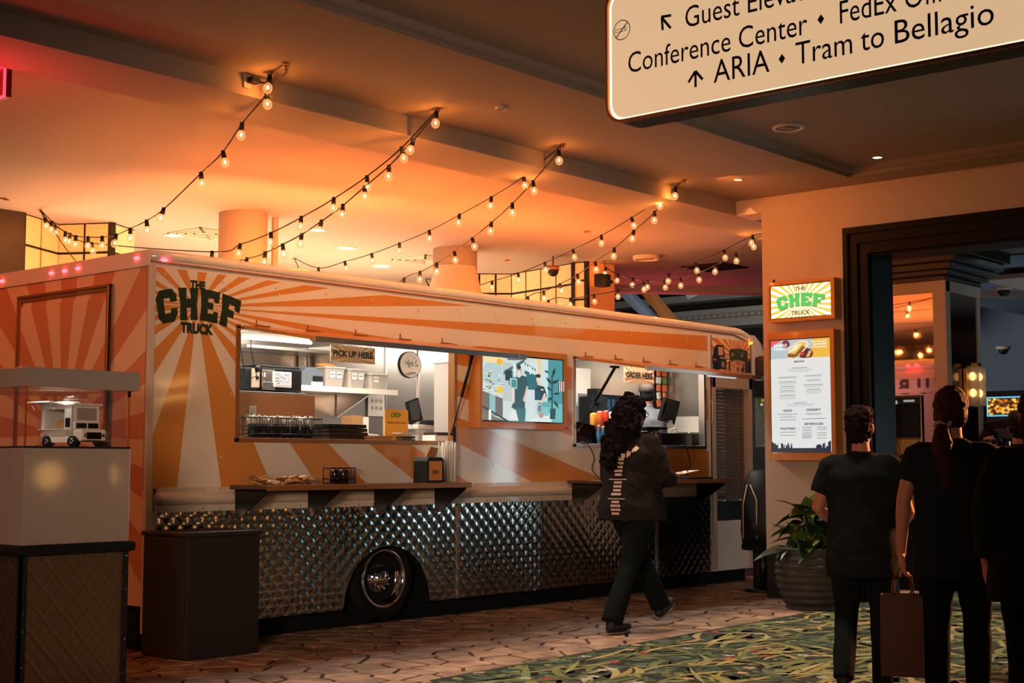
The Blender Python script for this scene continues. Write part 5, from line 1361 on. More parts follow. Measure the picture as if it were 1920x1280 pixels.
for k in range(2):
    x = x0_ + (x1_ - x0_) * (.28 + .44 * k); b = MB(); b.tube([(x, 7.915, TZ + .011), (x, 7.915, zt_ - .03), (x, 7.915, zt_ - .012)], [.038, .038, .03], 14)
    b.obj('jar', mat('dark_jar', (40, 26, 18), .25), label=('left dark jar in the small wire caddy', 'right dark jar in the small wire caddy')[k], cat='jar')
nd = thing('napkin_dispenser', 'black napkin dispenser with ochre front on the right of the shelf', 'dispenser', (onY(808, 880, 7.9).x, 7.9, TZ))
x0_, x1_ = onY(801, 880, 7.85).x, onY(832, 880, 7.85).x; zt_ = onY(808, 857, 7.85).z
b = MB(); b.prism([(x0_, TZ), (x1_, TZ), (x1_, zt_ - .02), (x1_ - .02, zt_), (x0_ + .02, zt_), (x0_, zt_ - .03)], 'y', 7.85, 8.0); b.obj('case', 'black', nd)
P = Pic((x0_ + .02, 7.849, TZ + .02), (1, 0, 0), (0, 0, 1), x1_ - x0_ - .04, zt_ - TZ - .05, (0, -1, 0), .0006)
P.rect(0, 0, 1, 1, (206, 130, 30)); P.chef(.5, .42, .5, .2, (40, 34, 14), arch=.2); P.obj('front_plate', 'print', nd)
b = MB(); x_ = (x0_ + x1_) / 2; b.add([(x_ - .06, 7.9, zt_), (x_ + .05, 7.9, zt_), (x_ + .075, 7.89, zt_ + .07), (x_ - .02, 7.88, zt_ + .085), (x_ - .05, 7.93, zt_ + .0), (x_ + .05, 7.94, zt_), (x_ + .08, 7.93, zt_ + .065), (x_ - .015, 7.92, zt_ + .08)], [(0, 1, 2, 3), (7, 6, 5, 4), (0, 4, 5, 1), (1, 5, 6, 2), (2, 6, 7, 3), (3, 7, 4, 0)], False); b.obj('napkin', 'kraft', nd)
t = thing('straw_holder', 'clear holder bristling with pale wrapped straws behind the napkin dispenser', 'holder', (onY(842, 860, 8.02).x, 8.0, TZ))
x0_ = onY(826, 860, 8.02).x; x1_ = onY(851, 860, 8.02).x
b = MB(); b.box(x0_, x1_, 7.97, 8.06, TZ, TZ + .2); b.obj('holder', 'glass', t)
b = MB(); rn = random.Random(2)
for k in range(46):
    x = rn.uniform(x0_ + .01, x1_ - .01); y = rn.uniform(7.98, 8.05); b.tube([(x, y, TZ + .005), (x + rn.uniform(-.015, .015), y, TZ + rn.uniform(.29, .34))], .0045, 5)
b.obj('wrapped_straws', 'paper', t, kind='stuff')

# ================================================================== inside the order window
t = thing('bag_rack', 'rack of orange and white snack bags hanging in the order window', 'rack', (onY(1252, 720, 9.2).x, 9.2, 2.0))
b = MB(); x0_, x1_ = onY(1232, 720, 9.2).x, onY(1275, 720, 9.2).x; b.box(x0_, x1_, 9.24, 9.26, 1.8, 2.3); b.obj('backing', 'blackm', t)
rn = random.Random(31); bm_ = [mat('snack_orange', (226, 110, 50), .4), mat('snack_white', (230, 222, 206), .4), mat('snack_green', (120, 140, 70), .4)]
for i in range(4):
    for j in range(5):
        cc_ = rn.choice([0, 1, 1, 0, 2]); b = MB(); x = x0_ + (i + .5) * (x1_ - x0_) / 4; z = onY(1252, 700, 9.2).z - j * .085; rb(b, (x, 9.22, z), .028, .012, .036, Matrix.Rotation(rn.uniform(-.35, .35), 3, 'Y') @ Matrix.Rotation(rn.uniform(-.3, .3), 3, 'Z'))
        o = b.obj('snack_bag', bm_[cc_], label='%s snack bag on the rack, %s row, %s column' % (('orange', 'white', 'green')[cc_], ('top', 'second', 'third', 'fourth', 'bottom')[j], ('leftmost', 'second', 'third', 'rightmost')[i]), cat='bag', group='snack bags on the rack')
pos = thing('till_screen', 'dark till screen seen from behind on a stand in the order window', 'monitor', (onY(1252, 790, 8.5).x, 8.5, 1.41))
c = onY(1254, 770, 8.5); R = Matrix.Rotation(.14, 3, 'Y') @ Matrix.Rotation(.22, 3, 'X')
b = MB(); rb(b, (c.x, 8.5, c.z), .135, .018, .125, R); b.obj('screen_back', 'blackm', pos)
b = MB(); rb(b, (c.x, 8.475, c.z), .10, .012, .07, R); b.obj('rear_housing', 'black', pos)
b = MB(); b.tube([(c.x + .01, 8.5, c.z - .1), (c.x + .02, 8.48, 1.47), (c.x + .02, 8.45, 1.42)], [.03, .035, .06], 10); b.box(c.x - .16, c.x + .1, 8.38, 8.52, 1.41, 1.44, .008); b.obj('stand', 'pplastic', pos)
t = thing('laptop', 'dark tilted laptop screen at the left of the order window', 'monitor', (onY(1095, 790, 8.3).x, 8.3, 1.41))
c = onY(1097, 785, 8.35); b = MB(); rb(b, (c.x, 8.34, 1.53), .15, .008, .11, Matrix.Rotation(-.25, 3, 'X') @ Matrix.Rotation(.12, 3, 'Y')); b.obj('screen', 'screenoff', t)
b = MB(); b.box(c.x - .14, c.x + .14, 8.36, 8.56, 1.411, 1.425, .004); b.obj('keyboard_base', 'black', t)
t = thing('cash_till', 'long black cash till along the right of the order counter', 'till', (onY(1270, 815, 8.25).x, 8.3, 1.41))
b = MB(); x0_, x1_ = onY(1222, 815, 8.25).x, onY(1318, 815, 8.25).x; b.box(x0_, x1_, 8.24, 8.36, 1.411, 1.565, .008); b.box(x0_ - .02, x0_ + .35, 8.3, 8.5, 1.6, 1.625, .004); b.box(x0_ + .02, x0_ + .30, 8.37, 8.48, 1.411, 1.6); b.obj('case', 'blackm', t)
b = MB(); b.box(x0_ - .03, x0_ + .2, 8.28, 8.36, 1.575, 1.583, .002); b.box(x0_ + .05, x0_ + .15, 8.235, 8.24, 1.43, 1.55, .002); b.obj('trim_strip', 'chrome', t)
# bottles, cans and cartons
rn = random.Random(14)
def bottle(x, y, z, r, h, m, lab, grp, cap='paper'):
    t = thing('bottle', lab, 'bottle', (x, y, z), grp)
    b = MB(); b.tube([(x, y, z), (x, y, z + h * .62), (x, y, z + h * .78), (x, y, z + h * .9)], [r, r, r * .45, r * .4], 12); b.obj('body', m, t)
    b = MB(); b.tube([(x, y, z + h * .9), (x, y, z + h)], [r * .48, r * .46], 10); b.obj('cap', cap, t); return t
for k, (u, h, m) in enumerate(((1123, .22, 'bluebot'), (1131, .21, 'bluebot'), (1139, .20, 'plastic'), (1222 - 70, .2, 'bluebot'))):
    p = onY(u, 800, 8.42); bottle(p.x, 8.42, 1.411, .028, h, m, ('pale blue bottle, leftmost of the row on the order counter', 'second pale blue bottle on the order counter', 'clear white bottle on the order counter', 'blue bottle half behind the customer on the order counter')[k], 'bottles on the order counter')
sh2 = thing('drink_shelf', 'dark riser shelf behind the bottles in the order window', 'shelf', (11.0, 8.75, 1.41)); b = MB()
x0_, x1_ = onY(1105, 770, 8.75).x, onY(1185, 770, 8.75).x; b.box(x0_, x1_, 8.64, 8.86, 1.575, 1.59, .003); b.box(x0_, x0_ + .02, 8.64, 8.86, 1.411, 1.575); b.box(x1_ - .02, x1_, 8.64, 8.86, 1.411, 1.575); b.obj('riser', 'black', sh2)
labs = [('ycan', 'yellow drink can, leftmost on the dark riser shelf'), ('orangecan', 'orange drink can, second on the riser shelf'), ('redcan', 'red drink can, third on the riser shelf'), ('pplastic', 'pale drink can beside the red one'), ('bluebot', 'tall blue drink can on the riser shelf'), ('pplastic', 'second pale drink can, right of the tall blue one'), ('bluebot', 'short blue drink can near the right end of the riser')]
for k, (m, lab) in enumerate(labs):
    x = x0_ + .05 + k * (x1_ - x0_ - .1) / 6; h = (.17, .19, .2, .19, .22, .17, .15)[k]
    t = thing('drink_can', lab, 'can', (x, 8.74, 1.591), 'drink cans on the riser shelf')
    b = MB(); b.tube([(x, 8.74, 1.591), (x, 8.74, 1.6), (x, 8.74, 1.591 + h - .012), (x, 8.74, 1.591 + h)], [.028, .033, .033, .026], 14); b.obj('can', m, t)
    b = MB(); b.tube([(x, 8.74, 1.591 + h), (x, 8.74, 1.593 + h)], [.026, .025], 14); b.obj('lid', 'chrome', t)
p = onY(1210, 810, 8.3); t = thing('clear_holder', 'blue tinted clear tray with a paper pad on the order counter', 'tray', (p.x, 8.3, 1.411))
b = MB(); b.box(p.x - .14, p.x + .1, 8.25, 8.34, 1.411, 1.50, .006); b.obj('tray', 'bluebot', t); b = MB(); b.box(p.x - .04, p.x + .07, 8.24, 8.30, 1.43, 1.53, .003); b.obj('pad', 'paper', t)
p = onY(1231, 810, 8.22); P = Pic((p.x - .045, 8.232, 1.425), (1, 0, 0), (0, 0, 1), .11, .16, (0, -1, 0), .0008)
P.poly([(.4, 0), (.6, 0), (.62, .25), (.9, .45), (.9, .65), (.62, .8), (.5, 1), (.38, .8), (.1, .65), (.1, .45), (.38, .25)], (206, 170, 120)); P.rect(.2, .5, .8, .62, (60, 50, 30)); P.obj('badge', 'print', label='small tan tap handle shaped badge on the order counter front', cat='badge')
# galley machines at the back of the order window
t = thing('steel_cabinet', 'pale steel upright cabinet at the left of the order window', 'cabinet', (12.2, 9.6, .44)); x0_, x1_ = onY(1080, 720, 9.6).x, onY(1108, 720, 9.6).x
b = MB(); b.box(x0_, x1_, 9.6, 9.88, .44, 2.3, .01); b.obj('body', 'pplastic', t); b = MB(); b.box(x0_ + .03, x1_ - .08, 9.588, 9.6, 1.9, 2.02); b.obj('window', 'gplastic', t)
t = thing('dark_fridge', 'dark blue drinks fridge behind the worker', 'fridge', (12.9, 9.7, .44)); x0_, x1_ = onY(1140, 740, 9.5).x, onY(1236, 740, 9.5).x; x1_ = min(x1_, 13.38)
b = MB(); b.box(x0_, x1_, 9.64, 9.88, .44, 2.03, .01); b.obj('body', mat('dark_blue_panel', (24, 34, 48), .3), t)
b = MB(); b.box(x0_ + .12, x0_ + .22, 9.63, 9.64, 1.3, 1.98); b.box(x0_ + .26, x0_ + .3, 9.63, 9.64, 1.3, 1.98); b.obj('door_glints', mat('blue_glint', (60, 100, 130), .2), t)  # lighter strips painted as glints on the fridge door
t = thing('coffee_machine', 'black machine on the back counter of the order window', 'appliance', (12.6, 9.4, 1.4)); x0_, x1_ = onY(1112, 740, 9.3).x, onY(1140, 740, 9.3).x
b = MB(); b.box(x0_, x1_, 9.3, 9.5, 1.37, 1.98, .02); b.box(x0_ + .02, x0_ + .1, 9.25, 9.4, 1.9, 2.06, .01); b.obj('body', 'black', t)
b = MB(); b.box(x0_ - .05, 13.38, 9.25, 9.6, 1.33, 1.37); b.box(x0_ - .05, 13.38, 9.3, 9.6, .44, 1.33); b.obj('machine_stand', 'steel', t)
t = thing('kitchen_sink', 'steel counter with upright back by the bulkhead, right of the order window', 'counter', (13.1, 8.8, .44))
b = MB(); b.box(13.0, 13.38, 8.66, 9.2, .44, 1.60, .01); b.obj('body', 'steel', t); b = MB(); b.box(13.3, 13.39, 8.66, 9.2, 1.6, 1.78, .01); b.obj('splashback', 'pplastic', t)
def cab(pts, lab, r=.006):
    b = MB(); c2 = []
    pts = [Vector(p) for p in pts]
    for i in range(len(pts) - 1):
        p0, p1, p2, p3 = pts[max(i - 1, 0)], pts[i], pts[i + 1], pts[min(i + 2, len(pts) - 1)]
        for k in range(6):
            t = k / 6; c2.append(.5 * ((2 * p1) + (-p0 + p2) * t + (2 * p0 - 5 * p1 + 4 * p2 - p3) * t * t + (-p0 + 3 * p1 - 3 * p2 + p3) * t ** 3))
    c2.append(pts[-1]); b.tube(c2, r, 6); return b.obj('cable', 'cable', label=lab, cat='cable')
p = onY(1098, 825, 8.12); cab([(p.x - .02, 8.2, 1.44), (p.x, 8.12, 1.45), (p.x + .10, 8.1, 1.32), (p.x + .07, 8.1, 1.2), (p.x + .06, 8.0, 1.11)], 'thin black cable looping out of the left of the order window down to the shelf', .004)
p = onY(1285, 838, 8.12); cab([(p.x, 8.2, 1.44), (p.x + .01, 8.12, 1.42), (p.x + .05, 8.1, 1.25), (p.x - .02, 8.1, 1.14), (p.x - .1, 8.02, 1.108)], 'black cable hanging below the right of the order window', .005)
p = onY(1262, 800, 8.36); cab([(p.x, 8.40, 1.60), (p.x + .05, 8.36, 1.62), (p.x + .07, 8.36, 1.575)], 'short white looped lead on the till drawer', .007).data.materials[0] = M('paper')
t = thing('payment_tray', 'flat black tray on the right of the narrow dark shelf', 'tray', (12.1, 7.92, TZ)); b = MB(); b.box(11.75, 12.2, 7.85, 8.0, TZ, TZ + .02, .004); b.obj('tray', 'black', t)
# ================================================================== lit boards on the right wall
def board(name, u0, v0, u1, v1, X, dep, bl, br, bt, bb, label, cat):
    """ochre box with a screen whose corners were measured on the plane x = X"""
    ya, yb = onX(u0, (v0 + v1) / 2, X).y, onX(u1, (v0 + v1) / 2, X).y; zt, zb = onX((u0 + u1) / 2, v0, X).z, onX((u0 + u1) / 2, v1, X).z
    t = thing(name, label, cat, (XW, (ya + yb) / 2, zb)); b = MB()
    b.box(X + .02, X + dep, yb - br, ya + bl, zb - bb, zt + bt)
    b.box(X, X + .02, ya, ya + bl, zb - bb, zt + bt); b.box(X, X + .02, yb - br, yb, zb - bb, zt + bt); b.box(X, X + .02, yb, ya, zb - bb, zb); b.box(X, X + .02, yb, ya, zt, zt + bt)
    b.obj('box_frame', 'ochre', t)
    b = MB(); b.box(X + .012, X + .02, yb, ya, zb, zt); b.obj('bezel', 'screenoff', t)
    return t, Pic((X + .0115, ya - .008, zb + .008), (0, -1, 0), (0, 0, 1), ya - yb - .016, zt - zb - .016, (-1, 0, 0), .0002)
t, P = board('logo_lightbox', 1443, 531, 1558, 595, XW - .14, .14, .02, .035, .03, .03, 'lit CHEF TRUCK sign box with green letters above the menu board', 'sign')
P.rect(0, 0, 1, 1, (250, 250, 240)); P.rays(.5, .42, 28, (240, 186, 66), asp=1.7, ph=.05)
P.chef(.5, .47, .78, .40, (14, 70, 40), arch=.3); P.k += 1
for p_ in chef_polys(.495, .485, .78, .40, .3): P.k = 8; P.poly(p_, (40, 178, 84))
P.k = 10; P.text('THE', .5, .82, .12, (40, 44, 32), width=.18, bold=.03, align='c'); P.text('TRUCK', .5, .07, .13, (40, 44, 32), width=.32, bold=.03, align='c')
P.obj('face', 'pglow2', t)
b = MB(); p = onX(1451, 527, XW - .08); b.ell((p.x, p.y, p.z), (.012, .012, .015)); b.obj('hook', 'black', t)
t, P = board('menu_board', 1444, 634, 1558, 849, XW - .14, .14, .02, .04, .07, .07, 'tall lit menu board in an ochre box on the pale wall', 'menu')
P.rect(0, 0, 1, 1, (222, 224, 222)); P.rect(0, .835, 1, 1, (176, 196, 200)); P.poly([(.68, .82), (.72, 1), (1, 1), (1, .82)], (232, 180, 66)); P.poly([(0, .94), (0, 1), (.2, 1)], (226, 90, 100)); P.disc(.26, .96, .07, .04, (110, 40, 60))
P.disc(.6, .87, .12, .05, (70, 34, 24)); P.poly([(.26, .84), (.34, .94), (.5, .99), (.62, .985), (.66, .95), (.58, .9), (.44, .835)], (236, 220, 196)); P.poly([(.29, .845), (.36, .93), (.5, .975), (.62, .965), (.5, .88), (.4, .838)], (226, 186, 90)); P.poly([(.28, .85), (.3, .88), (.42, .87), (.54, .94), (.6, .93), (.46, .85), (.4, .838)], (140, 80, 36)); P.poly([(.33, .89), (.4, .945), (.54, .965), (.42, .9)], (248, 236, 200)); P.disc(.54, .87, .03, .018, (206, 40, 36)); P.poly([(.6, .84), (.66, .9), (.7, .89), (.66, .84)], (220, 170, 120))
P.text('MOBILE', .06, .945, .022, (250, 250, 250), width=.22, bold=.05); P.text('TAKEOUT', .05, .912, .024, (250, 250, 250), width=.28, bold=.05)
P.text('SKIP THE LINE', .7, .965, .013, (250, 250, 250), width=.25, bold=.05); P.text('ORDER FROM', .72, .942, .013, (250, 250, 250), width=.23, bold=.05); P.text('YOUR PHONE', .71, .918, .013, (250, 250, 250), width=.24, bold=.05)
P.rect(0, .0, 1, .832, (222, 224, 222))
NV = (40, 70, 82)
P.text('MAINS', .49, .795, .018, NV, width=.17, bold=.04, align='c')
def lines(cx, y, ws, hd=True):
    for i, w in enumerate(ws):
        P.rect(cx - w / 2, y - i * .011, cx + w / 2, y - i * .011 + (.0045 if i == 0 and hd else .003), (84, 110, 118) if i == 0 and hd else (150, 164, 168))
        P.same()
    P.k += 1
lines(.49, .745, (.26, .4, .44, .3)); lines(.28, .665, (.32, .34)); lines(.72, .672, (.28, .3)); lines(.28, .625, (.28, .34, .3)); lines(.72, .632, (.22, .24))
lines(.28, .583, (.22, .3, .26)); lines(.72, .59, (.32, .3, .26)); lines(.28, .543, (.24, .3)); lines(.72, .548, (.22, .26, .28, .24)); lines(.28, .505, (.26, .28, .28, .26)); lines(.5, .432, (.22, .46, .44))
P.text('SIDES', .28, .36, .02, NV, width=.15, bold=.04, align='c'); P.text('DESSERT', .72, .362, .02, NV, width=.24, bold=.04, align='c'); lines(.28, .335, (.34, .12)); lines(.28, .31, (.26,)); lines(.28, .285, (.28,)); lines(.72, .335, (.28, .2)); lines(.72, .29, (.4,))
P.text('BEVERAGES', .72, .238, .02, NV, width=.31, bold=.04, align='c'); P.text('PASTRIES', .28, .2, .02, NV, width=.25, bold=.04, align='c'); lines(.28, .175, (.28,)); lines(.28, .148, (.26,))
for y in (.215, .19, .165, .145, .128): lines(.6, y, (.15, .17)); 
for y in (.215, .195, .165, .145, .12): lines(.85, y, (.16,))
P.rect(0, 0, 1, .036, (14, 38, 58)); rn = random.Random(3)
for k in range(24):
    x_ = rn.uniform(0, .34) if k < 15 else rn.uniform(.7, .97); P.rect(x_, .03, x_ + rn.uniform(.006, .03), .036 + rn.uniform(.01, .05), (14, 38, 58)); P.same()
P.disc(.8, .045, .05, .022, (14, 38, 58)); P.poly([(.32, .03), (.34, .09), (.36, .03)], (14, 38, 58)); P.poly([(.0, .03), (.0, .1), (.08, .06), (.12, .03)], (14, 38, 58)); P.poly([(.94, .03), (.96, .09), (1, .1), (1, .03)], (14, 38, 58))
P.obj('menu_print', 'pglow', t)
b = MB(); p = onX(1450, 866, XW - .1)

# poster stand in the doorway
SXp = 12.9
ya, yb = onX(1667, 800, SXp).y, onX(1729, 800, SXp).y; zt = onX(1700, 742, SXp).z
t = thing('poster_stand', 'tall gold framed stand with a dark board and CHEF poster in the doorway', 'stand', (SXp, (ya + yb) / 2, 0))
b = MB(); b.box(SXp, SXp + .05, yb, ya, .05, zt); b.obj('board', 'black', t)
b = MB()
for (a, c) in ((ya - .03, ya), (yb, yb + .015)): b.box(SXp - .012, SXp + .05, a, c, 0, zt, .004)
b.box(SXp - .012, SXp + .05, yb, ya, zt - .015, zt + .005, .003); b.obj('frame', 'brass', t)
P = Pic((SXp - .002, ya - .03, zt - .08), (0, -1, 0), (0, 0, 1), ya - yb - .04, .07, (-1, 0, 0), .0006)
P.rect(0, 0, 1, 1, (16, 16, 18)); P.disc(.15, .3, .08, .3, (220, 210, 190)); P.rect(.42, .3, .8, .6, (226, 214, 190)); P.obj('top_print', 'pdim', t)
b = MB(); b.box(SXp - .006, SXp, yb + .03, ya - .05, zt - .53, zt - .1); b.obj('dark_panel', 'screenoff', t)
q0, q1 = onX(1676, 850, SXp - .06), onX(1727, 850, SXp - .06); z1 = onX(1700, 820, SXp - .06).z
b = MB(); b.box(SXp - .05, SXp - .03, q1.y, q0.y, z1 - .78, z1, .004); b.obj('poster_frame', 'brass', t)
P = Pic((SXp - .052, q0.y - .015, z1 - .74), (0, -1, 0), (0, 0, 1), q0.y - q1.y - .03, .72, (-1, 0, 0), .0006)
P.rect(0, 0, 1, 1, (224, 176, 108)); P.rays(.55, .6, 26, (190, 124, 58), asp=1.0); P.text('THE', .5, .88, .03, (60, 40, 20), width=.1, align='c'); P.chef(.55, .7, .8, .22, (20, 44, 34)); P.text('TRUCK', .55, .5, .04, (60, 40, 20), width=.3, align='c'); P.obj('poster', 'print', t)

# ================================================================== box, potted plant
t = thing('black_box', 'low black box with a pale top edge against the wall behind the plant pot', 'box', (11.94, 6.6, 0))
b = MB(); b.box(11.845, 12.045, 6.3, 7.04, 0, .438, .004); b.obj('body', 'black', t); b = MB(); b.box(11.835, 12.045, 6.29, 7.045, .438, .45, .002); b.obj('top_edge', 'blackm', t)
PX, PY = 11.26, 6.235
pt = thing('plant_pot', 'large dark ribbed round pot on the stone edge', 'pot', (PX, PY, 0))
b = MB(); rg = []
for k in range(41):
    z = .005 + .50 * k / 40; r = .205 + .115 * math.sin(PI * (.06 + .66 * z / .50)) ** 1.0 + (.008 * math.cos(z * 2 * PI / .062))
    rg.append((PX, PY, z, r, r))
r = rg[-1][3]; rg += [(PX, PY, .52, r + .012, r + .012), (PX, PY, .53, r, r), (PX, PY, .52, r - .03, r - .03), (PX, PY, .46, r - .04, r - .04)]
b.loft(rg, 36, cap=False); b.add([(PX + .2 * math.cos(2 * PI * k / 24), PY + .2 * math.sin(2 * PI * k / 24), .006) for k in range(24)], [tuple(range(24))]); b.obj('pot_body', 'pot', pt)
b = MB(); b.loft([(PX, PY, .46, r - .035, r - .035), (PX, PY, .48, .1, .1)], 24); b.obj('soil', 'soil', pt)
pl = thing('leafy_plant', 'bushy plant with broad striped dark green leaves growing in the ribbed pot', 'plant', (PX, PY, .47))
def leafmesh(L, W_, droop, fold, mi):
    b = MB(); n = 8; vs = []; fs = []
    for i in range(n + 1):
        t_ = i / n; w = W_ * math.sin(PI * t_ ** .75) * (1 - .15 * t_) + .001; x = L * t_; z = -droop * L * t_ ** 2
        for s_ in (-1, -.5, 0, .5, 1): vs.append((x - .04 * L * abs(s_) * 0, s_ * w, z + fold * w * abs(s_) + .004 * math.sin(14 * t_ + 3 * s_)))
    for i in range(n):
        for j in range(4): k = i * 5 + j; fs.append((k, k + 1, k + 6, k + 5))
    b.add(vs, fs, True); b.tube([(L * k / 6, 0, -droop * L * (k / 6) ** 2 + .001) for k in range(7)], [.003 - .0003 * k for k in range(7)], 5); return b.mesh('leaf', mi)
MT['leafv'] = mat('striped_leaf', (40, 72, 32), .35, coat=.3)
def stripe(m):
    nt = m.node_tree; b = nt.nodes['Principled BSDF']; tc = nt.nodes.new('ShaderNodeTexCoord'); s = nt.nodes.new('ShaderNodeSeparateXYZ'); nt.links.new(tc.outputs['Object'], s.inputs[0])
    def mth(op, a, c=None):
        n = nt.nodes.new('ShaderNodeMath'); n.operation = op
        for i, x in enumerate((a, c)):
            if x is None: continue
            if isinstance(x, (int, float)): n.inputs[i].default_value = x
            else: nt.links.new(x, n.inputs[i])
        return n.outputs[0]
    w = mth('SINE', mth('MULTIPLY', mth('SUBTRACT', s.outputs[0], mth('MULTIPLY', mth('ABSOLUTE', s.outputs[1]), .7)), 330))
    f = mth('GREATER_THAN', w, .45); mx = nt.nodes.new('ShaderNodeMix'); mx.data_type = 'RGBA'; nt.links.new(f, mx.inputs['Factor'])
    mx.inputs['A'].default_value = (*lin((34, 62, 30)), 1); mx.inputs['B'].default_value = (*lin((150, 160, 60)), 1); nt.links.new(mx.outputs['Result'], b.inputs['Base Color'])
stripe(MT['leafv'])
lms = [leafmesh(.25, .085, .25, .35, 'leafv'), leafmesh(.28, .085, .55, .25, 'leaf'), leafmesh(.22, .07, .1, .4, 'leafv'), leafmesh(.22, .07, .5, .3, 'leaf2')]
rn = random.Random(17)
lspec = []
for k in range(62):
    a = 2 * PI * k * .618; h = rn.uniform(.48, .86); 
    lspec.append((a + rn.uniform(-.3, .3), h, rn.uniform(.05, .17) * (1.1 if h < .7 else .6), rn.uniform(-.5, .9) + (.5 if h > .75 else -.1), rn.choice([0, 1, 0, 2, 1, 1, 1, 3])))
for (a, h, r0, up, m_) in lspec:
    base = Vector((PX + r0 * math.cos(a), PY + r0 * math.sin(a), h))
    o = link(lms[m_], 'leaf', pl); mw = Matrix.Translation(base) @ Matrix.Rotation(a, 4, 'Z') @ Matrix.Rotation(-up, 4, 'Y') @ Matrix.Rotation(rn.uniform(-.5, .5), 4, 'X') @ Matrix.Scale(rn.uniform(.8, 1.15), 4)
    o.matrix_parent_inverse = Matrix.Identity(4); o.matrix_basis = PINV[pl.name] @ mw
b = MB()
for (a, h, r0, up, m_) in lspec: b.tube([(PX + .02 * math.cos(a), PY + .02 * math.sin(a), .47), (PX + .6 * r0 * math.cos(a), PY + .6 * r0 * math.sin(a), .47 + (h - .47) * .6), (PX + r0 * math.cos(a), PY + r0 * math.sin(a), h)], .005, 5)
b.obj('stems', 'leaf', pl, kind='stuff')

# tall dark gaming machine between the truck and the wall
t = thing('gaming_machine', 'tall black machine with a yellow and white patterned panel between truck and wall', 'slot machine', (12.98, 7.72, 0))
MX = 12.55
ya = onX(1409, 790, MX).y; yb = ya - .5
b = MB(); b.box(MX, MX + .4, yb, ya, .62, 2.12, .03); b.box(MX - .02, MX + .45, yb - .02, ya + .0, 0, .62, .02); b.obj('cabinet', 'black', t)
MT['bluedark'] = mat('dark_blue_hood', (20, 36, 50), .25); b = MB(); b.box(MX + .02, MX + .3, yb, ya - .02, 2.12, 2.35, .05); b.obj('hood', 'bluedark', t)
q0 = onX(1420, 745, MX - .002); q1 = onX(1420, 838, MX - .002)
P = Pic((MX - .003, ya - .045, q1.z), (0, -1, 0), (0, 0, 1), .42, q0.z - q1.z, (-1, 0, 0), .0006); P.rect(0, 0, 1, 1, (60, 62, 48)); rn = random.Random(40)
for k in range(150): P.disc(rn.random(), rn.random(), .012, .012, (150, 150, 120), 4); P.same()
P.k += 1
for k in range(14): x_, y_ = rn.random(), rn.random(); P.disc(x_, y_, .09, .06, (16, 18, 16), 8); P.disc(x_, y_, .05, .035, rn.choice([(226, 180, 50), (230, 230, 210)]), 7)
P.obj('panel_print', 'pdim', t)
ch = thing('high_chair', 'black high backed chair with pale piping in front of the tall black machine', 'chair', (12.35, 7.75, 0))
cy_ = onX(1403, 950, 12.36).y - .14
b = MB(); b.loft([(12.36, cy_, .44, .11, .20), (12.36, cy_, .60, .12, .22), (12.37, cy_, 1.0, .10, .2), (12.39, cy_, 1.15, .08, .16), (12.40, cy_, 1.2, .05, .1)], 20); b.obj('backrest', 'black', ch)
b = MB(); b.tube([(12.26, cy_ + .14, .52), (12.262, cy_ + .14, .85), (12.28, cy_ + .1, 1.05)], .007, 6); b.tube([(12.25, cy_ - .02, .52), (12.255, cy_ - .02, .9), (12.27, cy_ + .06, 1.05)], .007, 6); b.obj('piping', 'trimw', ch)
b = MB(); b.tube([(12.4, cy_, .02), (12.4, cy_, .44)], .04, 12); b.loft([(12.4, cy_, 0, .2, .2), (12.4, cy_, .03, .18, .18)], 20); b.obj('pedestal', 'blackm', ch)
b = MB(); b.box(12.3, 12.53, cy_ - .2, cy_ + .2, .40, .47, .03); b.obj('seat', 'black', ch)

# ================================================================== display case with a model truck
CX, CY = 3.965, 6.76
W_, DW = .665, .95
ds = thing('display_pedestal', 'grey glossy display pedestal with quilted metal base, bottom left', 'pedestal', (CX + W_ / 2, CY + DW / 2, 0))
b = MB(); b.box(CX, CX + W_ - .02, CY, CY + DW, .83, 1.335, .004); b.obj('upper_box', 'pedestal', ds)
b = MB(); b.box(CX + .0, CX + W_ - .02, CY + .0, CY + DW, 1.335, 1.345); b.obj('deck', 'black', ds)
b = MB(); b.box(CX - .03, CX + W_ + .01, CY - .035, CY + DW, .775, .83, .02); b.obj('bumper_strip', 'rubber', ds)
b = MB(); b.box(CX + .01, CX + W_ - .02, CY + .012, CY + DW, 0, .775); b.obj('base_core', 'black', ds)
def quilt_flat(axis, a0, a1, z0, z1, off):
    st = .008; nx = int((a1 - a0) / st); nz = int((z1 - z0) / st); vs = []; fs = []
    for i in range(nx + 1):
        for j in range(nz + 1):
            a = a0 + (a1 - a0) * i / nx; z = z0 + (z1 - z0) * j / nz; A = a / .128 + z / .152; B = a / .128 - z / .152
            d = min(abs(A - round(A)), abs(B - round(B))); h = .005 * math.exp(-(d / .05) ** 2) + .002 * abs(math.sin(PI * A) * math.sin(PI * B))
            vs.append((a, off - h, z) if axis == 'y' else (off - h, a, z))
    for i in range(nx):
        for j in range(nz): k = i * (nz + 1) + j; fs.append((k, k + nz + 1, k + nz + 2, k + 1))
    b = MB(); b.add(vs, fs, True); return b.obj('quilted_panel', 'pquilt', ds)
quilt_flat('y', CX + .035, CX + W_ - .05, .0, .772, CY + .008); quilt_flat('x', CY + .03, CY + DW - .03, .0, .772, CX + .008)
b = MB(); b.box(CX - .004, CX + .034, CY - .004, CY + .012, 0, .776); b.box(CX - .004, CX + .008, CY - .004, CY + .03, 0, .776); b.obj('corner_trim', 'black', ds)
b = MB(); b.box(CX + W_ - .052, CX + W_ - .02, CY - .004, CY + .012, 0, .776); b.obj('corner_trim', 'black', ds)
b = MB()
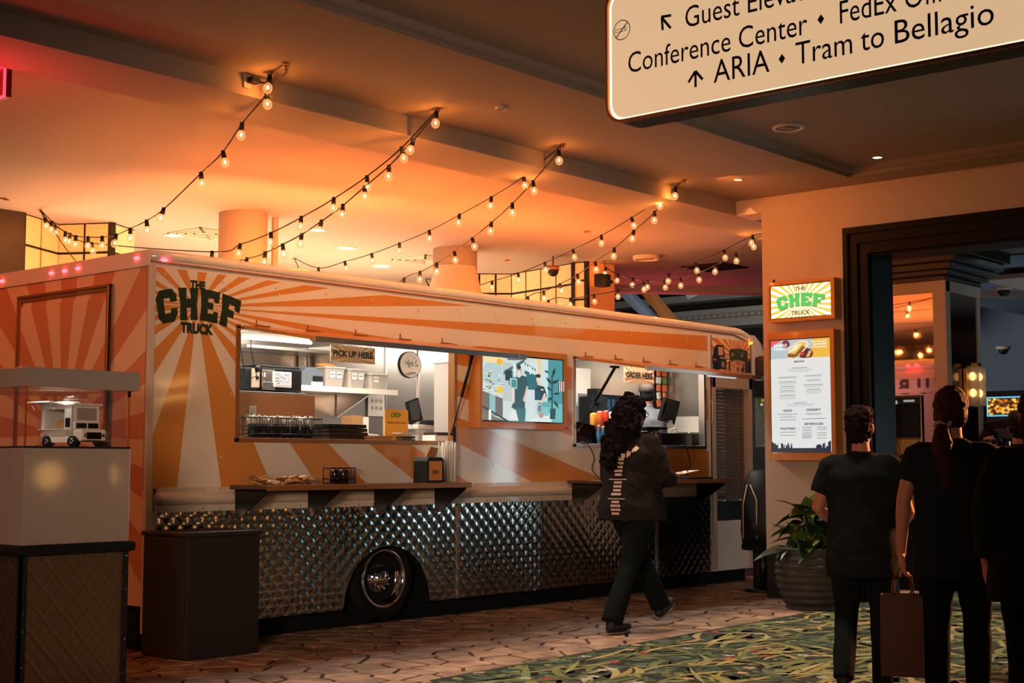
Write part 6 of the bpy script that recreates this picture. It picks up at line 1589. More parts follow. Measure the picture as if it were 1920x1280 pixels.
for k in range(9):
    for x in (CX + .015, CX + W_ - .036): b.ell((x, CY - .005, .03 + k * .09), (.004, .003, .004), 6, 4)
b.obj('trim_rivets', 'chrome', ds, kind='stuff')
cs = thing('display_case', 'glass display case with a grey slab lid holding a model truck', 'display case', (CX + W_ / 2, CY + DW / 2, 1.345))
b = MB(); b.box(CX - .005, CX + W_ + .03, CY - .005, CY + DW, 1.655, 1.758, .003); b.obj('lid', 'pedestal', cs)
b = MB(); b.box(CX + .004, CX + .010, CY + .01, CY + DW - .02, 1.346, 1.655); b.obj('glass_pane', 'glass', cs)
b = MB(); b.box(CX + .01, CX + W_ - .04, CY + .004, CY + .010, 1.346, 1.655); b.obj('glass_pane', 'glass', cs)
b = MB(); b.box(CX + W_ - .036, CX + W_ - .03, CY + .01, CY + DW - .02, 1.346, 1.655); b.obj('glass_pane', 'glass', cs)
b = MB(); b.box(CX + .002, CX + .009, CY + .002, CY + .009, 1.346, 1.655); b.box(CX + W_ - .04, CX + W_ - .03, CY + .002, CY + .01, 1.346, 1.655); b.obj('glass_edge', 'copper', cs)
b = MB(); b.box(CX + W_ - .04, CX + W_ - .028, CY - .004, CY + .012, 1.62, 1.652); b.obj('clip', 'black', cs)
area('case_lamp', (CX + .28, CY + .28, 1.650), (.3, .2), 1.6, (1.0, .95, .9), (CX + .3, CY + .36, 1.3))
# the model truck
mt = thing('model_truck', 'small white model food truck with an open side hatch inside the glass case', 'model truck', (CX + .25, CY + .3, 1.345), rot=0)
MTL = Matrix.Translation((onY(128, 838, 6.9).x - .005, 7.17, 1.3455)) @ Matrix.Rotation(math.radians(-86), 4, 'Z') @ Matrix.Diagonal((1.38, 1.38, 1.12, 1))
PINVm = PINV[mt.name]
def mo(b, name, m):
    o = b.obj(name, m, mt); o.matrix_parent_inverse = Matrix.Identity(4); o.matrix_basis = PINVm @ MTL @ Matrix.Rotation(0, 4, 'Z'); return o
# local: x along the truck (front to +x), y depth (near side y = 0), z up
L_, Wd, Hh = .20, .13, .20
b = MB(); b.box(0, .018, 0, Wd, .07, Hh, .002); b.box(.15, L_, 0, .008, .05, Hh, .002); b.box(0, L_, Wd - .006, Wd, .04, Hh); b.box(0, L_, 0, .008, .045, .085, .002); b.box(0, L_, 0, .008, .182, Hh, .002)
b.box(L_ - .006, L_, 0, Wd, .05, Hh, .002); b.box(0, L_, 0, Wd, .045, .055); b.box(-.004, L_ + .02, -.004, Wd + .004, Hh, Hh + .012, .005); mo(b, 'body', 'white')
b = MB(); b.box(.02, L_ - .01, .01, Wd - .01, .056, .06); b.box(.02, L_ - .01, Wd - .03, Wd - .01, .06, .19); mo(b, 'interior', 'black')
b = MB(); b.add([(.0, 0, .205), (.15, 0, .205), (.15, -.07, .215), (0, -.07, .215), (.0, 0, .211), (.15, 0, .211), (.15, -.07, .221), (0, -.07, .221)], [(0, 1, 2, 3), (7, 6, 5, 4), (0, 1, 5, 4), (2, 3, 7, 6), (0, 4, 7, 3), (1, 2, 6, 5)], False); mo(b, 'side_hatch', 'white')
b = MB(); b.tube([(.01, 0, .12), (.01, -.06, .214)], .0015, 5); b.tube([(.14, 0, .12), (.14, -.06, .214)], .0015, 5); mo(b, 'hatch_struts', 'chrome')
b = MB(); b.box(.0, .15, -.02, .0, .083, .087); mo(b, 'counter', 'white')
b = MB(); b.box(L_, L_ + .055, .004, Wd - .004, .03, .085, .01); b.box(L_ - .002, L_ + .012, .004, Wd - .004, .085, .12, .004); mo(b, 'bonnet', 'white')
b = MB(); b.box(L_ + .054, L_ + .058, .03, Wd - .03, .036, .07, .002); b.box(L_ + .006, L_ + .014, .012, Wd * .46, .09, .115); b.box(L_ + .006, L_ + .014, Wd * .52, Wd - .012, .09, .115); b.box(.16, .19, -.002, .002, .095, .14); mo(b, 'grille_and_windows', 'screenoff')
b = MB(); b.box(L_ + .003, L_ + .008, .02, Wd - .02, .13, .19, .002); mo(b, 'front_panel', 'pedestal')
b = MB(); b.box(L_ + .05, L_ + .066, -.002, Wd + .002, .022, .032, .003)
for y in (.02, Wd - .02): b.ell((L_ + .058, y, .055), (.006, .010, .010))
mo(b, 'bumper_and_lamps', 'chrome')
for x in (.045, L_ + .01):
    for y in (.004, Wd - .004):
        b = MB(); b.tube([(x, y - .012, .026), (x, y + .012, .026)], .026, 20); b.tube([(x, y - .0135, .026), (x, y - .012, .026)], [.012, .016], 16, mi=1); o = b.obj('wheel', ['rubber', 'chrome'], mt); o.matrix_parent_inverse = Matrix.Identity(4); o.matrix_basis = PINVm @ MTL
b = MB()
for x in (.045,):
    for k in range(8):
        a0, a1 = PI * k / 8, PI * (k + 1) / 8; b.add([(x + .034 * math.cos(a), y, .028 + .034 * math.sin(a)) for a in (a0, a1) for y in (-.008, .01)], [(0, 1, 3, 2)], True)
b.box(.075, L_ - .01, -.003, .0, .02, .05, .002); mo(b, 'wheel_arch_and_skirt', 'white')
b = MB(); b.box(.05, .14, .03, .1, Hh + .012, Hh + .03, .008); b.box(.1, .17, .02, .11, Hh + .03, Hh + .05, .01); mo(b, 'roof_vent', 'glass'); 
b = MB(); b.box(.04, .12, .03, .1, Hh + .012, Hh + .026, .008); mo(b, 'roof_box', 'pplastic')
b = MB()
for y in (.01, .03): b.ell((-.002, y, .06), (.004, .008, .008))
mo(b, 'tail_lamps', 'amberled')
o = MB(); o.box(.085, .14, .012, .03, .087, .13, .002); mo(o, 'counter_box', 'kraft')

# rubbish bin
bn = thing('rubbish_bin', 'tall dark square rubbish bin in front of the truck skirt', 'bin', (5.95, 7.8, 0))
bxa = onY(352, 1000, 7.56).x; bxb = onY(494, 1000, 7.56).x; bz = onY(420, 996, 7.56).z
b = MB(); b.box(bxa + .015, bxb - .015, 7.575, 8.06, .0, bz - .03, .012); b.obj('body', mat('dark_bin_panel', (30, 23, 21), .6), bn)
b = MB(); b.box(bxa, bxb, 7.56, 8.07, bz - .03, bz, .008); b.obj('rim', mat('brown_bin_rim', (34, 24, 20), .5), bn)
b = MB(); b.box(bxa + .08, bxb - .08, 7.66, 7.97, bz - .005, bz + .002); b.obj('opening', 'rubber', bn)

# ================================================================== string lights
def on_plane(a, c, u, v):
    d = ray(u, v); n = Vector((-(c - a).y, (c - a).x, 0)); O = Vector((0, 0, CAMH)); return O + d * (((a - O).dot(n)) / d.dot(n))
z3 = lambda l: [(350 + x * .390625, 100 + y * .390625) for x, y in l]
z4 = lambda l: [(900 + x * .29167, 300 + y * .29167) for x, y in l]
z2_ = lambda l: [(x / 3.4286, 360 + y / 3.4286) for x, y in l]
HK = [onZ(u, v, ZC) for u, v in ((535, 118), (822, 203), (1055, 270), (1283, 337))] ; HK.append(Vector((13.063, 7.50, ZB)))
FK = [onZ(u, v, ZC) for u, v in ((76, 393), (552, 484), (797, 522), (1133, 489))]
ST = [(0, 0, [(506, 143), (500, 175), (454, 232), (418, 285), (377, 325)] + z2_([(1055, 108), (942, 185), (838, 235), (748, 275), (657, 290), (567, 290), (490, 283), (420, 258), (335, 190)]), 'string of round bulbs from the plug on the beam to the far left ceiling hook'),
 (1, 0, z3([(1030, 455), (865, 590), (707, 697), (550, 788), (405, 862), (258, 917), (123, 953)]) + z2_([(587, 328), (452, 270), (348, 215), (287, 170)]), 'upper bulb string of the second ceiling hook, running to the far left hook'),
 (1, 0, z3([(1200, 285), (1090, 415), (972, 540), (855, 640), (750, 730), (648, 805), (553, 868), (460, 918), (377, 957), (290, 985)]), 'lower bulb string of the second ceiling hook'),
 (2, 1, z3([(1617, 592), (1463, 690), (1310, 775), (1165, 852), (1022, 912), (888, 962), (758, 1000), (633, 1030)]), 'upper bulb string of the third ceiling hook'),
 (2, 1, z3([(1785, 470), (1662, 615), (1563, 722), (1463, 812), (1370, 888), (1285, 953), (1200, 1008), (1120, 1050), (1045, 1080)]), 'lower bulb string of the third ceiling hook'),
 (3, 2, z4([(1170, 243), (973, 372), (780, 485), (596, 578), (416, 660), (245, 728), (78, 778)]) + [(876, 537)], 'upper bulb string of the fourth ceiling hook'),
 (3, 2, z4([(1258, 180), (1123, 335), (990, 455), (863, 567), (740, 655), (626, 737), (513, 797), (409, 845), (307, 880)]), 'lower bulb string of the fourth ceiling hook'),
 (4, 3, z4([(1755, 510), (1645, 605), (1520, 672), (1400, 725), (1290, 763), (1185, 775), (1078, 775), (985, 763), (890, 735), (810, 690)]), 'short sagging bulb string between the wall column and the orange pier'),
 (4, 2, z4([(1755, 487), (1568, 580), (1387, 664), (1215, 733), (1050, 790), (883, 838), (731, 868), (582, 890), (442, 903)]), 'long bulb string from behind the wall column down to the truck roof')]
MT['clear'] = MT['bulbglass']
for (h_, f_, l, lab) in ST:
    a, c = HK[h_], FK[f_]
    t = thing('string_light', lab, 'string lights', tuple(a), 'bulb strings over the truck')
    pts = sorted([on_plane(a, c, u, v) for u, v in l], key=lambda p: (p - a).length)
    pts = [p for p in pts if p.z > 2.78]
    ctrl = [a - Vector((0, 0, .0))] + pts + [c]
    if (c - pts[-1]).length > 1.6 and pts[-1].z < 3.4:
        m1 = pts[-1].lerp(c, .35); m1.z = min(pts[-1].z, 2.98) - .04; m2 = pts[-1].lerp(c, .72); m2.z = 3.10; ctrl = ctrl[:-1] + [m1, m2, c]
    sm = []
    for i in range(len(ctrl) - 1):
        p0, p1, p2, p3 = ctrl[max(i - 1, 0)], ctrl[i], ctrl[i + 1], ctrl[min(i + 2, len(ctrl) - 1)]
        for k in range(5):
            s = k / 5; sm.append(.5 * ((2 * p1) + (-p0 + p2) * s + (2 * p0 - 5 * p1 + 4 * p2 - p3) * s * s + (-p0 + 3 * p1 - 3 * p2 + p3) * s ** 3))
    sm.append(c); b = MB(); b.tube(sm, .0055, 6); b.obj('cable', 'cable', t)
    rn = random.Random(len(l) * 7 + h_)
    for p in pts:
        tl = Vector((rn.uniform(-.25, .25), rn.uniform(-.25, .25), -1)).normalized()
        b = MB(); b.tube([p + Vector((0, 0, .01)), p + tl * .045], [.015, .019], 10); b.obj('socket', 'black', t)
        q = p + tl * .082
        b = MB(); R = Vector((0, 0, -1)).rotation_difference(tl).to_matrix()
        b.ell(q, (.032, .032, .036), 14, 9, R, mi=0); b.ell(q + tl * -.005, (.0075, .0075, .012), 8, 6, R, mi=1); b.obj('bulb', ['clear', 'bulb'], t)
for k, (hp) in enumerate(HK[:4] + FK):
    b = MB(); b.tube([hp + Vector((0, 0, .01)), hp - Vector((0, 0, .03))], .01, 8); b.loft([(hp.x, hp.y, ZC, .025, .025), (hp.x, hp.y, ZC - .006, .025, .025)], 12)
    b.obj('ceiling_hook', 'brass', label=('ceiling hook of the bulb string nearest the left, above the plug', 'second ceiling hook from the left on the dark ceiling', 'third ceiling hook from the left on the dark ceiling', 'ceiling hook nearest the right wall header', 'far left ceiling hook above the tiled wall', 'far ceiling hook behind the thick round column', 'far ceiling hook behind the sleeved column', 'ceiling hook beside the small wall speaker')[k], cat='hook')
pp = onY(470, 151, 7.42); t = thing('plug_socket', 'black plug and outlet on the ceiling beam where the first bulb string starts', 'plug', (pp.x, 7.44, pp.z))
b = MB(); b.box(pp.x - .04, pp.x + .02, 7.435, 7.45, pp.z - .05, pp.z + .06, .004); b.obj('outlet_plate', 'wall', t)
b = MB(); b.box(pp.x - .02, pp.x + .05, 7.38, 7.436, pp.z - .02, pp.z + .02, .008); b.obj('plug', 'black', t)
b = MB(); h0 = HK[0]; b.tube([(pp.x + .04, 7.4, pp.z), (pp.x + .1, 7.34, pp.z - .02), (pp.x + .12, 7.2, pp.z + .04), (h0.x, h0.y, h0.z - .02)], .005, 6); b.obj('lead', 'cable', t)

# ================================================================== lamps and a screen added out of view for reflections on truck and pedestal
for k, (x, y) in enumerate(((9.2, -1.6), (10.0, -1.7))):
    t = thing('added_globe_lamp', ('added unseen globe lamp on a thin stand, nearer the walkway', 'added unseen globe lamp on a thin stand, nearer the doorway wall')[k], 'lamp', (x, y, 0))
    b = MB(); b.ell((x, y, 1.12), (.16, .16, .16), 20, 12); b.obj('globe', 'globe', t)
    b = MB(); b.tube([(x, y, .02), (x, y, .97)], .015, 10); b.loft([(x, y, 0, .16, .16), (x, y, .02, .14, .14)], 20); b.obj('stand', 'brass', t)
t = thing('wall_sconce', 'added unseen warm two tube sconce right of the doorway', 'lamp', (12.0, -.25, 2.2))  # added out of view for the warm reflection on the truck side
for dz in (0, .28):
    b = MB(); b.tube([(11.93, -.7, 2.12 + dz), (11.93, .15, 2.12 + dz)], .05, 14); b.obj('lamp', 'globe', t)
b = MB(); b.box(12.0, 12.05, -.4, -.1, 2.05, 2.47, .01); b.obj('back_plate', 'brass', t)

slot = thing('slot_machine', 'added unseen cabinet with a tall cool white screen for reflections', 'slot machine', (16.6, 2.3, 0))  # added out of view so the skirt reflects a cool patch
b = MB(); b.box(16.4, 17.0, 1.6, 3.2, 0, 2.1, .03); b.obj('cabinet', 'black', slot)
P = Pic((16.395, 3.1, .35), (0, -1, 0), (0, 0, 1), 1.4, 1.5, (-1, 0, 0)); P.rect(0, 0, 1, 1, (190, 226, 236)); P.rect(.1, .1, .9, .4, (120, 190, 210)); P.rect(.2, .55, .8, .9, (240, 246, 246)); P.obj('screen', 'pglow3', slot)
# ================================================================== people
from mathutils.bvhtree import BVHTree
V = Vector
def hand(b, wr, d, n, side, curl=.5):
    wr, d, n = V(wr), V(d).normalized(), V(n); n = (n - d * n.dot(d)).normalized(); ac = d.cross(n) * side
    R = Matrix((d, ac, n)).transposed()
    b.ell(wr + d * .045, (.055, .040, .017), 12, 8, R)
    for i, l in enumerate((.072, .082, .076, .060)):
        p0 = wr + d * .075 + ac * (.029 - .0195 * i); l *= 1
        p1 = p0 + d * l * .5 + n * l * .2 * curl; p2 = p1 + (d * (1 - curl * .6) + n * curl).normalized() * l * .32; p3 = p2 + (d * (1 - curl) + n * curl * 1.4).normalized() * l * .26
        b.tube([p0 - d * .02, p0, p1, p2, p3], [.010, .0095, .009, .0085, .0075], 8)
    p0 = wr + d * .02 + ac * .03; p1 = p0 + (d * .6 + ac * .75).normalized() * .042 + n * .006; p2 = p1 + (d * .95 + ac * .15 + n * .25 * curl).normalized() * .032
    b.tube([wr + d * .012 + ac * .015, p0, p1, p2], [.013, .013, .0105, .009], 8)

DEF = dict(hipL=(0, .09, .92), kneeL=(.02, .10, .50), ankL=(-.01, .10, .09), toeL=(.15, .12, .035),
           hipR=(0, -.09, .92), kneeR=(.02, -.10, .50), ankR=(-.01, -.10, .09), toeR=(.15, -.12, .035),
           shL=(0, .175, 1.395), elL=(-.03, .235, 1.12), wrL=(.04, .25, .88), hdL=(.1, -.02, -1), hnL=(.2, -1, 0),
           shR=(0, -.175, 1.395), elR=(-.03, -.235, 1.12), wrR=(.04, -.25, .88), hdR=(.1, .02, -1), hnR=(.2, 1, 0),
           head=(.025, 0, 1.585), neck=(-.005, 0, 1.43), yaw=0, nod=0, w=1.0, belly=1.0)

def person(label, loc, heading, S, pose, skin, top, topspec, bottom, shoes, extra=None, name='person', group=None, botspec=None, floorz=0):
    J = dict(DEF); J.update(pose); g = {k: V(v) if isinstance(v, tuple) else v for k, v in J.items()}
    MW = Matrix.Translation(V((*loc, floorz))) @ Matrix.Rotation(math.radians(heading), 4, 'Z') @ Matrix.Scale(S, 4)
    t = thing(name, label, 'person', (*loc, floorz), group); fn = lambda c: MW @ c
    w = g['w']; bl = g['belly']
    HR = Matrix.Rotation(math.radians(g['yaw']), 3, 'Z') @ Matrix.Rotation(math.radians(g['nod']), 3, 'Y'); hc = g['head']
    def hp(x, y, z): return hc + HR @ V((x, y, z))
    b = MB()
    # head: skull, jaw, nose, lips, brow, ears
    b.ell(hp(-.012, 0, .02), (.094, .074, .098), 18, 12, HR); b.ell(hp(.022, 0, -.045), (.066, .056, .07), 16, 10, HR); b.ell(hp(.062, 0, -.092), (.022, .024, .018), 10, 7, HR)
    b.tube([hp(.078, 0, .02), hp(.098, 0, -.018), hp(.088, 0, -.032)], [.010, .014, .011], 8); b.ell(hp(.078, 0, .038), (.014, .05, .01), 10, 6, HR); b.ell(hp(.082, 0, -.056), (.011, .024, .009), 10, 6, HR)
    for s in (-1, 1): b.ell(hp(-.006, .076 * s, -.008), (.018, .009, .032), 10, 7, HR); b.ell(hp(.058, .036 * s, -.02), (.018, .02, .016), 8, 6, HR)
    b.tube([hp(-.02, 0, -.05), g['neck'] + V((0, 0, .04)), g['neck'] - V((0, 0, .04))], [.052, .053, .062], 14)
    dx = g['neck'].x
    b.loft([(0, 0, .86, .09, .155 * w), (0, 0, .93, .105, .165 * w), (0, 0, 1.05, .09, .135 * w), (0, 0, 1.2, .10, .15 * w), (0, 0, 1.30, .09, .15 * w), (dx, 0, 1.37, .065, .10 * w), (dx, 0, 1.42, .05, .06)], 24)
    for s in 'LR':
        b.tube([g['hip' + s], g['knee' + s], g['knee' + s].lerp(g['ank' + s], .35), g['ank' + s]], [.085, .056, .055, .036], 14)
        b.tube([g['ank' + s] + V((0, 0, .02)), g['ank' + s] - V((0, 0, .03)), g['toe' + s]], [.036, .036, .026], 10)
        sh, el, wr = g['sh' + s], g['el' + s], g['wr' + s]
        s0 = sh - V((0, 0, .03)); b.tube([s0.lerp(V((0, 0, sh.z)), .4), s0, sh.lerp(el, .5), el, el.lerp(wr, .3), wr], [.036, .048, .046, .038, .038, .024], 14)
        b.tube([wr.lerp(el, .1), wr + g['hd' + s].normalized() * .02], [.025, .024], 10)
        hand(b, wr, g['hd' + s], g['hn' + s], 1 if s == 'L' else -1, J.get('curl', .5))
    me = remesh(b, .0068, 3, fn); me.materials.append(M(skin)); link(me, 'body', t)
    # top
    b = MB(); hem, grow, slv = topspec['hem'], topspec.get('grow', .02), topspec.get('sleeve', .6)
    fl = topspec.get('flare', 1.0)
    rings = [(0, 0, hem, (.115 * bl + grow) * fl, (.165 * w + grow) * fl), (0, 0, hem + .1, (.118 * bl + grow) * fl, (.165 * w + grow) * fl), (0, 0, 1.05, .105 * bl + grow, .148 * w + grow), (0, 0, 1.2, .107 + grow, .155 * w + grow), (0, 0, 1.30, .104 + grow, .165 * w + grow * .8), (dx * .4, 0, 1.365, .09 + grow * .5, .145 * w), (dx * .8, 0, 1.41, .07 + grow * .3, .105 * w), (dx, 0, 1.445, .060, .064)]
    if topspec.get('collar'): rings.append((dx, 0, 1.475, .064, .066))
    b.loft(rings, 28)
    for s in 'LR':
        sh, el, wr = g['sh' + s], g['el' + s], g['wr' + s]; gr = topspec.get('sgrow', .016)
        sh = sh - V((0, 0, .028)); pts = [sh.lerp(V((0, 0, sh.z + .035)), .5), sh.lerp(V((0, 0, sh.z + .03)), .12), sh]; rs = [.045, .052 + gr * .3, .058 + gr * .5]
        if slv <= 1: pts += [sh.lerp(el, slv * .5), sh.lerp(el, slv)]; rs += [.056 + gr, .054 + gr * 1.2]
        else: pts += [sh.lerp(el, .5), el, el.lerp(wr, .5 * (slv - 1)), el.lerp(wr, slv - 1)]; rs += [.056 + gr, .048 + gr * 1.1, .044 + gr, .034 + gr * .8]
        b.tube(pts, rs, 16)
    ns = topspec.get('noise', .006)
    def fn2(c):
        d = noise.noise_vector(c * 9 + V((S * 10, 0, 0))) * ns + noise.noise_vector(c * 26) * ns * .35; return MW @ (c + d)
    tm = remesh(b, .011, 3, fn2); tm.materials.append(M(top)); tops = link(tm, topspec.get('name', 'shirt'), t)
    # trousers
    bs = botspec or {}; fl = bs.get('flare', 1.0); b = MB()
    b.loft([(0, 0, .84, .10, .165 * w), (0, 0, .92, .118, .172 * w), (0, 0, 1.0, .108, .155 * w)], 24)
    for s in 'LR':
        h, k, a = g['hip' + s], g['knee' + s], g['ank' + s]; e = k.lerp(a, bs.get('end', 1.05))
        b.tube([h + V((0, 0, .03)), h.lerp(k, .3), k, k.lerp(a, .5), e], [.10 * w, .096 * w, .070, .066 * (1 + fl) / 2, .060 * fl], 18)
    def fn3(c): return MW @ (c + noise.noise_vector(c * 12) * .005)
    m_ = remesh(b, .011, 3, fn3); m_.materials.append(M(bottom)); link(m_, 'trousers', t)
    for s in 'LR':
        a, to = g['ank' + s], g['toe' + s]; d = (to - V((a.x, a.y, to.z))); b = MB(); ht = (to - (a - V((0, 0, .055)))).normalized(); up = V((0, 0, 1)); ac = ht.cross(up).normalized(); R = Matrix((ht, ac, ac.cross(ht))).transposed(); base = a - V((0, 0, .05))
        b.ell(base + ht * .0, (.055, .042, .045), 14, 8, R); b.ell(base + ht * .08 - R @ V((0, 0, .008)) * 0, (.085, .042, .036), 14, 8, R); b.ell(base + ht * .15, (.06, .046, .028), 14, 8, R); b.tube([base, base + V((0, 0, .05))], [.042, .045], 12)
        def fs(c):
            q = R.transposed() @ (c - base); q.z = max(q.z, -.036) if q.z < -.03 else q.z; return MW @ (base + R @ q)
        sm = remesh(b, .009, 2, fs); sm.materials.append(M(shoes)); so = link(sm, 'shoe', t)
        b = MB(); vs = []
        n_ = 18
        for z in (-.040, -.030):
            for k in range(n_):
                th = 2 * PI * k / n_; x = .075 + .128 * math.cos(th); y = .046 * math.sin(th) * (1 if math.cos(th) > 0 else .86); vs.append(base + R @ V((x, y, z)))
        b.add(vs, [tuple(range(n_)), tuple(range(2 * n_ - 1, n_ - 1, -1))] + [(k, (k + 1) % n_, n_ + (k + 1) % n_, n_ + k) for k in range(n_)], False)
        b.v = [tuple(MW @ V(v)) for v in b.v]; b.obj('shoe_sole', 'sole', so)
    # eyes
    b = MB()
    for s in (-1, 1): b.ell(hp(.074, .03 * s, .012), (.010, .013, .008), 10, 7, HR)
    b.v = [tuple(MW @ V(v)) for v in b.v]; b.obj('eyes', 'eye', t)
    if extra: extra(t, g, hp, HR, MW, tm)
    return t, MW, tm
MT['eye'] = mat('eye_white_and_iris', (60, 50, 44), .2)

def hairpart(t, MW, blobs, m, amp, freq, vox=.009, name='hair', tubes=()):
    b = MB()
    for (c, r, R) in blobs: b.ell(c, r, 16, 10, R)
    for p, r in tubes: b.tube(p, r, 12)
    def f(c):
        n = noise.noise_vector(c * freq) * amp + noise.noise_vector(c * freq * 2.3) * amp * .5; return MW @ (c + n)
    me = remesh(b, vox, 2, f); me.materials.append(M(m)); return link(me, name, t)

def glasses(t, hp, MW, m='blackm', dark=False):
    b = MB()
    for s in (-1, 1):
        c = [hp(.093 - .008 * abs(math.cos(a)) * 0, .033 * s + .024 * math.cos(a), .012 + .019 * math.sin(a)) for a in [2 * PI * k / 14 for k in range(15)]]
        b.tube(c, .0025 if not dark else .004, 6); b.tube([hp(.090, .057 * s, .018), hp(.05, .078 * s, .018), hp(-.015, .084 * s, .01)], .0026, 6)
        if dark: b.ell(hp(.093, .033 * s, .012), (.004, .024, .019), 12, 8)
    b.tube([hp(.096, .010, .016), hp(.096, -.010, .016)], .0025, 6); b.v = [tuple(MW @ V(v)) for v in b.v]; b.obj('glasses', m, t)

# --- the customer walking past the order window
def ex_main(t, g, hp, HR, MW, tm):
    bl = [(hp(-.035, 0, .045), (.105, .098, .100), HR), (hp(-.085, 0, -.03), (.085, .115, .12), HR), (hp(-.11, 0, -.14), (.085, .135, .12), HR), (hp(-.135, .01, -.25), (.075, .125, .12), HR), (hp(-.15, .02, -.34), (.06, .10, .10), HR), (hp(-.06, -.085, -.08), (.06, .05, .13), HR), (hp(-.06, .085, -.08), (.06, .05, .13), HR)]
    hairpart(t, MW, bl, 'hair_black', .030, 26, .008); glasses(t, hp, MW)
    bvh = BVHTree.FromPolygons([v.co for v in tm.vertices], [tuple(p.vertices) for p in tm.polygons])
    Pp = Pic((0, 0, 0), (0, 1, 0), (0, 0, 1), 1, 1, (-1, 0, 0), 0); rn = random.Random(77); col = (214, 190, 176)
    def strip(x0, x1, z0, z1, ang=0, px=0, pz=0):
        n = max(1, int((x1 - x0) / .012)); vs = []; fs = []
        for i in range(n + 1):
            for z in (z0, z1):
                x = x0 + (x1 - x0) * i / n; X = px + x * math.cos(ang) - z * math.sin(ang); Z = pz + x * math.sin(ang) + z * math.cos(ang); vs.append((X, Z))
        for i in range(n): fs.append((2 * i, 2 * i + 2, 2 * i + 3, 2 * i + 1))
        Pp.raw(vs, fs, col)
    z = 1.235
    for k in range(15):
        w = rn.uniform(.05, .075); 
        if k in (5, 10): strip(-.07, .085, z, z + .006)
        else:
            x = -w / 2
            while x < w / 2: s = rn.uniform(.010, .022); strip(x, x + s * .86, z, z + .017); x += s
        z -= .028
    for k, (px, pz, an) in enumerate(((.14, 1.33, .5), (.105, 1.295, .35), (.065, 1.275, .2), (.02, 1.268, 0), (-.03, 1.27, -.1), (-.075, 1.285, -.3), (-.12, 1.32, -.5))):
        strip(-.016, .016, -.016, .016, an * -1, px, pz); strip(-.004, .012, -.03, .0, an * -1, px, pz)
    for i, v in enumerate(Pp.v):
        w0 = MW @ V((-.6, v.y, v.z)); dr = (MW.to_3x3() @ V((1, 0, 0))).normalized(); h = bvh.ray_cast(w0, dr)
        Pp.v[i] = (h[0] - dr * .004) if h[0] is not None else MW @ V((-.14, v.y, v.z))
    Pp.obj('back_print', 'print', t)
person('person in black printed jacket and glasses with long curly hair walking by the order window', (8.87, 6.44), 2, 1.035,
       dict(hipL=(.02, .09, .90), kneeL=(.24, .08, .50), ankL=(.43, .04, .15), toeL=(.58, .05, .16), hipR=(0, -.09, .90), kneeR=(-.14, -.07, .48), ankR=(-.31, -.03, .095), toeR=(-.15, -.04, .04),
            elL=(.06, .24, 1.12), wrL=(.28, .16, 1.10), hdL=(1, -.2, .05), hnL=(0, -.5, -.8), elR=(.02, -.245, 1.12), wrR=(.27, -.19, 1.10), hdR=(1, .1, .1), hnR=(.1, .6, .7), head=(.035, 0, 1.575), yaw=-22, nod=8, w=1.22, belly=1.25),
       'skin_dark', 'jacket', dict(hem=.80, grow=.05, sleeve=1.82, sgrow=.028, flare=1.06, noise=.013, name='jacket', collar=True), 'denim', 'shoe', ex_main, botspec=dict(flare=1.3, end=1.03))
t = thing('paper_slip', 'folded white paper held in the hand of the customer in the jacket', 'paper', (9.27, 6.25, 1.16))
b = MB(); b.add([(9.21, 6.19, 1.175), (9.36, 6.15, 1.20), (9.38, 6.30, 1.195), (9.23, 6.33, 1.17), (9.21, 6.19, 1.18), (9.36, 6.15, 1.205), (9.38, 6.30, 1.20), (9.23, 6.33, 1.175)], [(0, 3, 2, 1), (4, 5, 6, 7), (0, 1, 5, 4), (1, 2, 6, 5), (2, 3, 7, 6), (3, 0, 4, 7)], False); b.obj('sheet', 'paper', t)
b = MB(); b.tube([(9.27, 6.2, 1.18), (9.275, 6.2, 1.28)], .004, 6); b.obj('pen', 'black', t)

# --- the two in black T-shirts in the foreground
def ex_short(t, g, hp, HR, MW, tm):
    hairpart(t, MW, [(hp(-.025, 0, .045), (.100, .083, .092), HR), (hp(-.04, 0, .0), (.085, .080, .09), HR), (hp(.02, 0, .095), (.08, .07, .04), HR), (hp(-.055, 0, -.06), (.045, .055, .05), HR)], 'hair_plum', .014, 40, .007)
    b = MB(); b.tube([g['neck'] + V((-.055 * math.cos(a), .058 * math.sin(a), .0 - .02 * math.cos(a))) for a in [2 * PI * k / 16 for k in range(17)]], .004, 6); b.v = [tuple(MW @ V(v)) for v in b.v]; b.obj('neck_cord', 'cable', t)
person('person with short dark plum hair in loose black T-shirt, left foreground', (7.18, 3.665), 24, .915,
       dict(kneeL=(-.04, .10, .50), ankL=(-.24, .11, .15), toeL=(-.14, .13, .05), kneeR=(.06, -.10, .50), elL=(.02, .26, 1.10), wrL=(.20, .16, 1.0), hdL=(1, -.3, .1), elR=(.0, -.265, 1.08), wrR=(.17, -.20, .97), hdR=(1, .2, .1), yaw=-16, w=1.12, belly=1.15),
       'skin', 'tee', dict(hem=.70, grow=.035, sleeve=.66, sgrow=.022, noise=.008, flare=1.0), 'denim', 'shoe', ex_short)
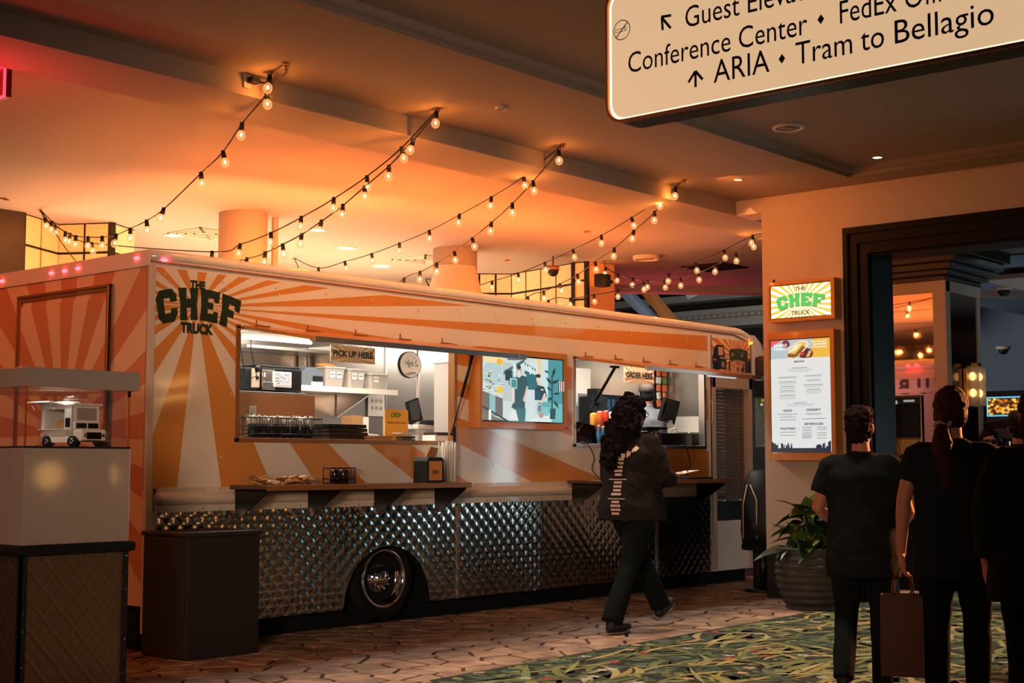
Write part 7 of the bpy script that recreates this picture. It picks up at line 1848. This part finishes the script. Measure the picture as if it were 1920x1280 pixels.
def ex_pony(t, g, hp, HR, MW, tm):
    hairpart(t, MW, [(hp(-.02, 0, .035), (.108, .090, .098), HR), (hp(-.04, 0, -.02), (.085, .088, .085), HR), (hp(-.1, .0, -.04), (.04, .05, .05), HR)], 'hair_red', .007, 30, .007)
    hairpart(t, MW, [], 'hair_red', .012, 22, .008, 'ponytail', [([hp(-.12, .02, -.06), hp(-.165, .025, -.12), hp(-.165, .02, -.22), hp(-.15, .0, -.32), hp(-.14, .01, -.40), hp(-.135, .03, -.46)], [.025, .045, .052, .045, .03, .012])])
    b = MB(); c = hp(-.135, .022, -.075); b.tube([c + V((.032 * math.cos(a), .036 * math.sin(a), .008 * math.sin(3 * a))) for a in [2 * PI * k / 16 for k in range(17)]], .013, 8); b.v = [tuple(MW @ V(v)) for v in b.v]; b.obj('hair_tie', mat('pale_scrunchie', (150, 130, 112), .8), t)
_, MWp, _ = person('person with an auburn ponytail in a black T-shirt holding a brown paper bag', (6.83, 2.99), 20, .955,
       dict(elL=(-.02, .25, 1.12), wrL=(.01, .27, .85), hdL=(.05, 0, -1), hnL=(.2, -1, 0), elR=(-.03, -.25, 1.12), wrR=(.05, -.245, .88), curl=.8, yaw=-6, w=1.12, belly=1.1, head=(.03, 0, 1.59)),
       'skin', 'tee', dict(hem=.72, grow=.03, sleeve=.6, sgrow=.02, noise=.007), 'denim', 'shoe', ex_pony)
hb = MWp @ V((.015, .27, .765))
t = thing('paper_bag', 'brown paper carrier bag hanging from the hand of the person with the ponytail', 'bag', (hb.x, hb.y, .22))
b = MB(); R = Matrix.Rotation(math.radians(20 + 90), 3, 'Z')
def bagp(x, y, z): v = R @ V((x, y, 0)); return (hb.x + v.x, hb.y + v.y, z)
zt_ = hb.z - .13; vs = []
for z, s in ((.20, 1), (zt_ * .55, 1.02), (zt_, .98)):
    for (x, y) in ((-.105 * s, -.06 * s), (.105 * s, -.06 * s), (.105 * s, .06 * s), (-.105 * s, .06 * s)): vs.append(bagp(x, y, z))
b.add(vs, [(3, 2, 1, 0)] + [(4 * k + i, 4 * k + (i + 1) % 4, 4 * k + 4 + (i + 1) % 4, 4 * k + 4 + i) for k in (0, 1) for i in range(4)], False); b.obj('bag_body', 'bag', t)
b = MB()
for y in (-.058, .058): b.tube([bagp(-.05, y, zt_ - .01), bagp(-.045, y * .5, zt_ + .07), bagp(0, 0, hb.z + .01), bagp(.045, y * .5, zt_ + .07), bagp(.05, y, zt_ - .01)], .004, 6)
b.obj('bag_handles', 'bag', t)
def ex_dark(t, g, hp, HR, MW, tm):
    hairpart(t, MW, [(hp(-.02, 0, .035), (.105, .088, .095), HR), (hp(-.05, 0, -.06), (.08, .09, .11), HR)], 'hair_plum', .01, 30, .009)
p3 = atW(1948, 870, 6.3)
person('person in a dark jacket at the right edge of the picture', (p3.x, p3.y), 26, .93, dict(w=1.15, belly=1.2), 'skin', 'tee', dict(hem=.70, grow=.05, sleeve=1.9, sgrow=.03, noise=.01, flare=1.06, name='jacket'), 'denim', 'shoe', ex_dark)
p6 = atW(1912, 870, 11.6)
person('person in beige trousers and a dark top standing beyond the doorway', (p6.x, p6.y), 30, .98, dict(), 'skin', 'tee', dict(hem=.82, grow=.02, sleeve=.6), 'beige', 'shoe', ex_short, botspec=dict(flare=1.2))
def ex_sun(t, g, hp, HR, MW, tm):
    hairpart(t, MW, [(hp(-.03, 0, .05), (.10, .095, .09), HR), (hp(-.08, 0, -.05), (.08, .11, .12), HR), (hp(-.02, .085, -.08), (.05, .035, .12), HR), (hp(-.02, -.085, -.08), (.05, .035, .12), HR)], 'hair_black', .015, 28, .009); glasses(t, hp, MW, 'black', True)
p5 = atW(1857, 870, 12.4)
person('person with long black hair and dark glasses facing the camera beyond the doorway', (p5.x, p5.y), 205, .905, dict(), 'skin', 'tee', dict(hem=.82, grow=.02, sleeve=1.8), 'denim', 'shoe', ex_sun)
def ex_cap(t, g, hp, HR, MW, tm):
    hairpart(t, MW, [(hp(-.05, 0, -.04), (.055, .078, .05), HR), (hp(-.03, 0, .0), (.08, .079, .06), HR)], 'hair_black', .004, 40, .007)
    b = MB(); b.ell(hp(-.015, 0, .06), (.108, .088, .075), 18, 10, HR); b.tube([hp(.06, 0, .045), hp(.15, 0, .03)], [(.012, .07), (.008, .055)], 12); b.v = [tuple(MW @ V(v)) for v in b.v]; b.obj('cap', mat('grey_cap_fabric', (96, 84, 76), .8), t)
    b = MB(); b.tube([hp(-.105, .035, .02), hp(-.118, 0, .015), hp(-.105, -.035, .02)], .010, 8); b.v = [tuple(MW @ V(v)) for v in b.v]; b.obj('cap_strap', 'black', t)
pw = onY(1213, 740, 8.95)
person('worker in a grey cap and blue grey shirt with back turned in the order window', (pw.x, 8.95), 55, .985, dict(elL=(.08, .24, 1.12), wrL=(.28, .2, 1.1), hdL=(1, 0, 0), hnL=(0, 0, -1), elR=(.08, -.24, 1.12), wrR=(.28, -.2, 1.1), hdR=(1, 0, 0), hnR=(0, 0, -1), yaw=-10, nod=8, w=1.05), 'skin', 'greyshirt', dict(hem=.8, grow=.035, sleeve=.9, sgrow=.02, collar=True, noise=.008), 'denim', 'shoe', ex_cap, floorz=.44)
